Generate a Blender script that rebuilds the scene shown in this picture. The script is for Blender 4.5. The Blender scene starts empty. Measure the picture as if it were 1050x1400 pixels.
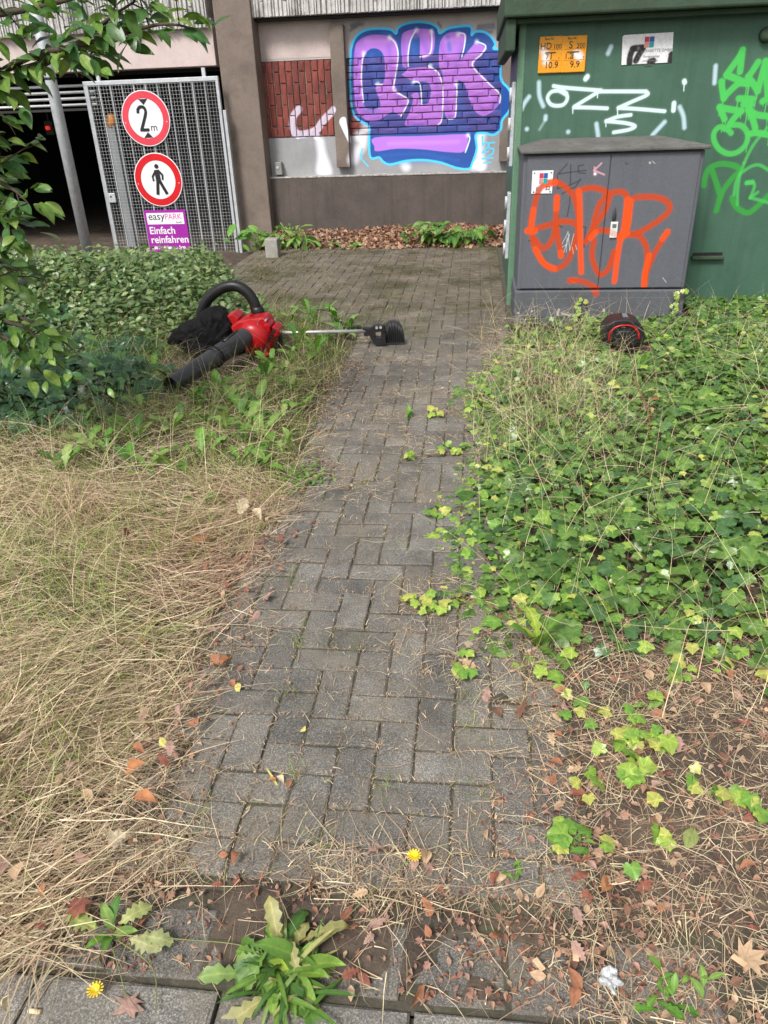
import bpy, bmesh, math, random
import numpy as np
from mathutils import Vector, Matrix

# ------------------------------------------------------------------ camera
SC = bpy.context.scene
COL = SC.collection
rad = math.radians
CAM_H = 1.49
TH, PS, RO = rad(28.5), rad(7.2), rad(2.1)
fwd = Vector((-math.sin(PS) * math.cos(TH), math.cos(PS) * math.cos(TH), -math.sin(TH)))
r0 = Vector((math.cos(PS), math.sin(PS), 0))
u0 = r0.cross(fwd)
rt = r0 * math.cos(RO) - u0 * math.sin(RO)
up = u0 * math.cos(RO) + r0 * math.sin(RO)
cd = bpy.data.cameras.new('camera')
cam = bpy.data.objects.new('camera', cd)
COL.objects.link(cam)
cam.matrix_world = Matrix(((rt.x, up.x, -fwd.x, 0), (rt.y, up.y, -fwd.y, 0), (rt.z, up.z, -fwd.z, CAM_H), (0, 0, 0, 1)))
cd.sensor_fit = 'VERTICAL'
cd.sensor_height = 36.0
cd.lens = 36.0 * 1020 / 1400
cd.clip_start = 0.02
cd.clip_end = 2000
SC.camera = cam

# ------------------------------------------------------------------ sky and sun (bright overcast)
SUN_EL, SUN_AZ = rad(50), rad(203)          # azimuth from +Y clockwise: behind the camera, a little left
wd = bpy.data.worlds.new('World')
SC.world = wd
wd.use_nodes = True
wn, wl = wd.node_tree.nodes, wd.node_tree.links
wn.clear()
sky = wn.new('ShaderNodeTexSky')
sky.sky_type = 'NISHITA'
sky.sun_disc = False
sky.sun_elevation = SUN_EL
sky.sun_rotation = SUN_AZ
sky.dust_density = 4.0
sky.air_density = 1.0
hs = wn.new('ShaderNodeHueSaturation')
hs.inputs['Saturation'].default_value = 0.27
bg = wn.new('ShaderNodeBackground')
bg.inputs['Strength'].default_value = 0.11
wo = wn.new('ShaderNodeOutputWorld')
wl.new(sky.outputs[0], hs.inputs['Color'])
wl.new(hs.outputs[0], bg.inputs['Color'])
wl.new(bg.outputs[0], wo.inputs['Surface'])
sd = bpy.data.lights.new('sun', 'SUN')
sd.energy = 2.0
sd.angle = rad(14)
sd.color = (1.0, 0.975, 0.94)
sun = bpy.data.objects.new('sun', sd)
COL.objects.link(sun)
sdir = Vector((math.sin(SUN_AZ) * math.cos(SUN_EL), math.cos(SUN_AZ) * math.cos(SUN_EL), math.sin(SUN_EL)))
sun.rotation_euler = sdir.to_track_quat('Z', 'Y').to_euler()
SC.view_settings.view_transform = 'Standard'
SC.view_settings.look = 'None'
SC.view_settings.gamma = 1
SC.view_settings.exposure = 0.74
SC.render.engine = 'CYCLES'
SC.cycles.max_bounces = 6
SC.cycles.transparent_max_bounces = 6

rng = np.random.default_rng(7)
random.seed(7)

# ------------------------------------------------------------------ helpers
WLOC = {}


def tag(o, label=None, cat=None, group=None, kind=None):
    if label: o['label'] = label
    if cat: o['category'] = cat
    if group: o['group'] = group
    if kind: o['kind'] = kind
    return o


def empty(name, loc, label=None, cat=None, group=None, kind=None):
    o = bpy.data.objects.new(name, None)
    COL.objects.link(o)
    o.location = loc
    o.empty_display_size = 0.1
    WLOC[o.name] = Vector(loc)
    return tag(o, label, cat, group, kind)


class MB:
    """collects world-space geometry and links it as one mesh object"""
    def __init__(s):
        s.v = []; s.f = []; s.sm = []

    def add(s, vs, fs, smooth=False):
        b = len(s.v)
        s.v += [tuple(v) for v in vs]
        s.f += [[b + i for i in f] for f in fs]
        s.sm += [smooth] * len(fs)
        return s

    def box(s, x0, x1, y0, y1, z0, z1, bev=0.0):
        if bev <= 0:
            vs = [(x, y, z) for z in (z0, z1) for y in (y0, y1) for x in (x0, x1)]
            return s.add(vs, [(0, 2, 3, 1), (4, 5, 7, 6), (0, 1, 5, 4), (2, 6, 7, 3), (0, 4, 6, 2), (1, 3, 7, 5)])
        bm = bmesh.new()
        bmesh.ops.create_cube(bm, size=1)
        for v in bm.verts:
            v.co = Vector(((x0 + x1) / 2 + v.co.x * (x1 - x0), (y0 + y1) / 2 + v.co.y * (y1 - y0), (z0 + z1) / 2 + v.co.z * (z1 - z0)))
        bmesh.ops.bevel(bm, geom=bm.edges[:], offset=bev, segments=2, affect='EDGES', profile=0.5)
        return s.bm(bm)

    def bm(s, bm, smooth=False):
        bm.verts.index_update()
        s.add([v.co[:] for v in bm.verts], [[v.index for v in f.verts] for f in bm.faces], smooth)
        bm.free()
        return s

    def tube(s, pts, r, n=8, caps=True, squash=None):
        pts = [Vector(p) for p in pts]
        rs = r if hasattr(r, '__len__') else [r] * len(pts)
        vs = []
        t0 = (pts[1] - pts[0]).normalized()
        a = Vector((0, 0, 1)) if abs(t0.z) < 0.9 else Vector((1, 0, 0))
        nx = t0.cross(a).normalized()
        for i, p in enumerate(pts):
            t = (pts[min(i + 1, len(pts) - 1)] - pts[max(i - 1, 0)]).normalized()
            nx = (nx - t * nx.dot(t)).normalized()
            ny = t.cross(nx)
            for k in range(n):
                c = 2 * math.pi * k / n
                vs.append(p + nx * rs[i] * math.cos(c) + ny * rs[i] * math.sin(c) * (squash or 1))
        fs = [(i * n + k, i * n + (k + 1) % n, (i + 1) * n + (k + 1) % n, (i + 1) * n + k) for i in range(len(pts) - 1) for k in range(n)]
        s.add(vs, fs, True)
        if caps:
            b = len(s.v) - len(vs)
            s.f += [[b + k for k in range(n)][::-1], [b + (len(pts) - 1) * n + k for k in range(n)]]
            s.sm += [False, False]
        return s

    def prism(s, poly, y0, y1):
        """polygon in x-z extruded along y"""
        n = len(poly)
        vs = [(x, y0, z) for x, z in poly] + [(x, y1, z) for x, z in poly]
        fs = [list(range(n))[::-1], list(range(n, 2 * n))] + [(i, (i + 1) % n, n + (i + 1) % n, n + i) for i in range(n)]
        a = sum(poly[i][0] * poly[(i + 1) % n][1] - poly[(i + 1) % n][0] * poly[i][1] for i in range(n))
        if a > 0:
            fs = [list(f)[::-1] for f in fs]
        return s.add(vs, fs)

    def disc(s, cx, cz, ra, y0, y1, n=48):
        return s.prism([(cx + ra * math.cos(2 * math.pi * k / n), cz + ra * math.sin(2 * math.pi * k / n)) for k in range(n)], y0, y1)

    def ring(s, cx, cz, ra, rb, y0, y1, n=48):
        vs = []
        for y in (y0, y1):
            for q in (ra, rb):
                vs += [(cx + q * math.cos(2 * math.pi * k / n), y, cz + q * math.sin(2 * math.pi * k / n)) for k in range(n)]
        fs = []
        for k in range(n):
            j = (k + 1) % n
            fs += [(k, j, n + j, n + k), (2 * n + k, 3 * n + k, 3 * n + j, 2 * n + j), (n + k, n + j, 3 * n + j, 3 * n + k), (k, 2 * n + k, 2 * n + j, j)]
        return s.add(vs, fs)

    def hull(s, pts, sub=2, noise=0.0, nscale=8.0):
        bm = bmesh.new()
        for p in pts: bm.verts.new(p)
        r = bmesh.ops.convex_hull(bm, input=bm.verts)
        bmesh.ops.delete(bm, geom=[g for g in r['geom_interior'] if isinstance(g, bmesh.types.BMVert)], context='VERTS')
        me = bpy.data.meshes.new('tmp'); bm.to_mesh(me); bm.free()
        o = bpy.data.objects.new('tmp', me); COL.objects.link(o)
        m = o.modifiers.new('s', 'SUBSURF'); m.levels = sub
        dg = bpy.context.evaluated_depsgraph_get()
        bm = bmesh.new(); bm.from_mesh(o.evaluated_get(dg).to_mesh())
        bpy.data.objects.remove(o); bpy.data.meshes.remove(me)
        if noise:
            from mathutils import noise as nz
            bm.normal_update()
            for v in bm.verts:
                v.co += v.normal * noise * nz.noise(v.co * nscale)
        return s.bm(bm, True)

    def build(s, name, mat, parent=None, origin=None, **kw):
        org = Vector(origin) if origin is not None else Vector((0, 0, 0))
        if parent is not None: org = WLOC[parent.name]
        me = bpy.data.meshes.new(name)
        me.from_pydata([(v[0] - org.x, v[1] - org.y, v[2] - org.z) for v in s.v], [], s.f)
        me.polygons.foreach_set('use_smooth', s.sm)
        me.materials.append(mat)
        me.update()
        o = bpy.data.objects.new(name, me)
        COL.objects.link(o)
        if parent is not None: o.parent = parent
        else: o.location = org
        WLOC[o.name] = org
        return tag(o, **kw)


def raw_mesh(name, V, T, mat, cols=None, parent=None, smooth=True, **kw):
    """V (n,3) float, T (m,3) int triangles, cols (n,4)"""
    me = bpy.data.meshes.new(name)
    n, m = len(V), len(T)
    me.vertices.add(n); me.loops.add(3 * m); me.polygons.add(m)
    me.vertices.foreach_set('co', np.ascontiguousarray(V, np.float32).ravel())
    me.loops.foreach_set('vertex_index', np.ascontiguousarray(T, np.int32).ravel())
    me.polygons.foreach_set('loop_start', np.arange(0, 3 * m, 3, dtype=np.int32))
    me.polygons.foreach_set('use_smooth', np.full(m, smooth))
    me.update(calc_edges=True)
    if cols is not None:
        a = me.color_attributes.new('Col', 'FLOAT_COLOR', 'POINT')
        a.data.foreach_set('color', np.ascontiguousarray(cols, np.float32).ravel())
    me.materials.append(mat)
    if name is None: return me
    o = bpy.data.objects.new(name, me)
    COL.objects.link(o)
    WLOC[o.name] = Vector((0, 0, 0))
    if parent is not None:
        o.parent = parent
        o.location = -WLOC[parent.name]
    return tag(o, **kw)


def text(body, x, y, z, size, mat, parent, align='LEFT', name='lettering', sx=1.0, bold=0.0):
    cu = bpy.data.curves.new(name, 'FONT')
    cu.body = body; cu.size = size; cu.extrude = 0.0008; cu.align_x = align; cu.offset = bold
    cu.resolution_u = 3
    cu.materials.append(mat)
    tmp = bpy.data.objects.new('tmp', cu)
    COL.objects.link(tmp)
    me = bpy.data.meshes.new_from_object(tmp.evaluated_get(bpy.context.evaluated_depsgraph_get()))
    bpy.data.objects.remove(tmp)
    me.name = name
    o = bpy.data.objects.new(name, me)
    COL.objects.link(o)
    o.parent = parent
    o.location = Vector((x, y, z)) - WLOC[parent.name]
    o.rotation_euler = (rad(90), 0, 0)
    o.scale = (sx, 1, 1)
    return o


# ---- materials
def nt(name):
    m = bpy.data.materials.new(name)
    m.use_nodes = True
    return m, m.node_tree.nodes, m.node_tree.links, m.node_tree.nodes['Principled BSDF']


def noise_node(N, L, scale, detail=6, rough=0.6, coord=None, dist=0.0):
    t = N.new('ShaderNodeTexNoise')
    t.inputs['Scale'].default_value = scale
    t.inputs['Detail'].default_value = detail
    t.inputs['Roughness'].default_value = rough
    t.inputs['Distortion'].default_value = dist
    if coord is not None: L.new(coord, t.inputs['Vector'])
    return t


def ramp(N, L, fac, stops):
    r = N.new('ShaderNodeValToRGB')
    e = r.color_ramp.elements
    e[0].position, e[0].color = stops[0][0], (*stops[0][1], 1)
    e[1].position, e[1].color = stops[-1][0], (*stops[-1][1], 1)
    for p, c in stops[1:-1]:
        q = e.new(p); q.color = (*c, 1)
    L.new(fac, r.inputs[0])
    return r.outputs[0]


def mix(N, L, fac, a, b, mode='MIX'):
    m = N.new('ShaderNodeMix'); m.data_type = 'RGBA'; m.blend_type = mode
    for sock, v in ((m.inputs[0], fac), (m.inputs[6], a), (m.inputs[7], b)):
        if isinstance(v, bpy.types.NodeSocket): L.new(v, sock)
        elif isinstance(v, (int, float)): sock.default_value = v
        else: sock.default_value = (*v, 1)
    return m.outputs[2]


def mth(N, L, op, a, b=0.0, clamp=False):
    m = N.new('ShaderNodeMath'); m.operation = op; m.use_clamp = clamp
    for sock, v in ((m.inputs[0], a), (m.inputs[1], b)):
        if isinstance(v, bpy.types.NodeSocket): L.new(v, sock)
        else: sock.default_value = v
    return m.outputs[0]


def pos(N):
    return N.new('ShaderNodeNewGeometry').outputs['Position']


def grey(v): return (v, v, v)


def surf(name, c0, c1, scale=6, rough=0.75, bump=0.15, bscale=60, metal=0.0, dirt=None, dirt_amt=0.5, dscale=2.5, spec=0.4, streak=None, paint=None, rvar=0.0, coat=0.0):
    """two-tone mottled surface with fine relief, optional dirt, streaks and paint image"""
    m, N, L, B = nt(name)
    p = pos(N)
    n1 = noise_node(N, L, scale, 7, 0.62, p)
    c = ramp(N, L, n1.outputs[0], [(0.3, c0), (0.7, c1)])
    n2 = noise_node(N, L, bscale, 5, 0.7, p)
    c = mix(N, L, 0.35, c, ramp(N, L, n2.outputs[0], [(0.3, grey(0.55)), (0.7, grey(1.35))]), 'MULTIPLY')
    if rvar:
        oi = N.new('ShaderNodeObjectInfo')
        c = mix(N, L, 1.0, c, ramp(N, L, oi.outputs['Random'], [(0.0, grey(1 - rvar)), (1.0, grey(1 + rvar))]), 'MULTIPLY')
    if dirt:
        n3 = noise_node(N, L, dscale, 8, 0.7, p)
        f = ramp(N, L, n3.outputs[0], [(0.48, grey(0)), (0.72, grey(1))])
        c = mix(N, L, mth(N, L, 'MULTIPLY', f, dirt_amt), c, dirt)
    if streak:
        mp = N.new('ShaderNodeMapping'); mp.inputs['Scale'].default_value = (14, 14, 0.7)
        L.new(p, mp.inputs[0])
        n4 = noise_node(N, L, 1.0, 6, 0.65, mp.outputs[0])
        f = ramp(N, L, n4.outputs[0], [(0.5, grey(0)), (0.75, grey(1))])
        c = mix(N, L, mth(N, L, 'MULTIPLY', f, 0.55), c, streak)
    if paint:
        img, (x0, x1, z0, z1), amt = paint
        sx = N.new('ShaderNodeSeparateXYZ'); L.new(p, sx.inputs[0])
        cb = N.new('ShaderNodeCombineXYZ')
        L.new(mth(N, L, 'DIVIDE', mth(N, L, 'SUBTRACT', sx.outputs[0], x0), x1 - x0), cb.inputs[0])
        L.new(mth(N, L, 'DIVIDE', mth(N, L, 'SUBTRACT', sx.outputs[2], z0), z1 - z0), cb.inputs[1])
        ti = N.new('ShaderNodeTexImage'); ti.image = img; ti.extension = 'CLIP'
        L.new(cb.outputs[0], ti.inputs[0])
        gn = N.new('ShaderNodeNewGeometry')
        sn = N.new('ShaderNodeSeparateXYZ'); L.new(gn.outputs['True Normal'], sn.inputs[0])
        front = mth(N, L, 'LESS_THAN', sn.outputs[1], -0.35)
        a = mth(N, L, 'MULTIPLY', mth(N, L, 'MULTIPLY', ti.outputs['Alpha'], front), amt)
        n5 = noise_node(N, L, 40, 6, 0.75, p)
        a = mth(N, L, 'MULTIPLY', a, ramp(N, L, n5.outputs[0], [(0.28, grey(0.72)), (0.45, grey(1))]))
        c = mix(N, L, a, c, ti.outputs['Color'])
    L.new(c, B.inputs['Base Color'])
    B.inputs['Roughness'].default_value = rough
    B.inputs['Metallic'].default_value = metal
    B.inputs['Specular IOR Level'].default_value = spec
    if coat: B.inputs['Coat Weight'].default_value = coat
    if bump:
        bp = N.new('ShaderNodeBump')
        bp.inputs['Strength'].default_value = bump
        bp.inputs['Distance'].default_value = 0.01
        L.new(n2.outputs[0], bp.inputs['Height'])
        L.new(bp.outputs[0], B.inputs['Normal'])
    return m


def foliage_mat(name, rough=0.5, trans=0.25, spec=0.35, vein=(1.5, 1.5, 1.3), bump=0.2):
    """colour from the 'Col' attribute; its alpha marks the veins"""
    m, N, L, B = nt(name)
    at = N.new('ShaderNodeAttribute'); at.attribute_name = 'Col'
    v = mth(N, L, 'POWER', at.outputs['Alpha'], 7.0)
    p = pos(N)
    n = noise_node(N, L, 55, 5, 0.65, p)
    c = mix(N, L, 0.8, at.outputs['Color'], ramp(N, L, n.outputs[0], [(0.3, grey(0.7)), (0.7, grey(1.25))]), 'MULTIPLY')
    c = mix(N, L, mth(N, L, 'MULTIPLY', v, 0.75), c, mix(N, L, 1.0, c, vein, 'MULTIPLY'))
    L.new(c, B.inputs['Base Color'])
    B.inputs['Roughness'].default_value = rough
    B.inputs['Specular IOR Level'].default_value = spec
    if bump:
        bp = N.new('ShaderNodeBump'); bp.inputs['Strength'].default_value = bump; bp.inputs['Distance'].default_value = 0.004
        L.new(n.outputs[0], bp.inputs['Height']); L.new(bp.outputs[0], B.inputs['Normal'])
    tr = N.new('ShaderNodeBsdfTranslucent')
    L.new(mix(N, L, 1.0, c, (1.3, 1.35, 0.7), 'MULTIPLY'), tr.inputs['Color'])
    ms = N.new('ShaderNodeMixShader'); ms.inputs[0].default_value = trans
    L.new(B.outputs[0], ms.inputs[1]); L.new(tr.outputs[0], ms.inputs[2])
    L.new(ms.outputs[0], N['Material Output'].inputs['Surface'])
    return m


def emit(name, col, s):
    m, N, L, B = nt(name)
    B.inputs['Base Color'].default_value = (*col, 1)
    B.inputs['Emission Color'].default_value = (*col, 1)
    B.inputs['Emission Strength'].default_value = s
    return m


# ---- spray paint: strokes rasterised by signed distance into an image kept in memory
class Canvas:
    def __init__(s, box, ppm):
        s.box = box
        s.w = int((box[1] - box[0]) * ppm); s.h = int((box[3] - box[2]) * ppm); s.k = ppm
        s.a = np.zeros((s.h, s.w, 4))
        s.a[..., :3] = 0.5

    def _win(s, pts, pad):
        q = (np.array(pts, float) - [s.box[0], s.box[2]]) * s.k
        x0, y0 = np.floor(q.min(0) - pad * s.k).astype(int); x1, y1 = np.ceil(q.max(0) + pad * s.k).astype(int) + 1
        x0, y0, x1, y1 = max(x0, 0), max(y0, 0), min(x1, s.w), min(y1, s.h)
        if x1 <= x0 or y1 <= y0: return None
        Y, X = np.mgrid[y0:y1, x0:x1] + 0.5
        return q, X, Y, (slice(y0, y1), slice(x0, x1))

    def _over(s, sl, al, col):
        d = s.a[sl]
        a0 = d[..., 3]
        ao = al + a0 * (1 - al)
        safe = np.maximum(ao, 1e-6)[..., None]
        d[..., :3] = (np.array(col)[None, None] * al[..., None] + d[..., :3] * (a0 * (1 - al))[..., None]) / safe
        d[..., 3] = ao

    @staticmethod
    def _seg(q, X, Y, closed=False):
        D = np.full(X.shape, 1e9)
        n = len(q)
        for i in range(n if closed else n - 1):
            a, b = q[i], q[(i + 1) % n]
            ab = b - a
            t = np.clip(((X - a[0]) * ab[0] + (Y - a[1]) * ab[1]) / max(ab @ ab, 1e-9), 0, 1)
            D = np.minimum(D, np.hypot(X - a[0] - t * ab[0], Y - a[1] - t * ab[1]))
        return D

    @staticmethod
    def smooth(pts, n=6, closed=False):
        p = np.array(pts, float)
        if len(p) < 3: return p
        out = []
        m = len(p)
        for i in range(m if closed else m - 1):
            g = lambda k: p[k % m] if closed else p[min(max(k, 0), m - 1)]
            a, b, c, d = g(i - 1), g(i), g(i + 1), g(i + 2)
            for t in np.linspace(0, 1, n, endpoint=False):
                out.append(0.5 * (2 * b + (c - a) * t + (2 * a - 5 * b + 4 * c - d) * t * t + (3 * b - a - 3 * c + d) * t ** 3))
        if not closed: out.append(p[-1])
        return np.array(out)

    def stroke(s, pts, r, col, alpha=1.0, soft=0.004, curve=True, closed=False):
        if len(pts) == 1: pts = [pts[0], (pts[0][0] + 0.001, pts[0][1])]
        if alpha > 0.8 and r > 0.006 and soft < 0.02: s.stroke(pts, r, col, 0.22, max(0.035, r * 2.2), curve, closed)
        p = s.smooth(pts, closed=closed) if curve else np.array(pts, float)
        g = s._win(p, r + soft * 2)
        if g is None: return
        q, X, Y, sl = g
        D = s._seg(q, X, Y, closed)
        al = np.clip((r * s.k - D) / (soft * s.k) + 0.5, 0, 1)
        al = al * al * (3 - 2 * al)
        s._over(sl, al * alpha, col)

    def poly(s, pts, col, alpha=1.0, soft=0.004, curve=True):
        p = s.smooth(pts, 4, True) if curve else np.array(pts, float)
        g = s._win(p, soft * 2)
        if g is None: return
        q, X, Y, sl = g
        D = s._seg(q, X, Y, True)
        ins = np.zeros(X.shape, bool)
        n = len(q)
        for i in range(n):
            a, b = q[i], q[(i + 1) % n]
            if a[1] == b[1]: continue
            c = ((a[1] > Y) != (b[1] > Y)) & (X < (b[0] - a[0]) * (Y - a[1]) / (b[1] - a[1]) + a[0])
            ins ^= c
        al = np.clip(np.where(ins, D, -D) / (soft * s.k) + 0.5, 0, 1)
        s._over(sl, al * alpha, col)

    def drips(s, pts, r, col, n, lo, hi, seed=1):
        g = random.Random(seed)
        for _ in range(n):
            x, z = g.choice(pts)
            x += g.uniform(-0.01, 0.01)
            s.stroke([(x, z), (x + 0.002, z - g.uniform(lo, hi))], r, col, 0.9, 0.002, False)

    def image(s, name):
        im = bpy.data.images.new(name, s.w, s.h, alpha=True)
        im.alpha_mode = 'CHANNEL_PACKED'
        im.pixels.foreach_set(np.ascontiguousarray(np.clip(s.a, 0, 1), np.float32).ravel())
        im.update()
        im.pack()
        return im


def srgb(r, g, b): return (r / 255, g / 255, b / 255)


# ---- value noise and terrain
_NG = np.random.default_rng(3).random((64, 64))


def vnoise(x, y, s=1.0, o=0):
    x = np.asarray(x, float) * s + 17.3 * o + 100; y = np.asarray(y, float) * s + 9.1 * o + 100
    i, j = np.floor(x).astype(int), np.floor(y).astype(int)
    f, g = x - i, y - j
    f = f * f * (3 - 2 * f); g = g * g * (3 - 2 * g)
    a = _NG[i % 64, j % 64]; b = _NG[(i + 1) % 64, j % 64]; c = _NG[i % 64, (j + 1) % 64]; d = _NG[(i + 1) % 64, (j + 1) % 64]
    return (a * (1 - f) + b * f) * (1 - g) + (c * (1 - f) + d * f) * g


def fbm(x, y, s=1.0, o=0):
    return 0.55 * vnoise(x, y, s, o) + 0.28 * vnoise(x, y, s * 2.1, o + 1) + 0.17 * vnoise(x, y, s * 4.3, o + 2)


def sstep(a, b, x):
    t = np.clip((np.asarray(x, float) - a) / (b - a), 0, 1)
    return t * t * (3 - 2 * t)


def paved_left(y):
    """left edge of the paving as a function of y"""
    y = np.asarray(y, float)
    return np.where(y < 5.6, -0.82, -0.82 - 1.7 * sstep(5.6, 6.6, y))


def hgt(x, y):
    x = np.asarray(x, float); y = np.asarray(y, float)
    tl = sstep(0.0, 0.35, paved_left(y) - 0.02 - x)
    tr = sstep(0.2, 0.5, x) * sstep(0.8, 1.3, y)
    z = -0.03 + tl * (0.045 + 0.07 * fbm(x, y, 1.6)) * sstep(0.75, 1.2, y) + tr * (0.035 + 0.06 * fbm(x, y, 1.4, 5)) * (1 - 0.75 * sstep(4.3, 5.0, y))
    z = z - tl * 0.85 * (z + 0.03) * np.exp(-((x + 1.6) / 0.55) ** 2 - ((y - 4.6) / 0.8) ** 2) + tl * 0.03 * np.exp(-((x + 1.6) / 0.55) ** 2 - ((y - 4.6) / 0.8) ** 2)
    z = z + 0.012 * (fbm(x, y, 9, 3) - 0.5) * np.maximum(np.maximum(tl, tr), sstep(1.05, 0.95, y) * 1.0)
    z = np.where((y < 1.02) & (y > 0.75), np.maximum(z, -0.046 + 0.066 * fbm(x, y, 5, 4)), z)
    return z - 0.15 * sstep(-2.4, -3.0, x) * sstep(8.8, 9.6, y)

# ================================================================== MATERIALS
m_soil = surf('soil', (0.046, 0.034, 0.026), (0.105, 0.078, 0.058), 9, 0.95, 0.6, 90, dirt=(0.2, 0.15, 0.1), dscale=6)
m_joint = surf('joint_sand', (0.050, 0.045, 0.034), (0.11, 0.095, 0.07), 20, 0.95, 0.5, 120, dirt=(0.07, 0.085, 0.025), dirt_amt=0.8, dscale=3)
m_brickpink = None


def paver_mat(name, base, moss):
    m, N, L, B = nt(name)
    p = pos(N)
    oi = N.new('ShaderNodeObjectInfo')
    n1 = noise_node(N, L, 5, 7, 0.65, p)
    c = ramp(N, L, n1.outputs[0], [(0.3, tuple(v * 0.62 for v in base)), (0.7, tuple(v * 1.32 for v in base))])
    c = mix(N, L, 1.0, c, ramp(N, L, oi.outputs['Random'], [(0.0, grey(0.8)), (0.5, (1.0, 0.99, 0.97)), (1.0, (1.22, 1.2, 1.15))]), 'MULTIPLY')
    # aggregate speckle
    sp = noise_node(N, L, 260, 3, 0.6, p)
    c = mix(N, L, 0.7, c, ramp(N, L, sp.outputs[0], [(0.3, grey(0.38)), (0.5, grey(0.95)), (0.66, (2.6, 2.5, 2.3))]), 'MULTIPLY')
    sp2 = noise_node(N, L, 620, 2, 0.5, p)
    c = mix(N, L, ramp(N, L, sp2.outputs[0], [(0.645, grey(0)), (0.70, grey(0.8))]), c, (0.42, 0.40, 0.36))
    # dry dust and dirt lying on it
    d = noise_node(N, L, 3.2, 9, 0.72, p)
    c = mix(N, L, ramp(N, L, d.outputs[0], [(0.45, grey(0)), (0.70, grey(0.68))]), c, (0.20, 0.165, 0.12))
    dk = noise_node(N, L, 2.1, 8, 0.7, p, 0.6)
    c = mix(N, L, ramp(N, L, dk.outputs[0], [(0.52, grey(0)), (0.7, grey(0.55))]), c, (0.05, 0.048, 0.04))
    # moss, far part of the path only
    mo = noise_node(N, L, 1.7, 8, 0.7, p)
    sx = N.new('ShaderNodeSeparateXYZ'); L.new(p, sx.inputs[0])
    far = mth(N, L, 'MULTIPLY', mth(N, L, 'SUBTRACT', sx.outputs[1], 4.6), 0.6, True)
    f = mth(N, L, 'MULTIPLY', ramp(N, L, mo.outputs[0], [(0.46, grey(0)), (0.62, grey(moss))]), far)
    c = mix(N, L, f, c, (0.060, 0.060, 0.022))
    c = mix(N, L, mth(N, L, 'MULTIPLY', far, 0.75), c, mix(N, L, 1.0, c, (0.74, 0.66, 0.56), 'MULTIPLY'))
    L.new(c, B.inputs['Base Color'])
    B.inputs['Roughness'].default_value = 0.9
    B.inputs['Specular IOR Level'].default_value = 0.25
    bp = N.new('ShaderNodeBump'); bp.inputs['Strength'].default_value = 0.55; bp.inputs['Distance'].default_value = 0.003
    L.new(sp.outputs[0], bp.inputs['Height'])
    bp2 = N.new('ShaderNodeBump'); bp2.inputs['Strength'].default_value = 0.4; bp2.inputs['Distance'].default_value = 0.012
    L.new(noise_node(N, L, 38, 5, 0.6, p).outputs[0], bp2.inputs['Height']); L.new(bp.outputs[0], bp2.inputs['Normal'])
    L.new(bp2.outputs[0], B.inputs['Normal'])
    return m


m_paver = paver_mat('grey_concrete_paver', (0.132, 0.127, 0.119), 0.8)
m_slab = paver_mat('pavement_slab_concrete', (0.165, 0.16, 0.150), 0.2)

# ================================================================== GROUND
gx = np.unique(np.concatenate([np.linspace(-3.2, 2.6, 150), np.linspace(-12, 12, 60), np.array([-400, -120, -40, -20, 20, 40, 120, 400.])]))
gy_ = np.unique(np.concatenate([np.linspace(0.74, 6.6, 150), np.linspace(-4, 0.7, 8), np.linspace(6.7, 11, 40), np.array([-400, -100, -30, -10, 14, 18, 30, 100, 400.])]))
X, Y = np.meshgrid(gx, gy_, indexing='ij')
Z = hgt(X, Y)
Z = np.where(Y < 0.8, -0.05, Z)
V = np.stack([X, Y, Z], -1).reshape(-1, 3)
nx, ny = len(gx), len(gy_)
I = np.arange(nx * ny).reshape(nx, ny)
a, b, c, d = I[:-1, :-1].ravel(), I[1:, :-1].ravel(), I[1:, 1:].ravel(), I[:-1, 1:].ravel()
raw_mesh('ground', V, np.concatenate([np.stack([a, b, c], 1), np.stack([a, c, d], 1)]), m_soil, kind='structure')

# ================================================================== PATH: herringbone pavers
path = MB().add([(-0.84, 0.99, -0.0052), (0.3, 0.99, -0.0052), (0.3, 5.7, -0.0052), (-0.84, 5.7, -0.0052)], [(0, 1, 2, 3)])
path.add([(-2.6, 5.702, -0.0052), (0.34, 5.702, -0.0052), (0.34, 9.72, -0.0052), (-2.6, 9.72, -0.0052)], [(0, 1, 2, 3)])
path = path.build('path', m_joint, kind='structure')


def paver_mesh(lx, ly, seed, h=0.07, worn=0.004, mat=None, name='paving_brick'):
    """block with uneven chamfered edges, top at z=0"""
    g = random.Random(seed)
    n = 3
    bot = [(-lx / 2, -ly / 2), (lx / 2, -ly / 2), (lx / 2, ly / 2), (-lx / 2, ly / 2)]
    # outline ring with a few points per side so that edges are not dead straight
    ring = []
    for i in range(4):
        p, q = bot[i], bot[(i + 1) % 4]
        for k in range(n):
            t = k / n
            e = 0.0 if k == 0 else g.uniform(-0.0012, 0.0012)
            ring.append((p[0] + (q[0] - p[0]) * t + e, p[1] + (q[1] - p[1]) * t + e))
    m = len(ring)
    ins = []
    for x, y in ring:
        w = worn * g.uniform(0.6, 1.5)
        ins.append((x - math.copysign(min(w, abs(x)), x) if abs(x) > lx / 2 - 0.004 else x, y - math.copysign(min(w, abs(y)), y) if abs(y) > ly / 2 - 0.004 else y))
    vs = [(x, y, -h) for x, y in ring] + [(x, y, -worn * g.uniform(0.5, 1.1)) for x, y in ring] + [(x, y, g.uniform(-0.0012, 0.0012)) for x, y in ins] + [(0, 0, 0.0006)]
    fs = []
    for k in range(m):
        j = (k + 1) % m
        fs += [(k, j, m + j, m + k), (m + k, m + j, 2 * m + j, 2 * m + k), (2 * m + k, 2 * m + j, 3 * m)]
    me = bpy.data.meshes.new(name)
    me.from_pydata(vs, [], fs)
    me.materials.append(mat or m_paver)
    return me


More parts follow.
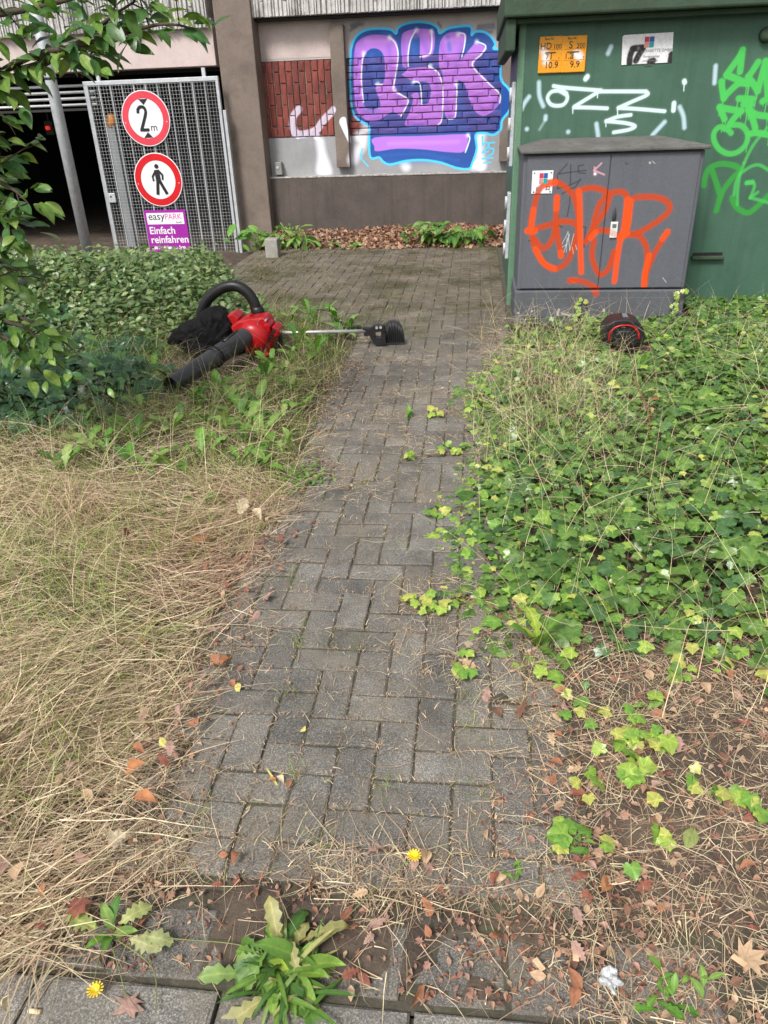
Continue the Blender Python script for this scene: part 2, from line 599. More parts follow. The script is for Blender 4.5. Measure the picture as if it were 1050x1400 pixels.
JG = 0.0055
full = [paver_mesh(0.2 - JG, 0.1 - JG, i) for i in range(8)]
half = [paver_mesh(0.1 - JG, 0.1 - JG, 50 + i) for i in range(4)]
bricks = []
ox, oy = -0.82, 1.02
for j in range(0, 88):
    for i in range(-20, 14):
        k = (i - j) % 4
        if k == 0: cells = [(i, j), (i + 1, j)]
        elif k == 2: cells = [(i, j), (i, j - 1)]
        else: continue
        ok = []
        for (ci, cj) in cells:
            cx, cy = ox + 0.1 * (ci + 0.5), oy + 0.1 * (cj + 0.5)
            xl = -0.82 if cy < 5.72 else -2.6
            ok.append(xl <= cx <= (0.27 if cy < 5.72 else 0.33) and 1.0 < cy < 9.7)
        if not any(ok): continue
        cs = [c for c, q in zip(cells, ok) if q]
        cx = ox + 0.1 * (sum(c[0] for c in cs) / len(cs) + 0.5); cy = oy + 0.1 * (sum(c[1] for c in cs) / len(cs) + 0.5)
        bricks.append((cx, cy, len(cs) == 2, k == 0))
bricks.sort(key=lambda b: b[1])


def brick_pose(cx, cy, g):
    dz = max(g.gauss(0, 0.0022), -0.0022) - 0.004 * float(sstep(0.35, 0.5, abs(cx + 0.3))) * (cy < 5)
    return Matrix.Translation((cx, cy, dz)) @ Matrix.Rotation(g.gauss(0, 0.011), 4, 'X') @ Matrix.Rotation(g.gauss(0, 0.011), 4, 'Y') @ Matrix.Rotation(g.gauss(0, 0.012), 4, 'Z')


rest = MB()
g = random.Random(5)
for n, (cx, cy, isf, horiz) in enumerate(bricks):
    me = g.choice(full if isf else half)
    M = brick_pose(cx, cy, g)
    if isf and not horiz: M = M @ Matrix.Rotation(rad(90), 4, 'Z')
    if g.random() < 0.5: M = M @ Matrix.Rotation(rad(180), 4, 'Z')
    if n < 299:
        o = bpy.data.objects.new('paving_brick', me); COL.objects.link(o); o.parent = path; o.matrix_local = M
    else:
        rest.add([M @ v.co for v in me.vertices], [list(f.vertices) for f in me.polygons])
rest.build('paving_bricks', m_paver, path, kind='stuff')

# pavement slabs and the row of edging stones in front
pav = MB().add([(-6, -3, -0.02), (6, -3, -0.02), (6, 0.775, -0.02), (-6, 0.775, -0.02)], [(0, 1, 2, 3)]).build('pavement', m_joint, kind='structure')
slabs = [paver_mesh(0.362, 0.50, 70 + i, 0.06, 0.006, m_slab, 'pavement_slab') for i in range(4)]
for i in range(-4, 5):
    for r in range(2):
        o = bpy.data.objects.new('pavement_slab', slabs[(i + r) % 4]); COL.objects.link(o); o.parent = pav
        o.location = (-0.45 + 0.37 * (i + 0.5) + 0.185 * r, 0.528 - 0.508 * r, 0.004 + g.gauss(0, 0.002)); o.rotation_euler = (g.gauss(0, 0.006), g.gauss(0, 0.006), g.gauss(0, 0.004))
kb = MB().add([(-1.0, 0.776, -0.012), (0.75, 0.776, -0.012), (0.75, 0.985, -0.012), (-1.0, 0.985, -0.012)], [(0, 1, 2, 3)]).build('kerb_strip', m_joint, kind='structure')
edg = [paver_mesh(0.192, 0.145, 90 + i, 0.06, 0.005, m_paver, 'edging_stone') for i in range(4)]
for i in range(-3, 4):
    o = bpy.data.objects.new('edging_stone', edg[i % 4]); COL.objects.link(o); o.parent = kb
    o.location = (-0.20 + 0.2 * i, 0.878 + g.gauss(0, 0.006), -0.004 + g.gauss(0, 0.004)); o.rotation_euler = (g.gauss(0, 0.02), g.gauss(0, 0.02), g.gauss(0, 0.03))

# ================================================================== SPRAY PAINT
# --- mural on the garage wall
wc = Canvas((-2.75, 0.75, 0.55, 2.45), 330)
PUR, NAVY, CYAN, WHT = srgb(192, 122, 228), srgb(16, 74, 158), srgb(70, 205, 255), srgb(240, 240, 250)
OUT = [(-1.489, 2.023), (-1.474, 2.11), (-1.418, 2.212), (-1.312, 2.273), (-1.169, 2.287), (-1.007, 2.272), (-0.944, 2.23), (-0.916, 2.285), (-0.825, 2.321), (-0.684, 2.332), (-0.544, 2.312), (-0.464, 2.267), (-0.436, 2.214), (-0.344, 2.254), (-0.225, 2.269), (-0.102, 2.269), (-0.07, 2.234), (-0.072, 2.181), (-0.026, 2.211), (0.074, 2.203), (0.155, 2.15), (0.201, 2.08), (0.183, 2.038), (0.26, 2.001), (0.281, 1.73), (0.367, 1.629), (0.412, 1.529), (0.387, 1.403), (0.309, 1.304), (0.293, 1.202), (0.212, 1.148), (0.107, 1.17), (0.002, 1.154), (0.017, 1.002), (-0.032, 0.848), (-0.074, 0.781), (-0.224, 0.794), (-0.418, 0.858), (-0.634, 0.893), (-0.85, 0.889), (-1.047, 0.854), (-1.134, 0.886), (-1.187, 0.937), (-1.296, 0.944), (-1.301, 1.173), (-1.303, 1.287), (-1.439, 1.367), (-1.498, 1.481), (-1.509, 1.738)]
for pts in [[(-1.462, 2.333), (-1.37, 2.35)], [(-1.453, 2.312), (-1.33, 2.336)], [(-1.475, 2.282), (-1.413, 2.311)], [(0.003, 2.265), (0.17, 2.27)], [(-0.006, 2.24), (0.181, 2.241)], [(0.014, 2.214), (0.153, 2.2)], [(-0.454, 2.309), (-0.424, 2.274)]]:
    wc.stroke(pts, 0.016, srgb(70, 90, 110), 0.6, 0.03)
for pts in [[(-1.427, 1.176), (-1.387, 1.098), (-1.457, 1.003), (-1.505, 0.925)], [(-1.325, 1.288), (-1.384, 1.175)], [(0.065, 1.152), (0.049, 1.001), (0.075, 0.826)], [(-0.893, 0.91), (-0.852, 0.83)], [(-0.032, 0.829), (0.075, 0.806)]]:
    wc.stroke(pts, 0.055, WHT, 0.75, 0.09)
wc.poly(OUT, NAVY, 0.97, 0.006)
for pts in [[(-1.434, 2.091), (-1.389, 2.176), (-1.274, 2.223), (-1.11, 2.225), (-0.989, 2.195), (-0.93, 2.124), (-0.925, 1.967), (-0.953, 1.845), (-0.965, 1.684), (-0.838, 1.574), (-0.818, 1.533), (-0.894, 1.387), (-0.989, 1.428), (-1.074, 1.402), (-1.204, 1.341), (-1.332, 1.354), (-1.435, 1.442), (-1.46, 1.591), (-1.46, 1.863)], [(-0.884, 2.173), (-0.826, 2.248), (-0.664, 2.267), (-0.524, 2.244), (-0.492, 2.175), (-0.512, 2.03), (-0.565, 1.985), (-0.663, 1.984), (-0.669, 2.182), (-0.725, 2.215), (-0.777, 2.152), (-0.806, 1.998), (-0.812, 1.893), (-0.873, 1.895)], [(-0.812, 1.875), (-0.586, 1.884), (-0.463, 1.845), (-0.412, 1.736), (-0.396, 1.556), (-0.41, 1.335), (-0.462, 1.271), (-0.843, 1.273), (-0.799, 1.422), (-0.755, 1.549), (-0.775, 1.605), (-0.691, 1.62), (-0.661, 1.51), (-0.567, 1.525), (-0.556, 1.706), (-0.752, 1.748), (-0.875, 1.806), (-0.905, 1.843)], [(-0.444, 2.07), (-0.404, 2.172), (-0.304, 2.219), (-0.144, 2.199), (-0.139, 2.11), (-0.177, 2.043), (-0.21, 1.937), (-0.062, 2.073), (-0.023, 2.109), (0.103, 2.05), (0.08, 2.008), (-0.041, 1.882), (0.109, 1.736), (0.278, 1.551), (0.262, 1.461), (0.121, 1.356), (-0.004, 1.397), (-0.09, 1.546), (-0.145, 1.691), (-0.233, 1.712), (-0.233, 1.404), (-0.263, 1.34), (-0.357, 1.352), (-0.4, 1.519), (-0.393, 1.7), (-0.412, 1.825), (-0.443, 1.879)], [(-1.233, 1.161), (-0.675, 1.162), (-0.124, 1.167), (-0.088, 1.138), (-0.131, 0.977), (-0.333, 0.973), (-0.633, 1.01), (-0.956, 1.028), (-1.217, 1.006), (-1.241, 1.055)]]:
    wc.poly(pts, PUR, 0.95, 0.01)
for pts in [[(-1.313, 2.034), (-1.238, 2.092), (-1.136, 2.071), (-1.086, 1.973), (-1.095, 1.76), (-1.169, 1.727), (-1.202, 1.674), (-1.154, 1.544), (-1.167, 1.489), (-1.264, 1.464), (-1.347, 1.513), (-1.359, 1.697), (-1.356, 1.912)], [(-0.904, 1.896), (-0.822, 1.872), (-0.892, 1.816), (-0.916, 1.843)], [(0.282, 1.703), (0.367, 1.62), (0.406, 1.529), (0.377, 1.412), (0.302, 1.323)]]:
    wc.poly(pts, NAVY, 0.97, 0.008)
for pts in [[(-1.398, 2.194), (-1.272, 2.257)], [(-0.78, 1.271), (-0.42, 1.242)], [(-1.175, 0.956), (-0.633, 0.961), (-0.204, 0.872)], [(-0.344, 2.169), (-0.322, 2.049)]]:
    wc.stroke(pts, 0.02, srgb(30, 100, 190), 0.5, 0.05)
for pts in [[(-1.296, 2.172), (-1.031, 2.162)], [(-0.827, 2.188), (-0.544, 2.211)], [(-0.363, 2.136), (-0.184, 2.163)], [(-1.062, 1.089), (-0.207, 1.084)]]:
    wc.stroke(pts, 0.02, srgb(214, 150, 240), 0.55, 0.06)
for pts in [[(-1.423, 1.699), (-1.391, 1.478), (-1.182, 1.378)], [(-0.983, 1.648), (-0.881, 1.498)], [(-0.8, 1.31), (-0.441, 1.299)], [(-0.38, 1.61), (-0.316, 1.37)], [(-0.008, 1.543), (0.12, 1.393), (0.24, 1.499)], [(-0.423, 2.087), (-0.341, 1.875)], [(-0.858, 2.155), (-0.848, 1.912)], [(-0.685, 2.234), (-0.565, 2.006)], [(-1.426, 2.038), (-1.435, 1.862)], [(-1.032, 2.11), (-1.001, 1.757)], [(-0.504, 1.811), (-0.421, 1.52)], [(-0.182, 2.078), (-0.259, 1.82)]]:
    wc.stroke(pts, 0.02, srgb(112, 74, 190), 0.4, 0.10)
for pts in [[(-1.241, 2.014), (-1.188, 1.781)], [(-0.747, 2.134), (-0.729, 1.925)], [(-1.348, 1.476), (-1.201, 1.434)], [(-0.215, 1.622), (-0.149, 1.364)], [(0.102, 1.946), (0.248, 1.802)], [(-0.336, 1.296), (-0.125, 1.233)], [(-0.794, 1.732), (-0.628, 1.708)], [(-1.089, 2.25), (-0.968, 2.228)], [(-0.305, 2.261), (-0.106, 2.244)], [(-1.069, 0.875), (-0.418, 0.878)]]:
    wc.stroke(pts, 0.025, srgb(60, 120, 205), 0.4, 0.09)
wc.stroke(OUT + OUT[:1], 0.0125, CYAN, 1, 0.006)
for pts in [[(0.1, 1.053), (0.152, 1.065), (0.149, 1.017), (0.088, 0.957), (0.159, 0.969)], [(0.232, 1.063), (0.173, 1.058), (0.167, 1.007), (0.222, 0.992), (0.209, 0.939), (0.153, 0.917)], [(0.09, 0.888), (0.215, 0.896)], [(0.106, 0.841), (0.191, 0.846)], [(-1.39, 1.04), (-1.416, 0.943), (-1.329, 0.842)], [(0.09, 1.034), (0.083, 1.133)]]:
    wc.stroke(pts, 0.008, CYAN, 0.9, 0.008)
for pts in [[(-1.03, 2.196), (-0.96, 2.142), (-0.924, 2.033), (-0.946, 1.862), (-0.981, 1.72), (-0.983, 1.657), (-0.9, 1.609), (-0.813, 1.551), (-0.851, 1.46), (-0.905, 1.384)], [(-1.333, 2.044), (-1.358, 1.912), (-1.37, 1.734), (-1.354, 1.547)], [(-0.715, 2.252), (-0.777, 2.152), (-0.806, 2.015), (-0.807, 1.898)], [(-0.534, 2.245), (-0.528, 2.125), (-0.555, 2.014), (-0.667, 1.987)], [(-0.566, 1.892), (-0.463, 1.827), (-0.412, 1.719), (-0.396, 1.574), (-0.41, 1.335), (-0.452, 1.28)], [(-0.752, 1.739), (-0.67, 1.71), (-0.651, 1.496)], [(-0.214, 2.206), (-0.152, 2.187), (-0.15, 2.093), (-0.18, 1.971)], [(-0.241, 1.704), (-0.232, 1.623), (-0.243, 1.386), (-0.274, 1.337), (-0.347, 1.339)], [(-0.013, 2.114), (0.092, 2.067), (0.041, 1.983), (-0.057, 1.883), (0.13, 1.7), (0.271, 1.579), (0.277, 1.488)], [(-0.092, 1.157), (-0.07, 1.109), (-0.12, 0.967)], [(-1.2, 1.728), (-1.123, 1.722)]]:
    wc.stroke(pts, 0.0075, WHT, 0.97, 0.006)
for pts in [[(-1.02, 2.196)], [(-1.329, 2.049)], [(-0.705, 2.255)], [(-0.534, 2.236)], [(-0.545, 1.892)], [(-0.228, 2.195)], [(-0.013, 2.114)], [(-1.173, 1.73)], [(-0.752, 1.734)], [(-0.241, 1.7)], [(-0.092, 1.153)], [(-0.978, 1.662)]]:
    wc.stroke(pts, 0.022, WHT, 0.85, 0.05)
for pts in [[(-2.156, 1.494), (-2.229, 1.421), (-2.254, 1.312), (-2.228, 1.237)], [(-2.228, 1.237), (-2.138, 1.22), (-1.966, 1.254), (-1.875, 1.35), (-1.721, 1.477)], [(-2.245, 1.287), (-2.195, 1.212)], [(-1.981, 1.243), (-1.957, 1.193)]]:
    wc.stroke(pts, 0.042, srgb(226, 216, 238), 0.93, 0.02)
for pts, al in zip([[(-1.966, 1.174), (-1.881, 1.172), (-1.856, 1.028), (-1.796, 0.772), (-1.982, 0.77), (-1.959, 0.98)]], [0.75]):
    wc.poly(pts, WHT, al, 0.06)
for pts in [[(-1.645, 1.345), (-1.618, 1.389), (-1.569, 1.39), (-1.554, 1.318), (-1.531, 1.111), (-1.575, 1.186), (-1.624, 1.29)]]:
    wc.poly(pts, WHT, 0.95, 0.012)
for pts in [[(0.43, 1.349), (0.389, 1.301), (0.389, 1.202), (0.438, 1.2)]]:
    wc.stroke(pts, 0.01, srgb(235, 195, 90), 1, 0.006, False)
mural = wc.image('mural_paint')

# --- white and green tags on the transformer station
sc_ = Canvas((0.28, 2.75, 0.2, 2.0), 330)
PW = srgb(205, 225, 225)
for pts in [[(0.56, 1.583), (0.656, 1.568), (0.901, 1.543)], [(0.901, 1.543), (0.811, 1.494), (0.721, 1.445)], [(0.721, 1.44), (0.831, 1.435), (0.96, 1.426)], [(0.901, 1.537), (1.223, 1.526)], [(1.226, 1.523), (1.236, 1.504), (1.137, 1.465), (1.041, 1.427)], [(1.041, 1.426), (1.17, 1.416), (1.374, 1.394)], [(1.135, 1.378), (1.041, 1.368), (0.962, 1.342)], [(0.962, 1.342), (1.1, 1.326), (1.174, 1.303), (1.133, 1.281), (1.025, 1.266)]]:
    sc_.stroke(pts, 0.0125, PW, 0.97, 0.006)
sc_.stroke([(0.59, 1.552), (0.645, 1.54), (0.666, 1.501), (0.644, 1.463), (0.597, 1.454), (0.548, 1.466), (0.522, 1.506), (0.543, 1.543)], 0.0125, PW, 0.97, 0.006, closed=True)
sc_.stroke([(0.617, 1.549), (0.653, 1.53)], 0.016, PW, 0.97, 0.01)
for pts in [[(0.882, 1.534), (0.883, 1.496)], [(0.71, 1.443), (0.714, 1.4)], [(1.034, 1.426), (1.04, 1.381)], [(0.96, 1.343), (0.964, 1.305)], [(1.222, 1.511), (1.225, 1.489)], [(1.485, 1.579), (1.49, 1.52)]]:
    sc_.stroke(pts, 0.004, PW, 0.95, 0.003, False)
for pts in [[(0.792, 1.627)], [(0.798, 1.635), (0.786, 1.619)], [(1.484, 1.582), (1.488, 1.573)], [(1.433, 1.444), (1.436, 1.398)]]:
    sc_.stroke(pts, 0.016, PW, 0.97, 0.008)
for pts in [[(0.517, 1.387), (0.516, 1.369)], [(0.383, 1.307)], [(0.69, 1.279)], [(0.387, 1.52), (0.355, 1.479), (0.337, 1.44)], [(0.453, 1.609), (0.462, 1.524), (0.494, 1.456)], [(0.893, 1.326), (0.914, 1.244)], [(1.384, 1.324), (1.308, 1.239)], [(1.477, 1.418), (1.513, 1.356), (1.531, 1.282)], [(0.945, 1.813), (0.929, 1.773)], [(1.686, 1.668), (1.696, 1.563)], [(0.515, 1.362), (0.477, 1.301)], [(0.38, 1.366), (0.383, 1.304)]][:-2]:
    sc_.stroke(pts, 0.014, srgb(190, 215, 225), 0.85, 0.022)
sc_.stroke([(0.515, 1.362), (0.477, 1.301)], 0.008, PW, 0.35, 0.02)
LG, LG2 = srgb(72, 188, 84), srgb(52, 150, 58)
gt = [[(1.853, 1.759), (1.834, 1.713), (1.795, 1.652), (1.77, 1.611)], [(1.77, 1.609), (1.83, 1.588), (1.91, 1.556), (1.934, 1.552)], [(1.93, 1.551), (1.864, 1.553), (1.808, 1.504), (1.777, 1.467)], [(1.778, 1.462), (1.757, 1.523), (1.742, 1.57)], [(1.853, 1.736), (1.859, 1.627)], [(1.971, 1.681), (1.943, 1.626), (1.92, 1.593)], [(1.92, 1.592), (1.968, 1.545), (2.004, 1.502)], [(2.004, 1.502), (2.013, 1.598), (2.022, 1.681)], [(2.021, 1.685), (2.051, 1.572), (2.082, 1.461)], [(1.882, 1.459), (1.976, 1.452)], [(1.922, 1.421), (1.974, 1.419)], [(1.806, 1.329), (1.779, 1.376), (1.759, 1.409)], [(1.759, 1.407), (1.837, 1.391), (1.915, 1.378)], [(1.915, 1.378), (1.876, 1.338), (1.847, 1.294)], [(2.034, 1.264), (1.999, 1.334), (1.961, 1.387)], [(1.961, 1.385), (2.024, 1.352), (2.111, 1.339)], [(2.001, 1.226), (2.047, 1.233), (2.146, 1.216)], [(2.05, 1.436), (2.096, 1.46)]]
for pts in gt: sc_.stroke(pts, 0.021, LG, 0.95, 0.008)
sc_.stroke([(1.854, 1.29), (1.933, 1.283), (1.987, 1.228), (1.986, 1.156), (1.937, 1.108), (1.871, 1.1), (1.802, 1.134), (1.758, 1.19), (1.749, 1.244), (1.781, 1.279), (1.842, 1.259), (1.87, 1.236)], 0.018, LG, 0.85, 0.008)
for pts in [[(1.736, 0.884), (1.735, 0.951), (1.76, 1.006), (1.834, 1.032), (1.935, 1.016), (1.975, 0.982), (1.931, 0.927), (1.886, 0.853), (1.868, 0.786)], [(1.778, 0.987), (1.823, 0.901), (1.865, 0.815)], [(1.868, 0.786), (1.857, 0.703)], [(1.956, 0.794), (1.985, 0.745), (2.032, 0.705), (2.096, 0.684), (2.148, 0.722), (2.228, 0.816)]]:
    sc_.stroke(pts, 0.019, LG2, 0.9, 0.012)
for pts in [[(2.125, 1.27), (2.058, 1.181), (2.024, 1.11), (2.0, 1.033)], [(2.001, 0.972), (2.053, 1.008), (2.114, 1.016), (2.196, 0.972)], [(1.984, 0.963), (1.966, 0.898), (1.967, 0.813)], [(1.984, 0.963), (1.987, 0.85), (2.005, 0.744)], [(2.045, 0.896), (2.089, 0.895), (2.105, 0.867), (2.09, 0.791)], [(2.09, 0.791), (2.137, 0.828)], [(2.09, 0.791), (2.178, 0.768), (2.241, 0.749)], [(2.0, 1.033), (1.985, 0.954)]]:
    sc_.stroke(pts, 0.011, LG, 0.7, 0.014)
sc_.stroke([(2.045, 0.896), (2.084, 0.9)], 0.016, LG, 0.9, 0.01)
gd = [q for pts in gt for q in pts[-1:] + pts[:1]]
sc_.drips(gd, 0.0035, LG, 46, 0.03, 0.12, 4)
station_paint = sc_.image('station_paint')

# --- orange tag on the grey cabinet
cc = Canvas((0.3, 1.62, -0.02, 1.2), 400)
OR, OD = srgb(240, 76, 4), srgb(186, 62, 8)
for pts in [[(0.641, 1.097), (0.61, 1.062), (0.586, 1.036)], [(0.586, 1.034), (0.68, 1.045), (0.777, 1.053)], [(0.667, 1.09), (0.675, 0.964)], [(0.756, 1.087), (0.717, 1.082), (0.724, 1.038), (0.773, 1.034)], [(0.58, 1.025), (0.59, 0.944)], [(0.585, 0.939), (0.653, 0.953), (0.742, 0.989)], [(0.677, 0.947), (0.679, 0.848)], [(0.68, 0.837), (0.67, 0.753)], [(0.61, 0.76), (0.604, 0.681)], [(0.64, 0.68), (0.566, 0.716), (0.451, 0.649)], [(0.728, 0.69), (0.807, 0.677), (0.808, 0.538)], [(0.406, 0.591), (0.431, 0.585)], [(0.741, 1.0), (0.712, 0.947), (0.622, 0.905)], [(1.039, 1.091), (1.051, 1.086)]]:
    cc.stroke(pts, 0.0042, srgb(40, 40, 48), 0.72, 0.006, False)
for pts in [[(0.429, 0.809), (0.416, 0.684), (0.458, 0.532), (0.526, 0.43), (0.609, 0.387), (0.696, 0.44), (0.744, 0.586), (0.753, 0.723), (0.708, 0.879), (0.605, 0.969), (0.523, 0.981), (0.457, 0.928), (0.429, 0.809)], [(0.396, 0.659), (0.567, 0.702), (0.673, 0.719), (0.764, 0.687)], [(0.601, 0.726), (0.58, 0.612), (0.548, 0.554), (0.507, 0.537), (0.442, 0.608)], [(0.589, 0.881), (0.593, 0.704), (0.605, 0.646)], [(0.595, 0.681), (0.624, 0.576), (0.649, 0.482)], [(0.726, 0.919), (0.828, 0.939), (0.942, 0.898), (0.937, 0.799), (0.876, 0.687), (0.816, 0.573)], [(0.849, 0.607), (0.886, 0.822), (0.959, 0.897), (1.033, 0.907), (1.079, 0.857), (1.08, 0.672)], [(0.831, 0.608), (0.88, 0.647), (0.951, 0.652), (1.049, 0.616)], [(0.875, 0.584), (0.874, 0.467), (0.938, 0.344), (0.998, 0.382), (1.028, 0.506)], [(1.102, 0.66), (1.106, 0.845), (1.203, 0.872), (1.319, 0.855), (1.379, 0.799), (1.337, 0.733), (1.209, 0.647), (1.108, 0.615)], [(1.095, 0.621), (1.184, 0.613), (1.246, 0.543), (1.269, 0.438), (1.274, 0.258)], [(1.385, 0.633), (1.313, 0.484), (1.272, 0.343)]]:
    cc.stroke(pts, 0.019, OD, 0.92, 0.014)
for pts in [[(0.429, 0.803), (0.419, 0.684), (0.427, 0.649)], [(0.39, 0.659), (0.45, 0.66)], [(0.587, 0.881), (0.589, 0.806)], [(0.642, 0.506), (0.649, 0.479)], [(0.737, 0.919), (0.751, 0.836), (0.775, 0.609), (0.805, 0.36)], [(1.079, 0.857), (1.078, 0.672), (1.058, 0.535), (1.052, 0.291)], [(1.05, 0.604), (1.106, 0.626)], [(1.063, 0.598), (1.085, 0.627)], [(1.279, 0.473), (1.266, 0.343), (1.271, 0.259)], [(1.385, 0.635), (1.357, 0.588)], [(0.732, 0.301), (0.768, 0.304)], [(0.458, 0.532), (0.526, 0.43), (0.609, 0.387)], [(1.103, 0.845), (1.101, 0.672), (1.062, 0.604)], [(0.501, 0.962), (0.57, 0.98)], [(0.849, 0.602), (0.881, 0.641)]]:
    cc.stroke(pts, 0.0185, OR, 0.92, 0.014)
for pts in [[(0.726, 0.301), (0.818, 0.294), (0.933, 0.243)], [(0.91, 0.231), (0.931, 0.2)]]:
    cc.stroke(pts, 0.021, OD, 0.85, 0.02)
for pts in [[(0.875, 1.095), (0.854, 1.074), (0.828, 1.052), (0.902, 1.022)], [(0.831, 1.071), (0.834, 1.025)]]:
    cc.stroke(pts, 0.006, srgb(205, 150, 165), 0.85, 0.006, False)
for pts in [[(0.649, 0.564), (0.685, 0.645)], [(0.666, 0.505), (0.698, 0.633)], [(0.684, 0.505), (0.682, 0.61)], [(0.684, 0.651), (0.708, 0.516)], [(0.708, 0.516), (0.728, 0.633)], [(0.724, 0.54), (0.737, 0.492)], [(0.746, 0.557), (0.759, 0.522)], [(1.398, 0.315), (1.427, 0.281)], [(1.218, 1.1), (1.237, 1.084)], [(0.651, 0.541), (0.686, 0.564)]]:
    cc.stroke(pts, 0.0024, srgb(200, 200, 198), 0.75, 0.003, False)
cc.stroke([(0.839, 1.028)], 0.008, WHT, 0.95, 0.005)
for pts in [[(0.357, 0.064)], [(0.46, 0.078)], [(0.996, 0.085), (1.002, 0.075)], [(0.69, 0.058), (0.748, 0.041)], [(1.202, 1.09)], [(0.662, 0.09), (0.653, 0.052)]]:
    cc.stroke(pts, 0.007, srgb(190, 190, 180), 0.8, 0.01)
cabinet_paint = cc.image('cabinet_paint')

# ================================================================== GARAGE BUILDING
MP = (mural, (-2.75, 0.75, 0.55, 2.45))
m_pillar = surf('brown_painted_concrete', (0.165, 0.128, 0.106), (0.215, 0.17, 0.142), 3, 0.85, 0.2, 70, dirt=(0.06, 0.05, 0.043), dirt_amt=0.5, paint=(*MP, 0.97))
m_plinth = surf('dark_brown_plinth', (0.078, 0.064, 0.058), (0.112, 0.09, 0.078), 3, 0.85, 0.2, 60, dirt=(0.035, 0.03, 0.028), streak=(0.04, 0.034, 0.032))
m_pink = surf('pinkish_render', (0.50, 0.41, 0.385), (0.60, 0.50, 0.47), 3, 0.85, 0.12, 80, dirt=(0.25, 0.2, 0.19), dirt_amt=0.4)
m_band = surf('painted_wall_band', (0.42, 0.37, 0.35), (0.48, 0.43, 0.405), 3, 0.8, 0.12, 80, dirt=(0.22, 0.19, 0.18), dirt_amt=0.4, paint=(*MP, 0.97))
m_greyband = surf('grey_painted_band', (0.28, 0.28, 0.29), (0.34, 0.34, 0.35), 3, 0.7, 0.1, 80, dirt=(0.16, 0.16, 0.16), dirt_amt=0.4, paint=(*MP, 0.97))
m_ribbed = surf('exposed_ribbed_concrete', (0.44, 0.43, 0.41), (0.66, 0.645, 0.62), 7, 0.9, 0.5, 60, dirt=(0.15, 0.14, 0.125), dirt_amt=0.75, dscale=6, streak=(0.12, 0.11, 0.1))
m_brick = surf('red_clinker_brick', (0.17, 0.038, 0.032), (0.25, 0.062, 0.046), 9, 0.75, 0.5, 45, rvar=0.28, dirt=(0.09, 0.03, 0.032), dirt_amt=0.7, dscale=5, paint=(*MP, 0.74))
m_mortar_l = surf('pale_mortar', (0.32, 0.27, 0.21), (0.42, 0.36, 0.28), 20, 0.95, 0.3, 120, paint=(*MP, 0.6))
m_mortar_d = surf('grey_mortar', (0.07, 0.055, 0.065), (0.11, 0.09, 0.1), 20, 0.95, 0.3, 120, paint=(*MP, 0.8))
m_ledge = surf('chipped_ledge', (0.16, 0.14, 0.13), (0.6, 0.58, 0.55), 28, 0.9, 0.5, 60)
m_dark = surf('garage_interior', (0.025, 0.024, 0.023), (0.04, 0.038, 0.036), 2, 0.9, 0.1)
m_galv = surf('galvanised_steel', (0.42, 0.44, 0.46), (0.56, 0.58, 0.60), 14, 0.55, 0.05, 60, metal=0.35, rvar=0.05)
m_white_metal = surf('white_shutter', (0.52, 0.53, 0.53), (0.64, 0.64, 0.64), 4, 0.5, 0.03, dirt=(0.3, 0.3, 0.29), dirt_amt=0.4)
m_wire = surf('dull_wire', (0.40, 0.41, 0.415), (0.48, 0.49, 0.495), 14, 0.6, 0.05, metal=0.3)

bld = empty('parking_garage', (-1.0, 10.2, 0), 'brown and pink concrete parking garage wall with ribbed parapet, red brick panels and graffiti', 'building')
# back-up body of the right bay and its bands
MB().box(-2.7, 6.0, 10.32, 10.62, -0.1, 2.5).build('wall', m_dark, bld)
MB().box(-2.64, 6.0, 10.2, 10.318, 2.008, 2.46).build('upper_band', m_band, bld)
MB().box(-2.64, -1.7, 10.197, 10.2, 2.03, 2.40).build('pink_panel', m_pink, bld)
MB().box(-2.64, 6.0, 10.2, 10.318, 0.75, 1.187).build('grey_band', m_greyband, bld)
pl = MB().box(-2.62, 6.0, 10.09, 10.318, -0.12, 0.735).build('plinth', m_plinth, bld)
led = MB()
g = random.Random(11)
x = -2.62
while x < 0.7:
    w = g.uniform(0.06, 0.2)
    led.box(x, min(x + w, 0.7), 10.088 - g.uniform(0, 0.006), 10.199, 0.737, 0.748 + g.uniform(0, 0.006))
    x += w + 0.001
led.box(0.702, 6.0, 10.085, 10.199, 0.737, 0.752)
led.build('ledge', m_ledge, bld)
# brick panels
MB().box(-2.64, -1.66, 10.222, 10.318, 1.19, 2.005).build('mortar_bed', m_mortar_l, bld)
MB().box(-1.60, 0.45, 10.216, 10.318, 1.19, 2.005).build('mortar_bed', m_mortar_d, bld)
MB().box(0.452, 6.0, 10.205, 10.318, 1.19, 2.005).build('side_panel', m_band, bld)


def brick_mesh(lx, lz, seed):
    b = random.Random(seed)
    c = 0.004
    vs = []
    for (y, k) in ((0.03, 0), (0.004, 0), (-0.001, c)):
        for sx, sz in ((-1, -1), (1, -1), (1, 1), (-1, 1)):
            vs.append((sx * (lx / 2 - k) + b.uniform(-0.0015, 0.0015), y + b.uniform(-0.003, 0.003), sz * (lz / 2 - k) + b.uniform(-0.0015, 0.0015)))
    vs.append((b.uniform(-0.2, 0.2) * lx, -0.003 - b.uniform(0, 0.004), b.uniform(-0.2, 0.2) * lz))
    fs = []
    for r in range(2):
        for k in range(4):
            j = (k + 1) % 4
            fs.append((r * 4 + k, r * 4 + j, r * 4 + 4 + j, r * 4 + 4 + k))
    fs += [(8 + k, 8 + (k + 1) % 4, 12) for k in range(4)]
    me = bpy.data.meshes.new('wall_brick')
    me.from_pydata(vs, [], fs)
    me.materials.append(m_brick)
    return me


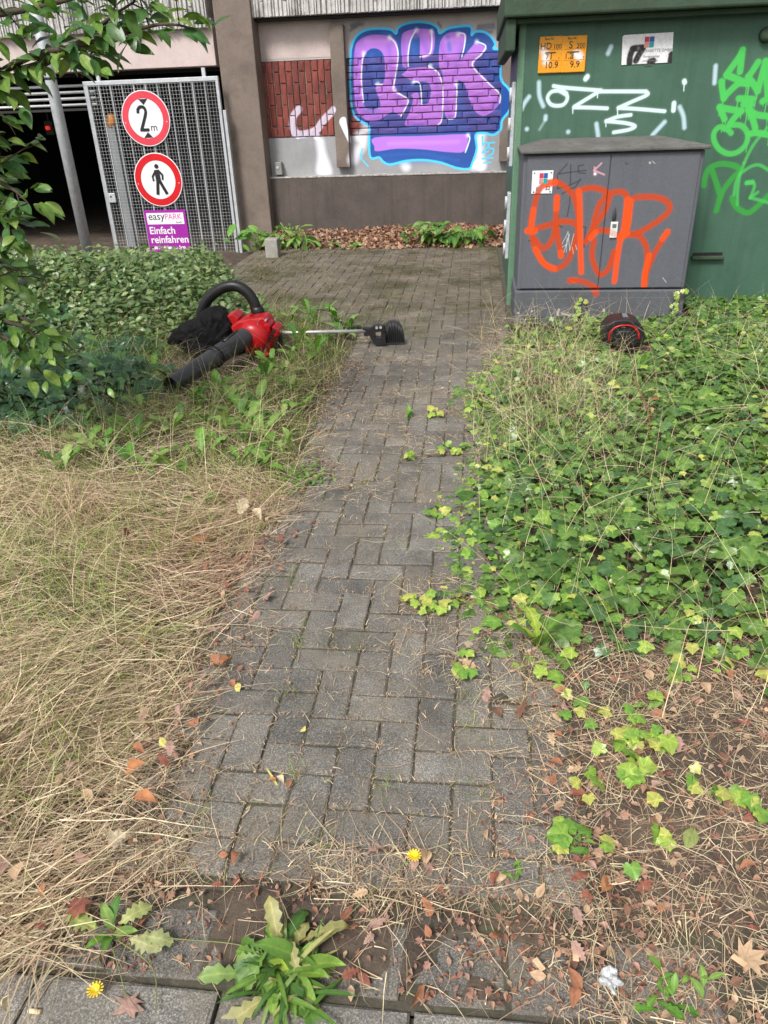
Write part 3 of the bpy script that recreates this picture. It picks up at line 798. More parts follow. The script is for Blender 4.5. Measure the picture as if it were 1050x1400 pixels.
bf = [brick_mesh(0.232, 0.064, i) for i in range(6)]
bh = [brick_mesh(0.108, 0.064, 20 + i) for i in range(4)]


def put_brick(x, z, full_, vert):
    o = bpy.data.objects.new('wall_brick', g.choice(bf if full_ else bh))
    COL.objects.link(o); o.parent = bld
    o.location = Vector((x, 10.2 + g.gauss(0, 0.003), z)) - WLOC[bld.name]
    if vert: o.scale = (0.955, 1, 1.06)
    o.rotation_euler = (g.gauss(0, 0.012), (rad(90) if vert else 0) + g.gauss(0, 0.008), g.gauss(0, 0.012))


rows = 11
ph = (2.005 - 1.19) / rows
for r in range(rows):                       # lying courses under the mural
    z = 1.19 + ph * (r + 0.5)
    x = -1.545 + [0.0, 0.125, 0.06, 0.185][r % 4] - 0.12
    while x < 0.34:
        x0, x1 = max(x, -1.55), min(x + 0.24, 0.293)
        if x1 - x0 > 0.2: put_brick((x0 + x1) / 2, z, True, False)
        elif x1 - x0 > 0.1: put_brick((x0 + x1) / 2, z, False, False)
        x += 0.24
for c_ in range(12):                        # standing courses on the left
    x = -2.60 + 0.079 * (c_ + 0.5)
    full_h, half_h = 0.2325, 0.11625
    z = 1.193
    if c_ % 2: put_brick(x, z + half_h / 2, False, True); z += half_h
    while z + half_h < 2.012:
        if z + full_h < 2.012: put_brick(x, z + full_h / 2, True, True); z += full_h
        else: put_brick(x, z + half_h / 2, False, True); z += half_h
# pillars and posts
MB().box(-3.004, -2.567, 9.92, 10.7, -0.2, 4.2, 0.012).build('pillar', m_pillar, bld)
MB().box(-1.706, -1.543, 10.08, 10.199, 0.842, 2.339, 0.006).build('post', m_pillar, bld)
PX0 = 0.29
MB().box(PX0, PX0 + 0.16, 10.08, 10.199, 0.857, 2.41, 0.006).build('post', m_pillar, bld)
# ribbed parapet panels, one each side of the pillar
def ribbed(x0, x1, z0, z1, seed):
    b = random.Random(seed)
    mb = MB()
    mb.box(x0, x1, 9.99, 10.3, z0, z1)
    x = x0
    while x < x1 - 0.02:
        w = b.uniform(0.022, 0.05)
        d = b.uniform(0.012, 0.04)
        x2 = min(x + w, x1)
        z = z0
        while z < z1:                       # hammered ribs broken into uneven lengths
            L_ = b.uniform(0.08, 0.5)
            z2 = min(z + L_, z1)
            dd = d + b.uniform(-0.008, 0.008)
            mb.add([(x, 9.989, z), (x2, 9.989, z), (x2 - 0.006, 9.988 - dd, z + 0.004), (x + 0.006, 9.988 - dd, z + 0.004), (x, 9.989, z2), (x2, 9.989, z2), (x2 - 0.006, 9.988 - dd * b.uniform(0.7, 1.1), z2 - 0.004), (x + 0.006, 9.988 - dd, z2 - 0.004)],
                   [(0, 1, 2, 3), (3, 2, 6, 7), (7, 6, 5, 4), (0, 3, 7, 4), (1, 5, 6, 2)])
            z = z2
        x = x2 + b.choice([0.0, 0.006, 0.014])
    return mb


ribbed(-2.62, 6.0, 2.43, 3.6, 1).build('ribbed_parapet', m_ribbed, bld)
ribbed(-8.0, -3.11, 2.359, 3.6, 2).build('ribbed_parapet', m_ribbed, bld)
MB().box(-2.6, 6, 10.05, 10.3, 2.40, 2.428).build('painted_shadow_line', m_dark, bld)  # solid dark strip standing in for the shadow line under the parapet
LZ = 1.982
MB().box(-8.0, -3.08, 10.05, 10.35, LZ, 2.46, 0.008).build('lintel', m_pink, bld)
# dark garage hall behind the opening
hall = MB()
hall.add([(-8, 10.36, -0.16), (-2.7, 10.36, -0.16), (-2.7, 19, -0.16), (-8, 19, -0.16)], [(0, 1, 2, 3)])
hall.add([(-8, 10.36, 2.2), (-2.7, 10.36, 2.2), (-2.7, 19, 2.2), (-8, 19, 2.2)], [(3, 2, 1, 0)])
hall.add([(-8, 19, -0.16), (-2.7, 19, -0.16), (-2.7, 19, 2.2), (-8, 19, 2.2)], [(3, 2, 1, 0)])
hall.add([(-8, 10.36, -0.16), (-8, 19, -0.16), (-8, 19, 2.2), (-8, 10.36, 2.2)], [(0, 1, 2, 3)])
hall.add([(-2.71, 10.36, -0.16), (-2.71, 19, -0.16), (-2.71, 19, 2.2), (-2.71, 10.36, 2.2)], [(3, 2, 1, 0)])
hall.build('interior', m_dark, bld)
MB().box(-8, -3.1, 10.4, 10.45, LZ - 0.04, LZ + 0.2).build('track_beam', m_dark, bld)
sh = empty('roller_shutter', (-6.0, 10.3, 1.6), 'raised pale roller shutter under the lintel left of the mesh gate', 'shutter')
zt, zb = 1.876, 1.598
ns = 4
for k in range(ns):
    z0 = zb + (zt - zb) * k / ns; z1 = zb + (zt - zb) * (k + 1) / ns
    MB().tube([(-8, 10.22, (z0 + z1) / 2), (-4.72, 10.22, (z0 + z1) / 2)], (z1 - z0) / 2 * 0.97, 10, squash=0.5).build('slat', m_white_metal, sh)
MB().box(-8, -4.72, 10.19, 10.26, zb - 0.03, zb - 0.003).build('bottom_rail', m_dark, sh)
p = (-5.985, 11.2, 1.379)
rl = empty('signal_lamp', p, 'small red signal lamp glowing inside the dark garage entrance', 'lamp')
MB().tube([(p[0], p[1], p[2]), (p[0], p[1] + 0.05, p[2])], [0.026, 0.026], 12).build('lens', emit('red_lamp', (0.7, 0.03, 0.015), 0.45), rl)
MB().box(p[0] - 0.06, p[0] + 0.06, p[1] + 0.052, p[1] + 0.12, p[2] - 0.09, p[2] + 0.09, 0.01).build('housing', m_dark, rl)
MB().box(p[0] - 0.01, p[0] + 0.01, p[1] + 0.08, p[1] + 0.10, p[2] + 0.09, 2.2).build('hanger', m_dark, rl)
p = (-4.663, 10.4, 1.453)
ol = empty('beacon_lamp', p, 'orange beacon lamp on a grey post behind the mesh gate', 'lamp')
MB().tube([(p[0], p[1], p[2] - 0.08), (p[0], p[1], p[2] - 0.02), (p[0], p[1], p[2] + 0.05), (p[0], p[1], p[2] + 0.075)], [0.06, 0.065, 0.055, 0.02], 14).build('dome', surf('orange_plastic', (0.75, 0.27, 0.02), (0.85, 0.33, 0.03), 5, 0.3, 0), ol)
MB().box(p[0] - 0.05, p[0] + 0.05, p[1] - 0.05, p[1] + 0.05, -0.16, p[2] - 0.081, 0.004).build('post', surf('grey_steel_post', (0.2, 0.21, 0.22), (0.28, 0.29, 0.3), 4, 0.6), ol)

# electrical box on the wall ledge
bx = (-2.455, 10.0, 0.851)
eb = empty('socket_box', (bx[0], 10.19, bx[2]), 'small grey socket box on the wall ledge beside the brown pillar', 'box')
m_box = surf('grey_plastic', (0.23, 0.23, 0.21), (0.29, 0.28, 0.26), 5, 0.6)
MB().box(bx[0] - 0.042, bx[0] + 0.042, 10.10, 10.195, bx[2] - 0.075, bx[2] + 0.07, 0.006).build('housing', m_box, eb)
MB().disc(bx[0] - 0.008, bx[2] + 0.01, 0.017, 10.094, 10.099, 16).build('key_switch', m_galv, eb)

# ================================================================== MESH GATE WITH SIGNS
GY = 9.75
gx0, gx1 = -4.644, -2.992
gz1 = 1.865
gz0 = -0.14
gate = empty('mesh_gate', ((gx0 + gx1) / 2, GY, gz0), 'galvanised wire mesh gate leaf carrying two round signs', 'gate')
fr = 0.045
MB().box(gx0, gx1, GY, GY + 0.05, gz1 - fr, gz1, 0.004).build('frame_rail', m_galv, gate)
MB().box(gx0, gx1, GY, GY + 0.05, gz0, gz0 + fr, 0.004).build('frame_rail', m_galv, gate)
MB().box(gx0, gx0 + 0.05, GY + 0.002, GY + 0.048, gz0 + fr + 0.001, gz1 - fr - 0.001, 0.004).build('frame_post', m_galv, gate)
MB().box(gx1 - 0.035, gx1, GY + 0.002, GY + 0.048, gz0 + fr + 0.001, gz1 - fr - 0.001, 0.004).build('frame_post', m_galv, gate)
MB().box(gx1 + 0.012, gx1 + 0.05, GY + 0.01, GY + 0.06, gz0, gz1 - 0.35, 0.004).build('stop_post', m_galv, gate)
nb = 10
for k in range(1, nb + 1):
    x = gx0 + 0.04 + (gx1 - gx0 - 0.07) * k / (nb + 1)
    MB().box(x - 0.007, x + 0.007, GY + 0.012, GY + 0.036, gz0 + fr + 0.001, gz1 - fr - 0.001).build('bar', m_galv, gate)
wm = MB()
x = gx0 + 0.05
while x < gx1 - 0.03:
    wm.box(x - 0.0014, x + 0.0014, GY + 0.004, GY + 0.008, gz0 + fr, gz1 - fr); x += 0.0385
z = gz0 + fr + 0.02
while z < gz1 - fr:
    wm.box(gx0 + 0.05, gx1 - 0.035, GY + 0.0, GY + 0.0038, z - 0.0014, z + 0.0014); z += 0.0385
wm.build('wire_mesh', m_wire, gate, kind='stuff')
lk = (-4.537, 9.7, 0.589)
lb = MB().box(lk[0] - 0.045, lk[0] + 0.045, GY - 0.03, GY - 0.001, lk[2] - 0.055, lk[2] + 0.055, 0.006).build('lock_box', m_galv, gate)
MB().disc(lk[0] - 0.01, lk[2] + 0.015, 0.012, GY - 0.034, GY - 0.0305, 12).build('keyhole', m_dark, lb)
for px in (0.12, 0.9):
    x = gx0 + (gx1 - gx0) * px
    MB().box(x - 0.02, x + 0.02, GY + 0.01, GY + 0.04, gz1 + 0.001, gz1 + 0.09).build('hanger', m_galv, gate)

m_sred = surf('sign_red_faded', (0.62, 0.045, 0.07), (0.70, 0.06, 0.09), 4, 0.35, 0.0, dirt=(0.5, 0.05, 0.06), dirt_amt=0.3)
m_sred2 = surf('sign_red', (0.55, 0.008, 0.014), (0.62, 0.012, 0.018), 4, 0.35, 0.0, dirt=(0.4, 0.02, 0.02), dirt_amt=0.3)
m_swhite = surf('sign_white', (0.74, 0.75, 0.78), (0.80, 0.80, 0.82), 4, 0.35, 0.0, dirt=(0.6, 0.6, 0.6), dirt_amt=0.35)
m_black = surf('black_print', (0.012, 0.012, 0.013), (0.02, 0.02, 0.02), 4, 0.45, 0.0)
m_mag = surf('sign_purple', (0.30, 0.018, 0.30), (0.34, 0.025, 0.34), 4, 0.35, 0.0)
m_pinkp = surf('pink_print', (0.6, 0.09, 0.38), (0.62, 0.10, 0.4), 4, 0.4, 0)


def round_sign(cx, cz, ra, red, label):
    t = empty('round_sign', (cx, GY, cz - ra), label, 'sign')
    MB().disc(cx, cz, ra, GY - 0.012, GY - 0.009, 64).build('plate', m_swhite, t)
    MB().ring(cx, cz, ra * 0.965, ra * 0.715, GY - 0.0145, GY - 0.0122, 64).build('red_ring', red, t)
    MB().box(cx - 0.02, cx + 0.02, GY - 0.0085, GY - 0.002, cz - ra * 0.9, cz + ra * 0.9).build('clamp_rail', m_galv, t)
    for s in (-1, 1):
        MB().disc(cx + s * ra * 0.86, cz - 0.04, 0.008, GY - 0.018, GY - 0.0146, 10).build('bolt', m_galv, t)
    return t


c1 = (-3.931, 9.73, 1.457)
R1 = 0.299
t = round_sign(c1[0], c1[2], R1, m_sred, 'round red and white height limit sign reading 2 m, upper sign on the gate')
ty = GY - 0.0135
two = Canvas.smooth([(-0.085, 0.062), (-0.078, 0.10), (-0.045, 0.125), (-0.005, 0.118), (0.012, 0.085), (0.005, 0.045), (-0.03, -0.03), (-0.072, -0.115)], 4)
num = MB()
for k in range(len(two) - 1):
    a_, b_ = Vector(two[k]), Vector(two[k + 1]); dd = (b_ - a_).normalized(); nn = Vector((-dd.y, dd.x)) * 0.0165; a_ = a_ - dd * 0.004; b_ = b_ + dd * 0.004
    num.prism([(c1[0] + q.x, c1[2] + q.y) for q in (a_ + nn, b_ + nn, b_ - nn, a_ - nn)], ty - 0.003 - 0.00005 * k, ty)
num.box(c1[0] - 0.09, c1[0] + 0.022, ty - 0.0045, ty, c1[2] - 0.135, c1[2] - 0.104)
num.build('lettering', m_black, t)
text('m', c1[0] + 0.085, ty, c1[2] - 0.133, 0.115, m_black, t, 'CENTER')
MB().prism([(c1[0] - 0.055, c1[2] + 0.205), (c1[0] + 0.055, c1[2] + 0.205), (c1[0], c1[2] + 0.145)], ty - 0.003, ty).build('arrow', m_black, t)
MB().prism([(c1[0] - 0.055, c1[2] - 0.205), (c1[0] + 0.055, c1[2] - 0.205), (c1[0], c1[2] - 0.145)], ty - 0.003, ty).build('arrow', m_black, t)
c2 = (-3.9, 9.73, 0.782)
R2 = 0.306
t = round_sign(c2[0], c2[2], R2, m_sred2, 'round red and white no pedestrians sign, lower round sign on the gate')
wk = MB()
q = R2 / 0.3
def lim(a, b, w):
    d = Vector((b[0] - a[0], b[1] - a[1])); n = Vector((-d.y, d.x)).normalized() * w * q / 2
    A = Vector((c2[0] + a[0] * q, c2[2] + a[1] * q)); B_ = Vector((c2[0] + b[0] * q, c2[2] + b[1] * q))
    wk.prism([tuple(A + n), tuple(B_ + n), tuple(B_ - n), tuple(A - n)], ty - 0.003 - wk_n[0] * 0.0003, ty); wk_n[0] += 1
wk_n = [0]
wk.disc(c2[0] + 0.004, c2[2] + 0.150 * q, 0.026 * q, ty - 0.003, ty, 20)
lim((0.0, 0.112), (0.004, -0.01), 0.062)
lim((-0.016, 0.10), (-0.066, 0.035), 0.024); lim((-0.063, 0.042), (-0.058, -0.012), 0.022)
lim((0.018, 0.105), (0.066, 0.05), 0.024); lim((0.064, 0.056), (0.058, 0.0), 0.022)
lim((-0.006, 0.0), (-0.032, -0.165), 0.036); lim((0.012, 0.0), (0.088, -0.16), 0.036)
wk.build('walking_figure', m_black, t)
pA, pB = (-4.161, 9.73, 0.414), (-3.616, 9.73, 0.455)
pw = pB[0] - pA[0]; px0 = pA[0]; pz1 = (pA[2] + pB[2]) / 2; pz0 = pz1 - 0.58
t = empty('parking_sign', (px0 + pw / 2, GY, pz0), 'purple parking app panel reading Einfach reinfahren, lowest on the gate', 'sign')
MB().box(px0, px0 + pw, GY - 0.012, GY - 0.008, pz0, pz1, 0.001).build('plate', m_mag, t)
MB().box(px0 + 0.03, px0 + pw - 0.03, GY - 0.0145, GY - 0.0122, pz1 - 0.17, pz1 - 0.035).build('logo_plate', m_swhite, t)
text('easy', px0 + 0.05, GY - 0.0155, pz1 - 0.115, 0.125, m_black, t, sx=1.0)
text('PARK', px0 + 0.265, GY - 0.0155, pz1 - 0.115, 0.10, m_pinkp, t, sx=0.92)
text('GmbH', px0 + pw - 0.14, GY - 0.0155, pz1 - 0.158, 0.03, m_black, t)
text('Einfach', px0 + 0.035, GY - 0.0135, pz1 - 0.285, 0.122, m_swhite, t, bold=0.002)
text('reinfahren', px0 + 0.035, GY - 0.0135, pz1 - 0.395, 0.122, m_swhite, t, bold=0.002)
text('mit ? wir snaps .hen', px0 + 0.035, GY - 0.0135, pz1 - 0.470, 0.056, m_swhite, t, bold=0.003)

# galvanised post in front of the gate
pb, pt = (-4.868, 9.45, 0.072), (-4.875, 9.45, 2.13)
pole = empty('signpost', (pb[0], 9.45, -0.02), 'galvanised round post standing left of the mesh gate, half hidden by leaves', 'post')
MB().tube([(pb[0], 9.45, -0.15), (pt[0], 9.45, 2.1), (pt[0], 9.45, 4.3)], 0.066, 20).build('pipe', m_galv, pole)
st = (-4.821, 9.4, 1.897)
MB().tube([(pt[0], 9.45, st[2] - 0.012), (pt[0], 9.45, st[2] + 0.012)], 0.071, 20).build('strap', m_black, pole)

# small concrete stub at the corner of the paving
cs = (-2.305, 8.789)
MB().box(cs[0] - 0.075, cs[0] + 0.075, cs[1], cs[1] + 0.15, -0.05, 0.2, 0.012).build('concrete_stub', surf('pale_concrete', (0.28, 0.27, 0.24), (0.38, 0.36, 0.33), 8, 0.9, 0.4, dirt=(0.12, 0.12, 0.08)), origin=(cs[0], cs[1], 0), label='short grey concrete stub post at the foot of the brown pillar', cat='post')

# ================================================================== TRANSFORMER STATION
SP = (station_paint, (0.28, 2.75, 0.2, 2.0))
m_green = surf('station_green_paint', (0.050, 0.115, 0.077), (0.066, 0.138, 0.096), 2.2, 0.5, 0.06, 90, dirt=(0.03, 0.07, 0.045), dirt_amt=0.5, streak=(0.035, 0.08, 0.052), paint=(*SP, 0.97), spec=0.35)
m_green_l = surf('station_corner_green', (0.10, 0.20, 0.125), (0.13, 0.24, 0.155), 4, 0.5, 0.05, dirt=(0.07, 0.13, 0.085))
m_roof = surf('station_roof_green', (0.028, 0.055, 0.035), (0.05, 0.085, 0.052), 6, 0.8, 0.4, 50, dirt=(0.055, 0.062, 0.03), dirt_amt=0.7, dscale=5)
SX0 = 0.295
sta = empty('transformer_station', (1.8, 6.4, 0), 'dark green transformer station box with a thick flat roof and sprayed tags', 'building')
MB().box(SX0 + 0.02, 3.6, 6.4, 8.3, -0.1, 1.985).build('wall', m_green, sta)
MB().box(SX0 - 0.004, SX0 + 0.05, 6.392, 6.46, -0.1, 1.984, 0.01).build('corner_post', m_green_l, sta)
rz = 2.004
rf = MB().box(SX0 - 0.12, 3.8, 6.22, 8.5, rz, rz + 0.22, 0.015)
rf.build('roof', m_roof, sta)
MB().box(SX0 - 0.10, SX0 - 0.03, 6.26, 8.45, rz - 0.20, rz - 0.002, 0.012).box(SX0 - 0.029, 3.75, 6.30, 6.38, rz - 0.035, rz - 0.002, 0.006).build('roof_edge', m_roof, sta)
for z0, z1 in ((1.05, 1.62), (0.36, 0.86)):
    hb = MB().box(SX0 - 0.032, SX0 - 0.005, 6.44, 6.56, z0, z1, 0.004).build('hinge_rail', m_galv, sta)
    for k in range(3):
        z = z0 + (z1 - z0) * (0.15 + 0.35 * k)
        MB().tube([(SX0 - 0.04, 6.45, z - 0.05), (SX0 - 0.04, 6.45, z + 0.05)], 0.012, 8).build('hinge', m_galv, hb)
va, vb = (1.723, 6.4, 0.375), (1.968, 6.4, 0.372)
MB().box(va[0], vb[0] + 0.0, 6.36, 6.399, va[2] - 0.028, va[2] - 0.004, 0.004).build('sill_lip', m_roof, sta)
MB().box(va[0] + 0.01, vb[0] - 0.01, 6.396, 6.3985, va[2] - 0.003, va[2] + 0.02).build('slot', m_black, sta)
kb_ = (1.992, 6.36, 1.843)
MB().tube([(kb_[0], 6.398, kb_[2]), (kb_[0], 6.36, kb_[2]), (kb_[0], 6.345, kb_[2])], [0.05, 0.045, 0.02], 14).build('wall_knob', m_roof, sta)

m_yel = surf('plaque_yellow', (0.72, 0.29, 0.012), (0.80, 0.34, 0.02), 5, 0.4, 0.0, paint=None)
def plaque(pa, pb, label, rows, seed):
    x0, x1, z1, z0 = pa[0], pb[0], pa[1], pb[1]
    t = empty('utility_plaque', ((x0 + x1) / 2, 6.4, z0), label, 'plaque')
    MB().box(x0, x1, 6.384, 6.3985, z0, z1, 0.006).build('plate', m_yelp, t)
    for (s, fx, fz, size) in rows:
        text(s, x0 + (x1 - x0) * fx, 6.3828, z0 + (z1 - z0) * fz, size, m_black, t, 'CENTER')
    for fz in (0.345, 0.645):
        MB().box(x0 + 0.012, x1 - 0.012, 6.3822, 6.3838, z0 + (z1 - z0) * fz - 0.001, z0 + (z1 - z0) * fz + 0.001).build('rule', m_rule, t)
    return t


pc = Canvas((0.3, 0.9, 1.55, 2.0), 500)
for pts in [[(0.471, 1.809), (0.486, 1.778)], [(0.488, 1.755), (0.492, 1.739)], [(0.703, 1.778), (0.731, 1.757)], [(0.721, 1.769)]]:
    pc.stroke(pts, 0.02, (0.93, 0.93, 0.93), 0.92, 0.045)
m_yelp = surf('plaque_yellow', (0.72, 0.29, 0.012), (0.80, 0.34, 0.02), 5, 0.4, 0.0, paint=(pc.image('plaque_overspray'), (0.3, 0.9, 1.55, 2.0), 0.97))
m_rule = surf('plaque_rule', (0.45, 0.17, 0.01), (0.5, 0.2, 0.01), 5, 0.5, 0)
A = [(0.439, 1.893), (0.606, 1.665)]
B2 = [(0.603, 1.891), (0.774, 1.664)]
t = plaque(A[0], A[1], 'yellow plaque reading HD 100 and 10.9, left of the pair', [('Bau Nr', 0.42, 0.90, 0.022), ('HD', 0.29, 0.66, 0.056), ('100', 0.77, 0.66, 0.040), ('7', 0.36, 0.385, 0.045), ('.', 0.86, 0.40, 0.055), ('10.9', 0.56, 0.14, 0.058)], 1)
HP = A[0][1] - A[1][1]
MB().box(A[0][0] + 0.045, A[0][0] + 0.12, 6.381, 6.383, A[1][1] + 0.545 * HP, A[1][1] + 0.57 * HP).build('bar_print', m_black, t)
MB().box(A[0][0] + 0.085, A[0][0] + 0.091, 6.3812, 6.3832, A[1][1] + 0.38 * HP, A[1][1] + 0.544 * HP).build('bar_print', m_black, t)
t = plaque(B2[0], B2[1], 'yellow plaque reading S 200 and 9.9, right of the pair', [('Bau Nr', 0.38, 0.90, 0.022), ('S', 0.34, 0.66, 0.064), ('200', 0.76, 0.66, 0.042), ('1.2', 0.28, 0.385, 0.048), ('.', 0.9, 0.40, 0.055), ('9.9', 0.56, 0.14, 0.058)], 2)
MB().box(B2[0][0] + 0.035, B2[0][0] + 0.12, 6.381, 6.383, B2[1][1] + 0.545 * HP, B2[1][1] + 0.57 * HP).build('bar_print', m_black, t)
MB().box(B2[0][0] + 0.075, B2[0][0] + 0.081, 6.3812, 6.3832, B2[1][1] + 0.38 * HP, B2[1][1] + 0.544 * HP).build('bar_print', m_black, t)
# white notice
ST = [(1.018, 1.88), (1.364, 1.882), (1.379, 1.693), (1.03, 1.698)]
stc = Canvas((0.9, 1.5, 1.6, 2.0), 500)
for pts in [[(1.096, 1.793), (1.084, 1.747), (1.085, 1.707)], [(1.167, 1.795), (1.142, 1.752), (1.128, 1.721)], [(1.113, 1.796), (1.158, 1.797)], [(1.226, 1.71), (1.248, 1.715)], [(1.37, 1.749), (1.368, 1.713)]]:
    stc.stroke(pts, 0.021, (0.02, 0.02, 0.02), 0.98, 0.012)
m_not = surf('notice_white', (0.72, 0.73, 0.74), (0.78, 0.78, 0.79), 4, 0.45, 0, paint=(stc.image('notice_overspray'), (0.9, 1.5, 1.6, 2.0), 0.99))
nx0, nx1 = ST[0][0], ST[1][0]; nz0, nz1 = ST[3][1], ST[0][1]
t = empty('notice', ((nx0 + nx1) / 2, 6.4, nz0), 'white notice with a small coloured logo and black spray blobs', 'notice')
MB().prism([(ST[3][0], nz0), (ST[2][0], nz0 + 0.004), (nx1, nz1 + 0.004), (nx0 + 0.01, nz1), (nx0, nz1 - 0.01)], 6.394, 6.398).build('sheet', m_not, t)
cols = [((0.55, 0.03, 0.08), 0, 1), ((0.02, 0.1, 0.35), 1, 1), ((0.55, 0.25, 0.2), 0, 0), ((0.02, 0.3, 0.32), 1, 0)]
for k, (c_, i, j) in enumerate(cols):
    MB().box(nx0 + 0.155 + 0.034 * i, nx0 + 0.187 + 0.034 * i, 6.3925, 6.3938, nz1 - 0.082 + 0.034 * j, nz1 - 0.050 + 0.034 * j).build('logo_field', surf('logo_%d' % k, c_, c_, 5, 0.5, 0), t)
m_prt = surf('grey_print', (0.12, 0.12, 0.13), (0.16, 0.16, 0.17), 5, 0.5, 0)
for s, dx, dz, sz in (('ISABETTE GMBH', 0.165, 0.110, 0.026), ('Garagenanlage', 0.155, 0.142, 0.02), ('und Parkhaus', 0.155, 0.168, 0.02), ('Telefon', 0.165, 0.194, 0.02)):
    text(s, nx0 + dx, 6.3935, nz1 - dz, sz, m_prt, t)

# ================================================================== GREY CABINET
CP = (cabinet_paint, (0.3, 1.62, -0.02, 1.2))
m_cab = surf('cabinet_grey', (0.100, 0.106, 0.124), (0.120, 0.126, 0.145), 2.5, 0.55, 0.04, 90, dirt=(0.085, 0.086, 0.09), dirt_amt=0.5, streak=(0.09, 0.09, 0.096), paint=(*CP, 0.98), spec=0.35)
m_cabd = surf('cabinet_base_grey', (0.084, 0.089, 0.101), (0.108, 0.113, 0.126), 3, 0.7, 0.15, 60, dirt=(0.06, 0.058, 0.05), dirt_amt=0.6, paint=(*CP, 0.9))
m_cabt = surf('cabinet_top', (0.075, 0.073, 0.068), (0.17, 0.165, 0.155), 14, 0.85, 0.4, 60, dirt=(0.06, 0.055, 0.045), dirt_amt=0.8, dscale=7)
CY = 5.85
cx0, cx1 = 0.338, 1.566
czb, czt = 0.233, 1.163
cab = empty('utility_cabinet', ((cx0 + cx1) / 2, CY, 0), 'grey two-door street cabinet with an orange spray tag', 'cabinet')
MB().box(cx0, cx1, CY + 0.012, 6.38, czb, czt, 0.012).build('body', m_cab, cab)
MB().box(cx0 - 0.015, cx1 + 0.01, CY - 0.006, 6.385, -0.06, czb - 0.004, 0.012).build('base', m_cabd, cab)
MB().box(cx0 + 0.06, cx1 - 0.05, CY - 0.011, CY - 0.0065, 0.03, czb - 0.06, 0.002).build('base_panel', m_cabd, cab)
xm = 0.938
dl = MB().box(cx0 + 0.028, xm - 0.003, CY, CY + 0.0115, czb + 0.012, czt - 0.012, 0.004).build('door', m_cab, cab)
dr = MB().box(xm + 0.003, cx1 - 0.028, CY, CY + 0.0115, czb + 0.012, czt - 0.012, 0.004).build('door', m_cab, cab)
hp = [(1.0, 0.758), (1.007, 0.656)]
hnd = MB().hull([(hp[0][0] - 0.02, CY - 0.001, hp[0][1] - 0.05), (hp[0][0] + 0.02, CY - 0.001, hp[0][1] - 0.05), (hp[0][0] - 0.008, CY - 0.001, hp[0][1] + 0.06), (hp[0][0] + 0.01, CY - 0.001, hp[0][1] + 0.06), (hp[0][0] - 0.018, CY - 0.022, hp[0][1] - 0.045), (hp[0][0] + 0.018, CY - 0.022, hp[0][1] - 0.045), (hp[0][0], CY - 0.012, hp[0][1] + 0.055)], 1).build('handle', surf('dark_handle', (0.03, 0.03, 0.033), (0.05, 0.05, 0.055), 8, 0.4), dr)
MB().box(hp[1][0] - 0.026, hp[1][0] + 0.026, CY - 0.012, CY - 0.001, hp[1][1] - 0.055, hp[1][1] + 0.055, 0.004).build('lock_plate', surf('lock_white', (0.62, 0.62, 0.6), (0.7, 0.7, 0.68), 6, 0.5, 0.02, paint=(*CP, 0.4)), dr)
MB().box(hp[1][0] - 0.014, hp[1][0] + 0.014, CY - 0.0135, CY - 0.0122, hp[1][1] + 0.015, hp[1][1] + 0.04).build('lock_print', m_prt, dr)
rA = 1.191
roof = MB()
e = 0.022
ring0 = [(cx0 - e, CY - 0.03), (cx1 + e, CY - 0.03), (cx1 + e, 6.39), (cx0 - e, 6.39)]
roof.add([(x, y, czt + 0.003) for x, y in ring0] + [(x, y, rA) for x, y in ring0] + [(cx0 + 0.16, 6.12, rA + 0.048), (cx1 - 0.22, 6.12, rA + 0.048), (cx1 - 0.22, 6.37, rA + 0.048), (cx0 + 0.16, 6.37, rA + 0.048)],
         [(0, 3, 2, 1)] + [(k, (k + 1) % 4, 4 + (k + 1) % 4, 4 + k) for k in range(4)] + [(4 + k, 4 + (k + 1) % 4, 8 + (k + 1) % 4, 8 + k) for k in range(4)] + [(8, 9, 10, 11)])
roof = roof.build('roof', m_cabt, cab)
bv = roof.modifiers.new('bevel', 'BEVEL'); bv.width = 0.008; bv.segments = 2
sq = [(0.399, 1.059), (0.55, 1.061), (0.555, 0.908), (0.405, 0.909)]
t = empty('cabinet_sticker', (sq[0][0], CY, sq[3][1]), 'small white plate with a coloured logo, top left on the grey cabinet', 'plate')
m_cstk = surf('sticker_white', (0.72, 0.73, 0.75), (0.78, 0.78, 0.8), 4, 0.45, 0, paint=(*CP, 0.98))
MB().box(sq[3][0], sq[1][0], CY - 0.005, CY - 0.001, sq[3][1], sq[0][1], 0.001).build('plate', m_cstk, t)
for fx in (0.1, 0.9):
    for fz in (0.08, 0.9):
        MB().disc(sq[3][0] + (sq[1][0] - sq[3][0]) * fx, sq[3][1] + (sq[0][1] - sq[3][1]) * fz, 0.005, CY - 0.0075, CY - 0.0052, 10).build('screw', m_black, t)
for k, (c_, i, j) in enumerate(cols):
    MB().box(sq[3][0] + 0.05 + 0.03 * i, sq[3][0] + 0.078 + 0.03 * i, CY - 0.0065, CY - 0.0052, sq[0][1] - 0.085 + 0.036 * j, sq[0][1] - 0.052 + 0.036 * j).build('logo_field', bpy.data.materials['logo_%d' % k], t)
text('F', sq[3][0] + 0.03, CY - 0.006, sq[3][1] + 0.02, 0.035, m_black, t)
text('22', sq[3][0] + 0.095, CY - 0.006, sq[3][1] + 0.025, 0.035, m_black, t)

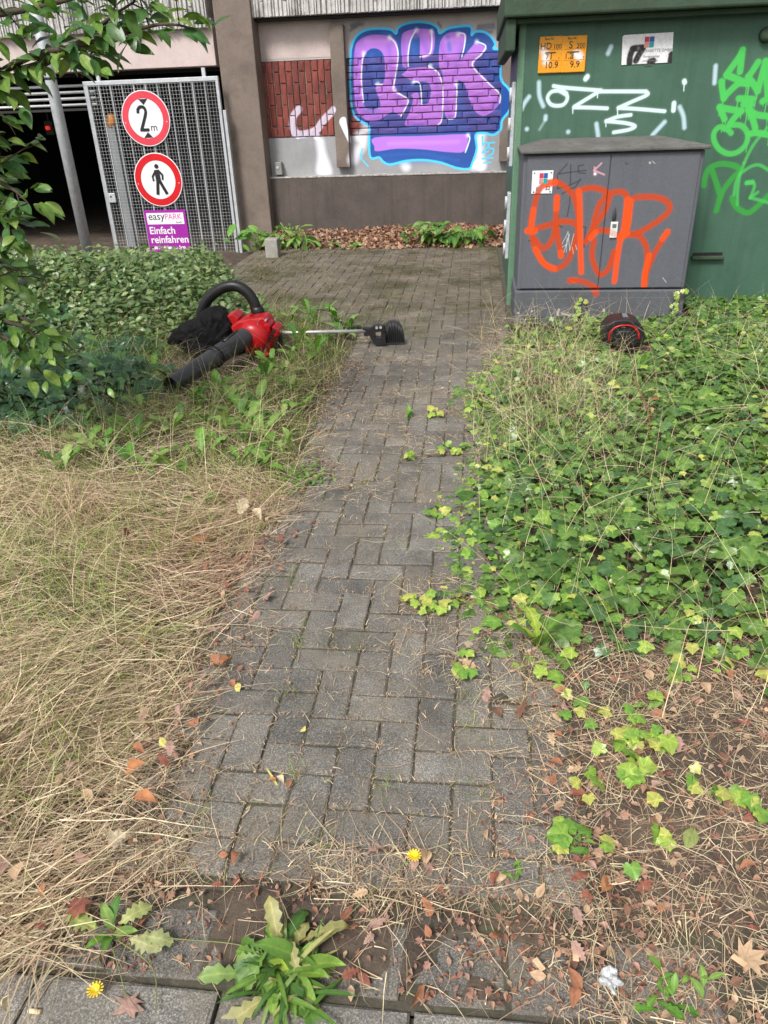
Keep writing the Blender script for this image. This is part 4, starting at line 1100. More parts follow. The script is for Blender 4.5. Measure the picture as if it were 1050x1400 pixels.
# ================================================================== GARDEN TOOLS
m_red = surf('red_plastic', (0.38, 0.006, 0.010), (0.47, 0.010, 0.014), 5, 0.3, 0.03, 60, dirt=(0.35, 0.03, 0.025), dirt_amt=0.4)
m_blk = surf('black_plastic', (0.010, 0.010, 0.011), (0.018, 0.018, 0.019), 6, 0.36, 0.06, 80, dirt=(0.05, 0.046, 0.04), dirt_amt=0.35)
m_tube = surf('grey_black_plastic', (0.032, 0.032, 0.035), (0.048, 0.048, 0.051), 6, 0.38, 0.05, 80, dirt=(0.09, 0.085, 0.075), dirt_amt=0.5)
m_bag = surf('black_nylon', (0.006, 0.006, 0.0065), (0.011, 0.011, 0.012), 9, 0.75, 0.35, 120, spec=0.2)
m_alu = surf('aluminium_shaft', (0.55, 0.55, 0.54), (0.66, 0.66, 0.65), 12, 0.35, 0.02, metal=0.6)
m_grey2 = surf('mid_grey_plastic', (0.16, 0.17, 0.19), (0.2, 0.21, 0.23), 8, 0.5)

bo = (-1.443, 4.86, 0.04)
bl = empty('leaf_blower', (bo[0], bo[1], float(hgt(bo[0], bo[1]))), 'red and black leaf blower with black collecting bag lying in the grass', 'leaf blower')
noz = [(-1.745, 4.04, 0.094), (-1.704, 4.15, 0.106), (-1.617, 4.4, 0.135), (-1.604, 4.44, 0.138), (-1.508, 4.66, 0.175), (-1.455, 4.8, 0.194)]
nz = MB().tube(noz, [0.055, 0.057, 0.061, 0.065, 0.066, 0.066], 22, caps=False, squash=0.92)
nz.tube([noz[0], (np.array(noz[0]) * 0.7 + np.array(noz[1]) * 0.3)], [0.052, 0.053], 22, caps=False)
nz.tube([np.array(noz[1]) * 0.6 + np.array(noz[0]) * 0.4, noz[1]], [0.051, 0.051], 22)
nzo = nz.build('nozzle', m_tube, bl)
d = (Vector(noz[3]) - Vector(noz[2])).normalized()
MB().tube([Vector(noz[3]) - d * 0.012, Vector(noz[3]) + d * 0.0, Vector(noz[3]) + d * 0.02], [0.066, 0.070, 0.069], 22).build('collar', m_blk, nzo)
tb = [(-1.532, 4.5, 0.225), (-1.477, 4.62, 0.258)]
MB().tube([Vector(tb[0]) + Vector((0, -0.045, 0.012)), Vector(tb[1]) + Vector((0, -0.045, 0.012))], 0.012, 8, squash=0.5).build('latch', m_blk, nzo)
hs_ = [(-1.853, 5.0, 0.255), (-1.833, 5.0, 0.31), (-1.79, 5.0, 0.372), (-1.71, 5.0, 0.433), (-1.623, 5.0, 0.462), (-1.556, 5.0, 0.453), (-1.499, 5.0, 0.41), (-1.467, 5.0, 0.347), (-1.456, 5.0, 0.28), (-1.45, 5.0, 0.235)]
hp_ = Canvas.smooth(hs_, 6)
MB().tube(hp_, [0.037 + 0.0 * k for k in range(len(hp_))], 20).build('suction_hose', m_blk, bl)
c0 = [(-1.452, 5.0, 0.325), (-1.45, 5.0, 0.302), (-1.447, 5.0, 0.295), (-1.444, 5.0, 0.268)]
MB().tube(c0, [0.041, 0.042, 0.044, 0.044], 20).build('hose_collar', m_blk, bl)
# red housing: bevelled body, rounded fan volute in front, blocks with gaps at the rear
def rounded(poly, y0, y1, bev):
    bm = bmesh.new()
    n_ = len(poly)
    v0 = [bm.verts.new((x_, y0, z_)) for x_, z_ in poly]; v1 = [bm.verts.new((x_, y1, z_)) for x_, z_ in poly]
    bm.faces.new(v0); bm.faces.new(v1[::-1])
    for i in range(n_): bm.faces.new((v0[i], v1[i], v1[(i + 1) % n_], v0[(i + 1) % n_]))
    bmesh.ops.recalc_face_normals(bm, faces=bm.faces[:])
    bmesh.ops.bevel(bm, geom=bm.edges[:], offset=bev, segments=3, affect='EDGES', profile=0.5, clamp_overlap=True)
    return bm
hsg = MB().bm(rounded([(-1.586, 0.242), (-1.537, 0.276), (-1.452, 0.289), (-1.349, 0.303), (-1.328, 0.271), (-1.311, 0.211), (-1.309, 0.141), (-1.344, 0.042), (-1.422, 0.049), (-1.487, 0.052), (-1.516, 0.088), (-1.543, 0.159), (-1.583, 0.212)], 4.79, 4.95, 0.018))
cH = (-1.417, 4.8, 0.177)
n = 36
pr_ = [(0.012, -0.088), (0.04, -0.085), (0.07, -0.074), (0.09, -0.05), (0.098, -0.02), (0.1, 0.03)]
vs, fs = [], []
for r_, y_ in pr_:
    for k in range(n):
        a_ = 2 * math.pi * k / n
        q = 1 + 0.22 * max(0, math.cos(a_ - 2.5)) ** 2
        vs.append((cH[0] + r_ * q * math.cos(a_), cH[1] + y_, cH[2] + r_ * q * math.sin(a_)))
for i in range(len(pr_) - 1):
    for k in range(n):
        fs.append((i * n + k, i * n + (k + 1) % n, (i + 1) * n + (k + 1) % n, (i + 1) * n + k))
hsg.add(vs, fs, True)
hsg.add(vs[:n], [list(range(n))[::-1]])
hous = hsg.build('fan_housing', m_red, bl)
for poly_, y0_, y1_ in (([(-1.624, 0.3), (-1.573, 0.317), (-1.533, 0.286), (-1.545, 0.265), (-1.594, 0.231), (-1.616, 0.267)], 4.83, 4.98), ([(-1.502, 0.295), (-1.461, 0.3), (-1.458, 0.274), (-1.501, 0.27)], 4.85, 4.93), ([(-1.357, 0.252), (-1.326, 0.271), (-1.309, 0.252), (-1.318, 0.202), (-1.36, 0.206)], 4.77, 4.9), ([(-1.312, 0.236), (-1.29, 0.242), (-1.263, 0.212), (-1.269, 0.168), (-1.312, 0.162)], 4.80, 4.93), ([(-1.376, 0.094), (-1.342, 0.08), (-1.337, 0.042), (-1.372, 0.048)], 4.76, 4.86)):
    MB().bm(rounded(poly_, y0_, y1_, 0.009)).build('motor_cover', m_red, bl)
mv = MB()
for q in [(-1.28, 4.74, 0.225), (-1.291, 4.74, 0.207), (-1.302, 4.74, 0.187), (-1.312, 4.74, 0.167)]:
    mv.box(q[0] - 0.012, q[0] + 0.012, q[1] + 0.0, q[1] + 0.03, q[2] - 0.004, q[2] + 0.004)
mv.build('vent', m_blk, hous)
for q in [(-1.336, 4.76, 0.288), (-1.36, 4.76, 0.091), (-1.44, 4.76, 0.091)]:
    MB().tube([(q[0], q[1], q[2]), (q[0], q[1] + 0.05, q[2])], 0.006, 10).build('screw', m_alu, hous)
gr = [(-1.27, 4.84, 0.179), (-1.267, 4.84, 0.138), (-1.278, 4.84, 0.094), (-1.304, 4.84, 0.058), (-1.328, 4.84, 0.048)]
MB().tube(Canvas.smooth(gr, 4), 0.015, 10).build('rear_handle', m_blk, bl)
sl = [(-1.366, 4.755, 0.302), (-1.388, 4.755, 0.272), (-1.38, 4.755, 0.243), (-1.385, 4.755, 0.213), (-1.378, 4.755, 0.196)]
MB().tube(Canvas.smooth([(p[0], p[1] - 0.005, p[2]) for p in sl], 3), 0.0022, 6).build('cable', m_grey2, bl)
bg_pts = [(-2.006, 4.83, 0.205), (-1.926, 4.83, 0.236), (-1.861, 4.83, 0.254), (-1.796, 4.83, 0.328), (-1.73, 4.83, 0.354), (-1.659, 4.83, 0.357), (-1.612, 4.83, 0.312), (-1.575, 4.83, 0.204), (-1.615, 4.83, 0.159), (-1.733, 4.83, 0.088), (-1.871, 4.83, 0.016), (-1.903, 4.83, 0.034), (-1.939, 4.83, 0.095), (-2.038, 4.83, 0.115)]
bag = MB()
vv = [(p[0], p[1] + dy, p[2]) for p in bg_pts for dy in (-0.06, 0.17)]
bag.hull(vv, 4, 0.022, 8)
from mathutils import noise as NZ
bag.v = [tuple(Vector(v) + Vector((0.3, -1, 0.5)) * (0.030 * (0.35 - abs(NZ.noise(Vector((v[0] * 15 + v[2] * 9, v[1] * 3, v[2] * 4 - v[0] * 3)))))) + Vector((0, -1, 0.3)) * 0.008 * NZ.noise(Vector(v) * 42)) for v in bag.v]
bgo = bag.build('collecting_bag', m_bag, bl)
MB().hull([(p[0], p[1] + dy, p[2]) for p in [(-2.042, 4.8, 0.155), (-1.998, 4.8, 0.219), (-1.91, 4.8, 0.242), (-1.924, 4.8, 0.106), (-2.033, 4.8, 0.119)] for dy in (-0.03, 0.06)], 3, 0.02, 16).build('bag_end', m_bag, bl)

p0, p1 = (-1.431, 5.0, 0.14), (-0.724, 5.17, 0.109)
tr_ = empty('string_trimmer', (p1[0], p1[1], float(hgt(p1[0], p1[1]))), 'silver shaft of a trimming tool with black ribbed fan guard lying on the pavers', 'garden tool')
MB().tube([p0, p1], 0.0125, 12).build('shaft', m_alu, tr_)
gd_ = MB()
blk = [(-0.712, 0.121), (-0.681, 0.145), (-0.606, 0.147), (-0.594, 0.107), (-0.626, 0.108), (-0.669, 0.104), (-0.669, 0.066), (-0.628, 0.062), (-0.626, 0.102), (-0.594, 0.102), (-0.593, 0.021), (-0.678, 0.021), (-0.703, 0.065)]
gd_.prism(blk, 5.15, 5.21)
gd_.prism([(-0.753, 0.134), (-0.706, 0.127), (-0.702, 0.078), (-0.746, 0.074)], 5.155, 5.205)
gh = gd_.build('guard_block', m_blk, tr_)
fan = [(-0.609, 0.136), (-0.57, 0.175), (-0.538, 0.18), (-0.507, 0.167), (-0.482, 0.132), (-0.468, 0.077), (-0.463, 0.026), (-0.533, 0.019), (-0.599, 0.015)]
fo = MB().prism(fan, 5.185, 5.21).build('fan_guard', m_tube, tr_)
rb = MB()
for k in range(9):
    t_ = (k + 0.5) / 9
    bx_ = fan[-1][0] + (fan[6][0] - fan[-1][0]) * t_
    tp = fan[1][0] + (fan[4][0] - fan[1][0]) * t_
    zt_ = fan[1][1] - (0.0 if t_ < .5 else (t_ - 0.5) * 0.09)
    rb.tube([(bx_, 5.18, fan[7][1] + 0.004), (tp, 5.18, zt_ - 0.006)], 0.0045, 6)
rb.build('rib', m_blk, fo)
for pp in [(-0.654, 0.137), (-0.626, 0.139)]:
    MB().disc(pp[0], pp[1], 0.010, 5.142, 5.1495, 10).build('screw', m_alu, gh)

tl = [(0.879, 0.069), (0.874, 0.143), (0.911, 0.201), (0.991, 0.219), (1.074, 0.208), (1.123, 0.159), (1.141, 0.094), (1.127, 0.056)]
tx = sum(p[0] for p in tl) / len(tl)
tool = empty('power_tool', (tx, 5.08, float(hgt(tx, 5.08))), 'black tool housing with a red arc trim lying in ivy before the grey cabinet', 'garden tool')
tlo = MB().prism(Canvas.smooth(tl, 3), 5.01, 5.2).build('housing', m_blk, tool)
bvm = tlo.modifiers.new('bevel', 'BEVEL'); bvm.width = 0.018; bvm.segments = 3; bvm.limit_method = 'ANGLE'
ra = [(0.907, 0.086), (0.912, 0.138), (0.947, 0.173), (1.0, 0.183), (1.05, 0.175), (1.088, 0.139), (1.1, 0.089)]
MB().tube([(p[0], 5.006, p[1]) for p in Canvas.smooth(ra, 4)], 0.006, 8).build('red_trim', m_red, tool)
ib = [(0.939, 0.057), (0.937, 0.134), (0.973, 0.159), (1.031, 0.159), (1.067, 0.128), (1.084, 0.057)]
ibo = MB().prism(ib, 4.965, 5.009).build('front_block', m_blk, tool)
bvm = ibo.modifiers.new('bevel', 'BEVEL'); bvm.width = 0.01; bvm.segments = 2; bvm.limit_method = 'ANGLE'
for k in range(4):
    z_ = ib[0][1] + 0.02 + 0.013 * k
    MB().box(ib[0][0] + 0.02, ib[4][0] - 0.012, 4.962, 4.966, z_, z_ + 0.005).build('slot', m_blk, ibo)
nb_ = [(0.993, 0.201), (0.995, 0.232), (1.023, 0.231), (1.038, 0.201)]
MB().prism(nb_, 5.08, 5.13).build('top_knob', m_grey2, tool)

# ================================================================== VEGETATION HELPERS
m_straw = foliage_mat('dry_straw', 0.7, 0.05, 0.25, bump=0)
m_grass = foliage_mat('green_blades', 0.5, 0.3, 0.3, bump=0)
m_ivy = foliage_mat('ivy_foliage', 0.30, 0.25, 0.55, vein=(1.9, 1.6, 1.8))
m_leaf = foliage_mat('shrub_foliage', 0.33, 0.28, 0.45, vein=(1.5, 1.4, 1.3))
m_darkleaf = foliage_mat('dark_glossy_foliage', 0.28, 0.12, 0.5, vein=(1.5, 1.5, 1.5))
m_weed = foliage_mat('weed_foliage', 0.45, 0.3, 0.35, vein=(1.7, 1.5, 1.4))
m_dead = foliage_mat('dead_leaf', 0.8, 0.15, 0.15, vein=(0.7, 0.65, 0.6), bump=0.5)
m_bark = surf('bark', (0.05, 0.035, 0.025), (0.10, 0.075, 0.055), 20, 0.9, 0.5, 90)
m_stem = surf('green_stem', (0.13, 0.17, 0.05), (0.2, 0.22, 0.08), 20, 0.6)
m_stem_dry = surf('dry_stem', (0.16, 0.08, 0.045), (0.28, 0.16, 0.09), 30, 0.8)


def blades(base, yaw, length, lean, bend, width, col, seg=4, drift=0.0, floor=True):
    """thin tapering blades; all arguments are arrays of length n"""
    n = len(yaw)
    P_ = np.zeros((seg + 1, n, 3)); P_[0] = base
    ya = yaw.copy()
    for s in range(seg):
        th = lean + bend * (s + 0.5) / seg
        st = (length / seg)[:, None] * np.stack([np.sin(th) * np.cos(ya), np.sin(th) * np.sin(ya), np.cos(th)], 1)
        P_[s + 1] = P_[s] + st
        ya = ya + drift * rng.normal(0, 1, n) / seg
    if floor:
        for s in range(1, seg + 1):
            P_[s, :, 2] = np.maximum(P_[s, :, 2], np.maximum(hgt(P_[s, :, 0], P_[s, :, 1]), -0.004 * np.ones(n)) + 0.003 + 0.3 * (base[:, 2] - hgt(base[:, 0], base[:, 1])).clip(0, 0.03))
    tw = rng.uniform(-0.9, 0.9, n)
    side = np.stack([-np.sin(yaw) * np.cos(tw), np.cos(yaw) * np.cos(tw), np.sin(tw)], 1)
    V, C = [], []
    for s in range(seg):
        w = (width * (1 - 0.75 * s / seg) * 0.5)[:, None]
        V += [P_[s] - side * w, P_[s] + side * w]
    V.append(P_[seg])
    V = np.stack(V, 1)                        # n, 2seg+1, 3
    k = V.shape[1]
    tris = []
    for s in range(seg - 1):
        tris += [(2 * s, 2 * s + 1, 2 * s + 3), (2 * s, 2 * s + 3, 2 * s + 2)]
    tris.append((2 * seg - 2, 2 * seg - 1, 2 * seg))
    T = np.array(tris)[None] + (np.arange(n) * k)[:, None, None]
    C = np.concatenate([np.repeat(col[:, None], k, 1), np.zeros((n, k, 1))], 2)
    return V.reshape(-1, 3), T.reshape(-1, 3), C.reshape(-1, 4)


class Heap:
    def __init__(s): s.V, s.T, s.C, s.n = [], [], [], 0

    def add(s, V, T, C):
        s.V.append(V); s.T.append(T + s.n); s.C.append(C); s.n += len(V)

    def build(s, name, mat, parent=None, **kw):
        return raw_mesh(name, np.concatenate(s.V), np.concatenate(s.T), mat, np.concatenate(s.C), parent, **kw)


def strip_leaf(ws, fold=0.25, curl=0.3, twist=0.0, wave=0.0, seed=0, ys=None):
    """leaf along +y (length 1): half-widths ws, V-fold, lengthwise curl"""
    n = len(ws)
    b = random.Random(seed)
    ys = ys or [i / (n - 1) for i in range(n)]
    V, A = [], []
    z, y, ang = 0.0, 0.0, curl * 0.4
    for i in range(n):
        if i:
            L_ = ys[i] - ys[i - 1]
            ang -= curl * L_ * 1.4
            y += L_ * math.cos(ang); z += L_ * math.sin(ang)
        w = ws[i]
        tx_ = twist * ys[i]
        for sgn in (-1, 0, 1):
            zz = abs(sgn) * w * fold + (b.uniform(-wave, wave) if sgn else 0)
            V.append((sgn * w * math.cos(tx_), y, z + zz + sgn * w * math.sin(tx_)))
            A.append(1.0 if sgn == 0 else 0.0)
    T = []
    for i in range(n - 1):
        a_ = 3 * i
        T += [(a_, a_ + 1, a_ + 4), (a_, a_ + 4, a_ + 3), (a_ + 1, a_ + 2, a_ + 5), (a_ + 1, a_ + 5, a_ + 4)]
    return np.array(V, float), np.array(T), np.array(A, float)


def lobed_leaf(right, centre=(0, 0.18), droop=0.12, seed=0, jit=0.03):
    """palmately lobed leaf; right = outline of the right half from base to tip with flag 1 on lobe tips"""
    b = random.Random(seed)
    out = [(x, y, f) for x, y, f in right] + [(-x, y, f) for x, y, f in right[:-1][::-1]]
    V = [(centre[0], centre[1], 0.03)]; A = [1.0]
    for x, y, f in out:
        x += b.uniform(-jit, jit); y += b.uniform(-jit, jit)
        r_ = math.hypot(x - centre[0], y - centre[1])
        V.append((x, y, -droop * r_ * r_ + (0.05 if not f else -0.02) + b.uniform(-0.03, 0.03))); A.append(float(f))
    m = len(out)
    T = [(0, 1 + k, 1 + (k + 1) % m) for k in range(m)]
    # mid ring for a rounder surface
    return np.array(V, float), np.array(T), np.array(A, float)


IVY = [(0.03, -0.04, 0), (0.27, -0.20, 0), (0.50, -0.08, 1), (0.53, 0.16, 0), (0.63, 0.38, 1), (0.47, 0.53, 0), (0.29, 0.70, 0), (0.13, 0.89, 0), (0.0, 1.0, 1)]
IVY2 = [(0.03, -0.02, 0), (0.30, -0.16, 0), (0.46, 0.02, 1), (0.46, 0.22, 0), (0.52, 0.44, 1), (0.36, 0.60, 0), (0.18, 0.82, 0), (0.0, 0.96, 1)]
MAPLE = [(0.02, 0.0, 0), (0.3, -0.12, 1), (0.26, 0.12, 0), (0.62, 0.28, 1), (0.27, 0.42, 0), (0.38, 0.72, 1), (0.13, 0.62, 0), (0.0, 1.0, 1)]
ivy_t = [lobed_leaf(IVY if i % 3 else IVY2, seed=i, droop=0.10 + 0.06 * (i % 4)) for i in range(8)]
ell = [0.05, 0.16, 0.23, 0.24, 0.19, 0.10, 0.0]
lau_t = [strip_leaf(ell, 0.22, 0.35 + 0.2 * (i % 3), 0.1 * (i % 2), 0.01, i) for i in range(6)]
sml_t = [strip_leaf([0.06, 0.26, 0.24, 0.0], 0.2, 0.3, 0, 0, i) for i in range(3)]
dock_t = [strip_leaf([0.03, 0.08, 0.14, 0.17, 0.15, 0.09, 0.0], 0.3, 0.5 + 0.3 * (i % 3), 0.2 * (i % 2), 0.015, i) for i in range(5)]
dand_t = [strip_leaf([0.02, 0.05, 0.04, 0.10, 0.06, 0.14, 0.08, 0.17, 0.12, 0.14, 0.0], 0.25, 0.5 + 0.25 * (i % 3), 0.2, 0.012, i, [0, .12, .2, .3, .36, .47, .53, .66, .74, .86, 1]) for i in range(4)]
nar_t = [strip_leaf([0.018, 0.03, 0.042, 0.046, 0.03, 0.0], 0.3, 0.55 + 0.3 * (i % 3), 0, 0.004, i) for i in range(4)]
oak_t = [strip_leaf([0.03, 0.05, 0.15, 0.09, 0.24, 0.13, 0.30, 0.16, 0.26, 0.14, 0.15, 0.0], 0.2 - 0.25 * (i % 2), 0.7 - 0.5 * (i % 3), 0.4 * (i % 2), 0.06, i, [0, .1, .18, .26, .36, .44, .55, .64, .74, .82, .92, 1]) for i in range(6)]
ovl_t = [strip_leaf([0.03, 0.17, 0.26, 0.27, 0.2, 0.1, 0.0], [0.9, -0.5, 0.5, 1.4][i % 4], 0.9 - 0.6 * (i % 3), 0.9 * ((i % 3) - 1), 0.05, i) for i in range(8)]
map_t = []
for i in range(8):
    V_, T_, A_ = lobed_leaf(MAPLE, seed=30 + i, droop=0.5 - 0.45 * (i % 3), jit=0.09)
    g_ = random.Random(i)
    an_ = g_.uniform(0, 6.28)
    b_ = V_[:, 0] * math.cos(an_) + V_[:, 1] * math.sin(an_)
    V_[:, 2] += g_.uniform(0.3, 0.9) * np.maximum(b_ - 0.1, 0) ** 1.0 * g_.choice([1, -0.6])
    V_[:, :2] -= 0.45 * np.outer(np.maximum(b_ - 0.25, 0), [math.cos(an_), math.sin(an_)])
    map_t.append((V_, T_, A_))


def frames(nrm, head):
    """rotation matrices with z=nrm and y as close to head as possible"""
    z = nrm / np.linalg.norm(nrm, axis=1, keepdims=True)
    y = head - z * np.sum(head * z, 1, keepdims=True)
    y /= np.maximum(np.linalg.norm(y, axis=1, keepdims=True), 1e-6)
    x = np.cross(y, z)
    return np.stack([x, y, z], 2)


def scatter(heap, temps, pos_, R_, s_, col):
    k = rng.integers(0, len(temps), len(s_))
    for i, (V, T, A) in enumerate(temps):
        m = np.where(k == i)[0]
        if not len(m): continue
        W_ = np.einsum('nij,vj->nvi', R_[m], V) * s_[m][:, None, None] + pos_[m][:, None]
        nv = len(V)
        TT = T[None] + (np.arange(len(m)) * nv)[:, None, None]
        CC = np.concatenate([np.repeat(col[m][:, None], nv, 1), np.repeat(A[None, :, None], len(m), 0)], 2)
        heap.add(W_.reshape(-1, 3), TT.reshape(-1, 3), CC.reshape(-1, 4))


MESHES = {}


def leaf_mesh(name, temp, key, col, mat):
    k = (name, key)
    if k not in MESHES:
        V, T, A = temp
        me = bpy.data.meshes.new(name)
        me.from_pydata(V.tolist(), [], T.tolist())
        me.polygons.foreach_set('use_smooth', [True] * len(T))
        a_ = me.color_attributes.new('Col', 'FLOAT_COLOR', 'POINT')
        a_.data.foreach_set('color', np.concatenate([np.repeat([col], len(V), 0), A[:, None]], 1).astype(np.float32).ravel())
        me.materials.append(mat)
        MESHES[k] = me
    return MESHES[k]


def leaf_obj(name, temp, key, col, mat, loc, R_, s, parent=None, **kw):
    o = bpy.data.objects.new(name, leaf_mesh(name, temp, key, col, mat))
    COL.objects.link(o)
    M = Matrix([[R_[0][0] * s, R_[0][1] * s, R_[0][2] * s, loc[0]], [R_[1][0] * s, R_[1][1] * s, R_[1][2] * s, loc[1]], [R_[2][0] * s, R_[2][1] * s, R_[2][2] * s, loc[2]], [0, 0, 0, 1]])
    if parent is not None:
        M = Matrix.Translation(-WLOC[parent.name]) @ M
        o.parent = parent
        o.matrix_local = M
    else:
        o.matrix_world = M
    return tag(o, **kw)


def mixcol(cols, n, jit=0.15):
    """random colours between list entries"""
    c = np.array(cols)
    k = rng.integers(0, len(c), n); k2 = rng.integers(0, len(c), n)
    t = rng.random((n, 1)) * 0.6
    return (c[k] * (1 - t) + c[k2] * t) * (1 + rng.normal(0, jit, (n, 1))).clip(0.5, 1.6)


def rdir(n, tilt):
    """normals tilted from vertical by about tilt radians"""
    th = np.abs(rng.normal(0, tilt, n)); ph = rng.uniform(0, 2 * np.pi, n)
    return np.stack([np.sin(th) * np.cos(ph), np.sin(th) * np.sin(ph), np.cos(th)], 1)


def rhead(n):
    ph = rng.uniform(0, 2 * np.pi, n)
    return np.stack([np.cos(ph), np.sin(ph), np.zeros(n)], 1)


def sample(n, x0, x1, y0, y1, dens, pw=1.0):
    """points in a box kept with probability dens(x,y); pw>1 crowds them towards small y"""
    out = []
    tot = 0
    while tot < n:
        x = rng.uniform(x0, x1, n * 2); y = y0 + (y1 - y0) * rng.random(n * 2) ** pw
        k = rng.random(n * 2) < dens(x, y)
        out.append(np.stack([x[k], y[k]], 1)); tot += k.sum()
        if not k.any(): break
    return np.concatenate(out)[:n]


STRAW = [(0.60, 0.48, 0.31), (0.50, 0.37, 0.235), (0.68, 0.57, 0.40), (0.36, 0.24, 0.15), (0.50, 0.45, 0.26)]
BROWN = [(0.30, 0.19, 0.135), (0.41, 0.27, 0.19), (0.52, 0.38, 0.27), (0.22, 0.14, 0.10)]
GREENS = [(0.19, 0.28, 0.05), (0.27, 0.34, 0.08), (0.13, 0.23, 0.04), (0.36, 0.38, 0.13)]

# ================================================================== GRASS, STRAW
def off_nozzle(x, y):
    a_ = np.array(noz[0][:2]); b_ = np.array(noz[-1][:2]); ab = b_ - a_
    t_ = np.clip(((x - a_[0]) * ab[0] + (y - a_[1]) * ab[1]) / (ab @ ab), -0.1, 1)
    d_ = np.hypot(x - a_[0] - t_ * ab[0], y - a_[1] - t_ * ab[1])
    return (d_ > 0.10) & ~((x > -1.75) & (x < -1.2) & (y > 4.35) & (y < 5.05) & (x - y < -5.95 + 0.0 * x))


def left_edge(y, off=0.0):
    """where the grass on the left ends"""
    return np.where(y < 5.2, -0.73 - 0.05 * sstep(1.0, 2.6, y) + 0.16 * (vnoise(y * 0, y, 2.5, 8) - 0.5), -0.95 - 1.0 * sstep(5.2, 6.6, y)) + off


h_ = Heap()
# flattened straw mat
P2 = sample(26000, -2.9, -0.5, 0.80, 4.6, lambda x, y: sstep(0.03, -0.18, x - left_edge(y)) * (0.12 + 1.9 * (fbm(x, y, 2.6, 1) - 0.28).clip(0, 0.6)) * (0.22 + 0.78 * sstep(3.3, 2.5, y + 0.5 * (fbm(x, y, 1.3, 70) - 0.5))) * sstep(5.4, 4.6, y) * (off_nozzle(x, y) | (rng.random(np.shape(x)) < 0.1)) * (x > -0.75 - 0.62 * y), 1.5)
x, y = P2[:, 0], P2[:, 1]; n = len(x)
fld = 2 * np.pi * fbm(x, y, 0.9, 2) * 1.3 + 0.4
yaw = fld + rng.normal(0, 0.55, n) + np.pi * (rng.random(n) < 0.3)
ln = rng.gamma(4, 0.044, n).clip(0.04, 0.42)
z = hgt(x, y) + rng.random(n) ** 2 * 0.055 * (0.5 + fbm(x, y, 3, 6))
hay = np.zeros(n)
for (a_, b_, r_) in [(-1.088, 2.36, 0.22), (-0.837, 2.196, 0.2), (-1.498, 2.539, 0.18), (-0.737, 1.939, 0.12), (-2.187, 3.347, 0.25), (-1.877, 3.454, 0.15), (-0.716, 1.558, 0.12), (-0.647, 0.936, 0.08), (-0.968, 2.758, 0.15)]:
    hay = np.maximum(hay, np.exp(-((x - a_) ** 2 + (y - b_) ** 2) / r_ ** 2))
warm = (0.75 * hay + 0.5 * fbm(x, y, 1.5, 4))[:, None] + rng.normal(0, 0.1, (n, 1))
HAY = [(0.40, 0.26, 0.175), (0.50, 0.34, 0.235), (0.33, 0.20, 0.135), (0.58, 0.44, 0.31)]
OLIVE = [(0.36, 0.36, 0.14), (0.46, 0.43, 0.2), (0.28, 0.3, 0.1)]
col = np.where(warm > 0.58, mixcol(HAY, n), np.where((warm < 0.24) & (y > 1.75)[:, None] & (rng.random((n, 1)) < 0.55), mixcol(OLIVE, n), np.where(rng.random((n, 1)) < 0.18, mixcol(BROWN, n), mixcol(STRAW, n))))
h_.add(*blades(np.stack([x, y, z], 1), yaw, ln, rng.normal(1.42, 0.16, n), rng.normal(0.25, 0.35, n), rng.uniform(0.0014, 0.0036, n), col, 4, 0.5))
# looser arching stems standing a little higher
P2 = sample(4200, -3.4, -0.58, 0.82, 5.9, lambda x, y: sstep(0.02, -0.12, x - left_edge(y)) * (0.3 + 0.9 * fbm(x, y, 2.0, 9)) * off_nozzle(x, y + 0.06) * (x > -0.8 - 0.62 * y), 1.15)
x, y = P2[:, 0], P2[:, 1]; n = len(x)
h_.add(*blades(np.stack([x, y, hgt(x, y)], 1), rng.uniform(0, 2 * np.pi, n), rng.gamma(6, 0.042, n).clip(0.1, 0.5), rng.uniform(0.2, 1.1, n), rng.uniform(0.5, 1.5, n), rng.uniform(0.0014, 0.0028, n), mixcol(STRAW, n), 5, 0.4))
h_.build('dry_grass', m_straw, kind='stuff', label='matted dry straw grass left of the path', cat=None)

h_ = Heap()
# short straw on the soil to the right and in front
P2 = sample(8200, -0.1, 1.7, 0.80, 2.1, lambda x, y: (0.25 + 0.9 * fbm(x, y, 3.0, 11)) * sstep(0.10, 0.3, x + 0.12 * (fbm(x, y, 4, 3) - 0.5)) * (x < 0.35 + 0.62 * y), 1.2)
P3 = sample(1500, -0.85, 0.5, 0.80, 1.16, lambda x, y: 0.12 + 1.0 * (fbm(x, y, 3.5, 12) > 0.53) * (np.abs(y - 1.02) < 0.1))
P2 = np.concatenate([P2, P3])
x, y = P2[:, 0], P2[:, 1]; n = len(x)
h_.add(*blades(np.stack([x, y, np.maximum(hgt(x, y), -0.012) + rng.random(n) ** 2 * 0.02], 1), rng.uniform(0, 2 * np.pi, n), rng.gamma(2.6, 0.028, n).clip(0.015, 0.26), rng.normal(1.48, 0.14, n), rng.normal(0.1, 0.4, n), rng.uniform(0.0010, 0.0026, n), np.where(rng.random((n, 1)) < 0.35, mixcol(BROWN, n), mixcol(STRAW, n)), 3, 0.6))
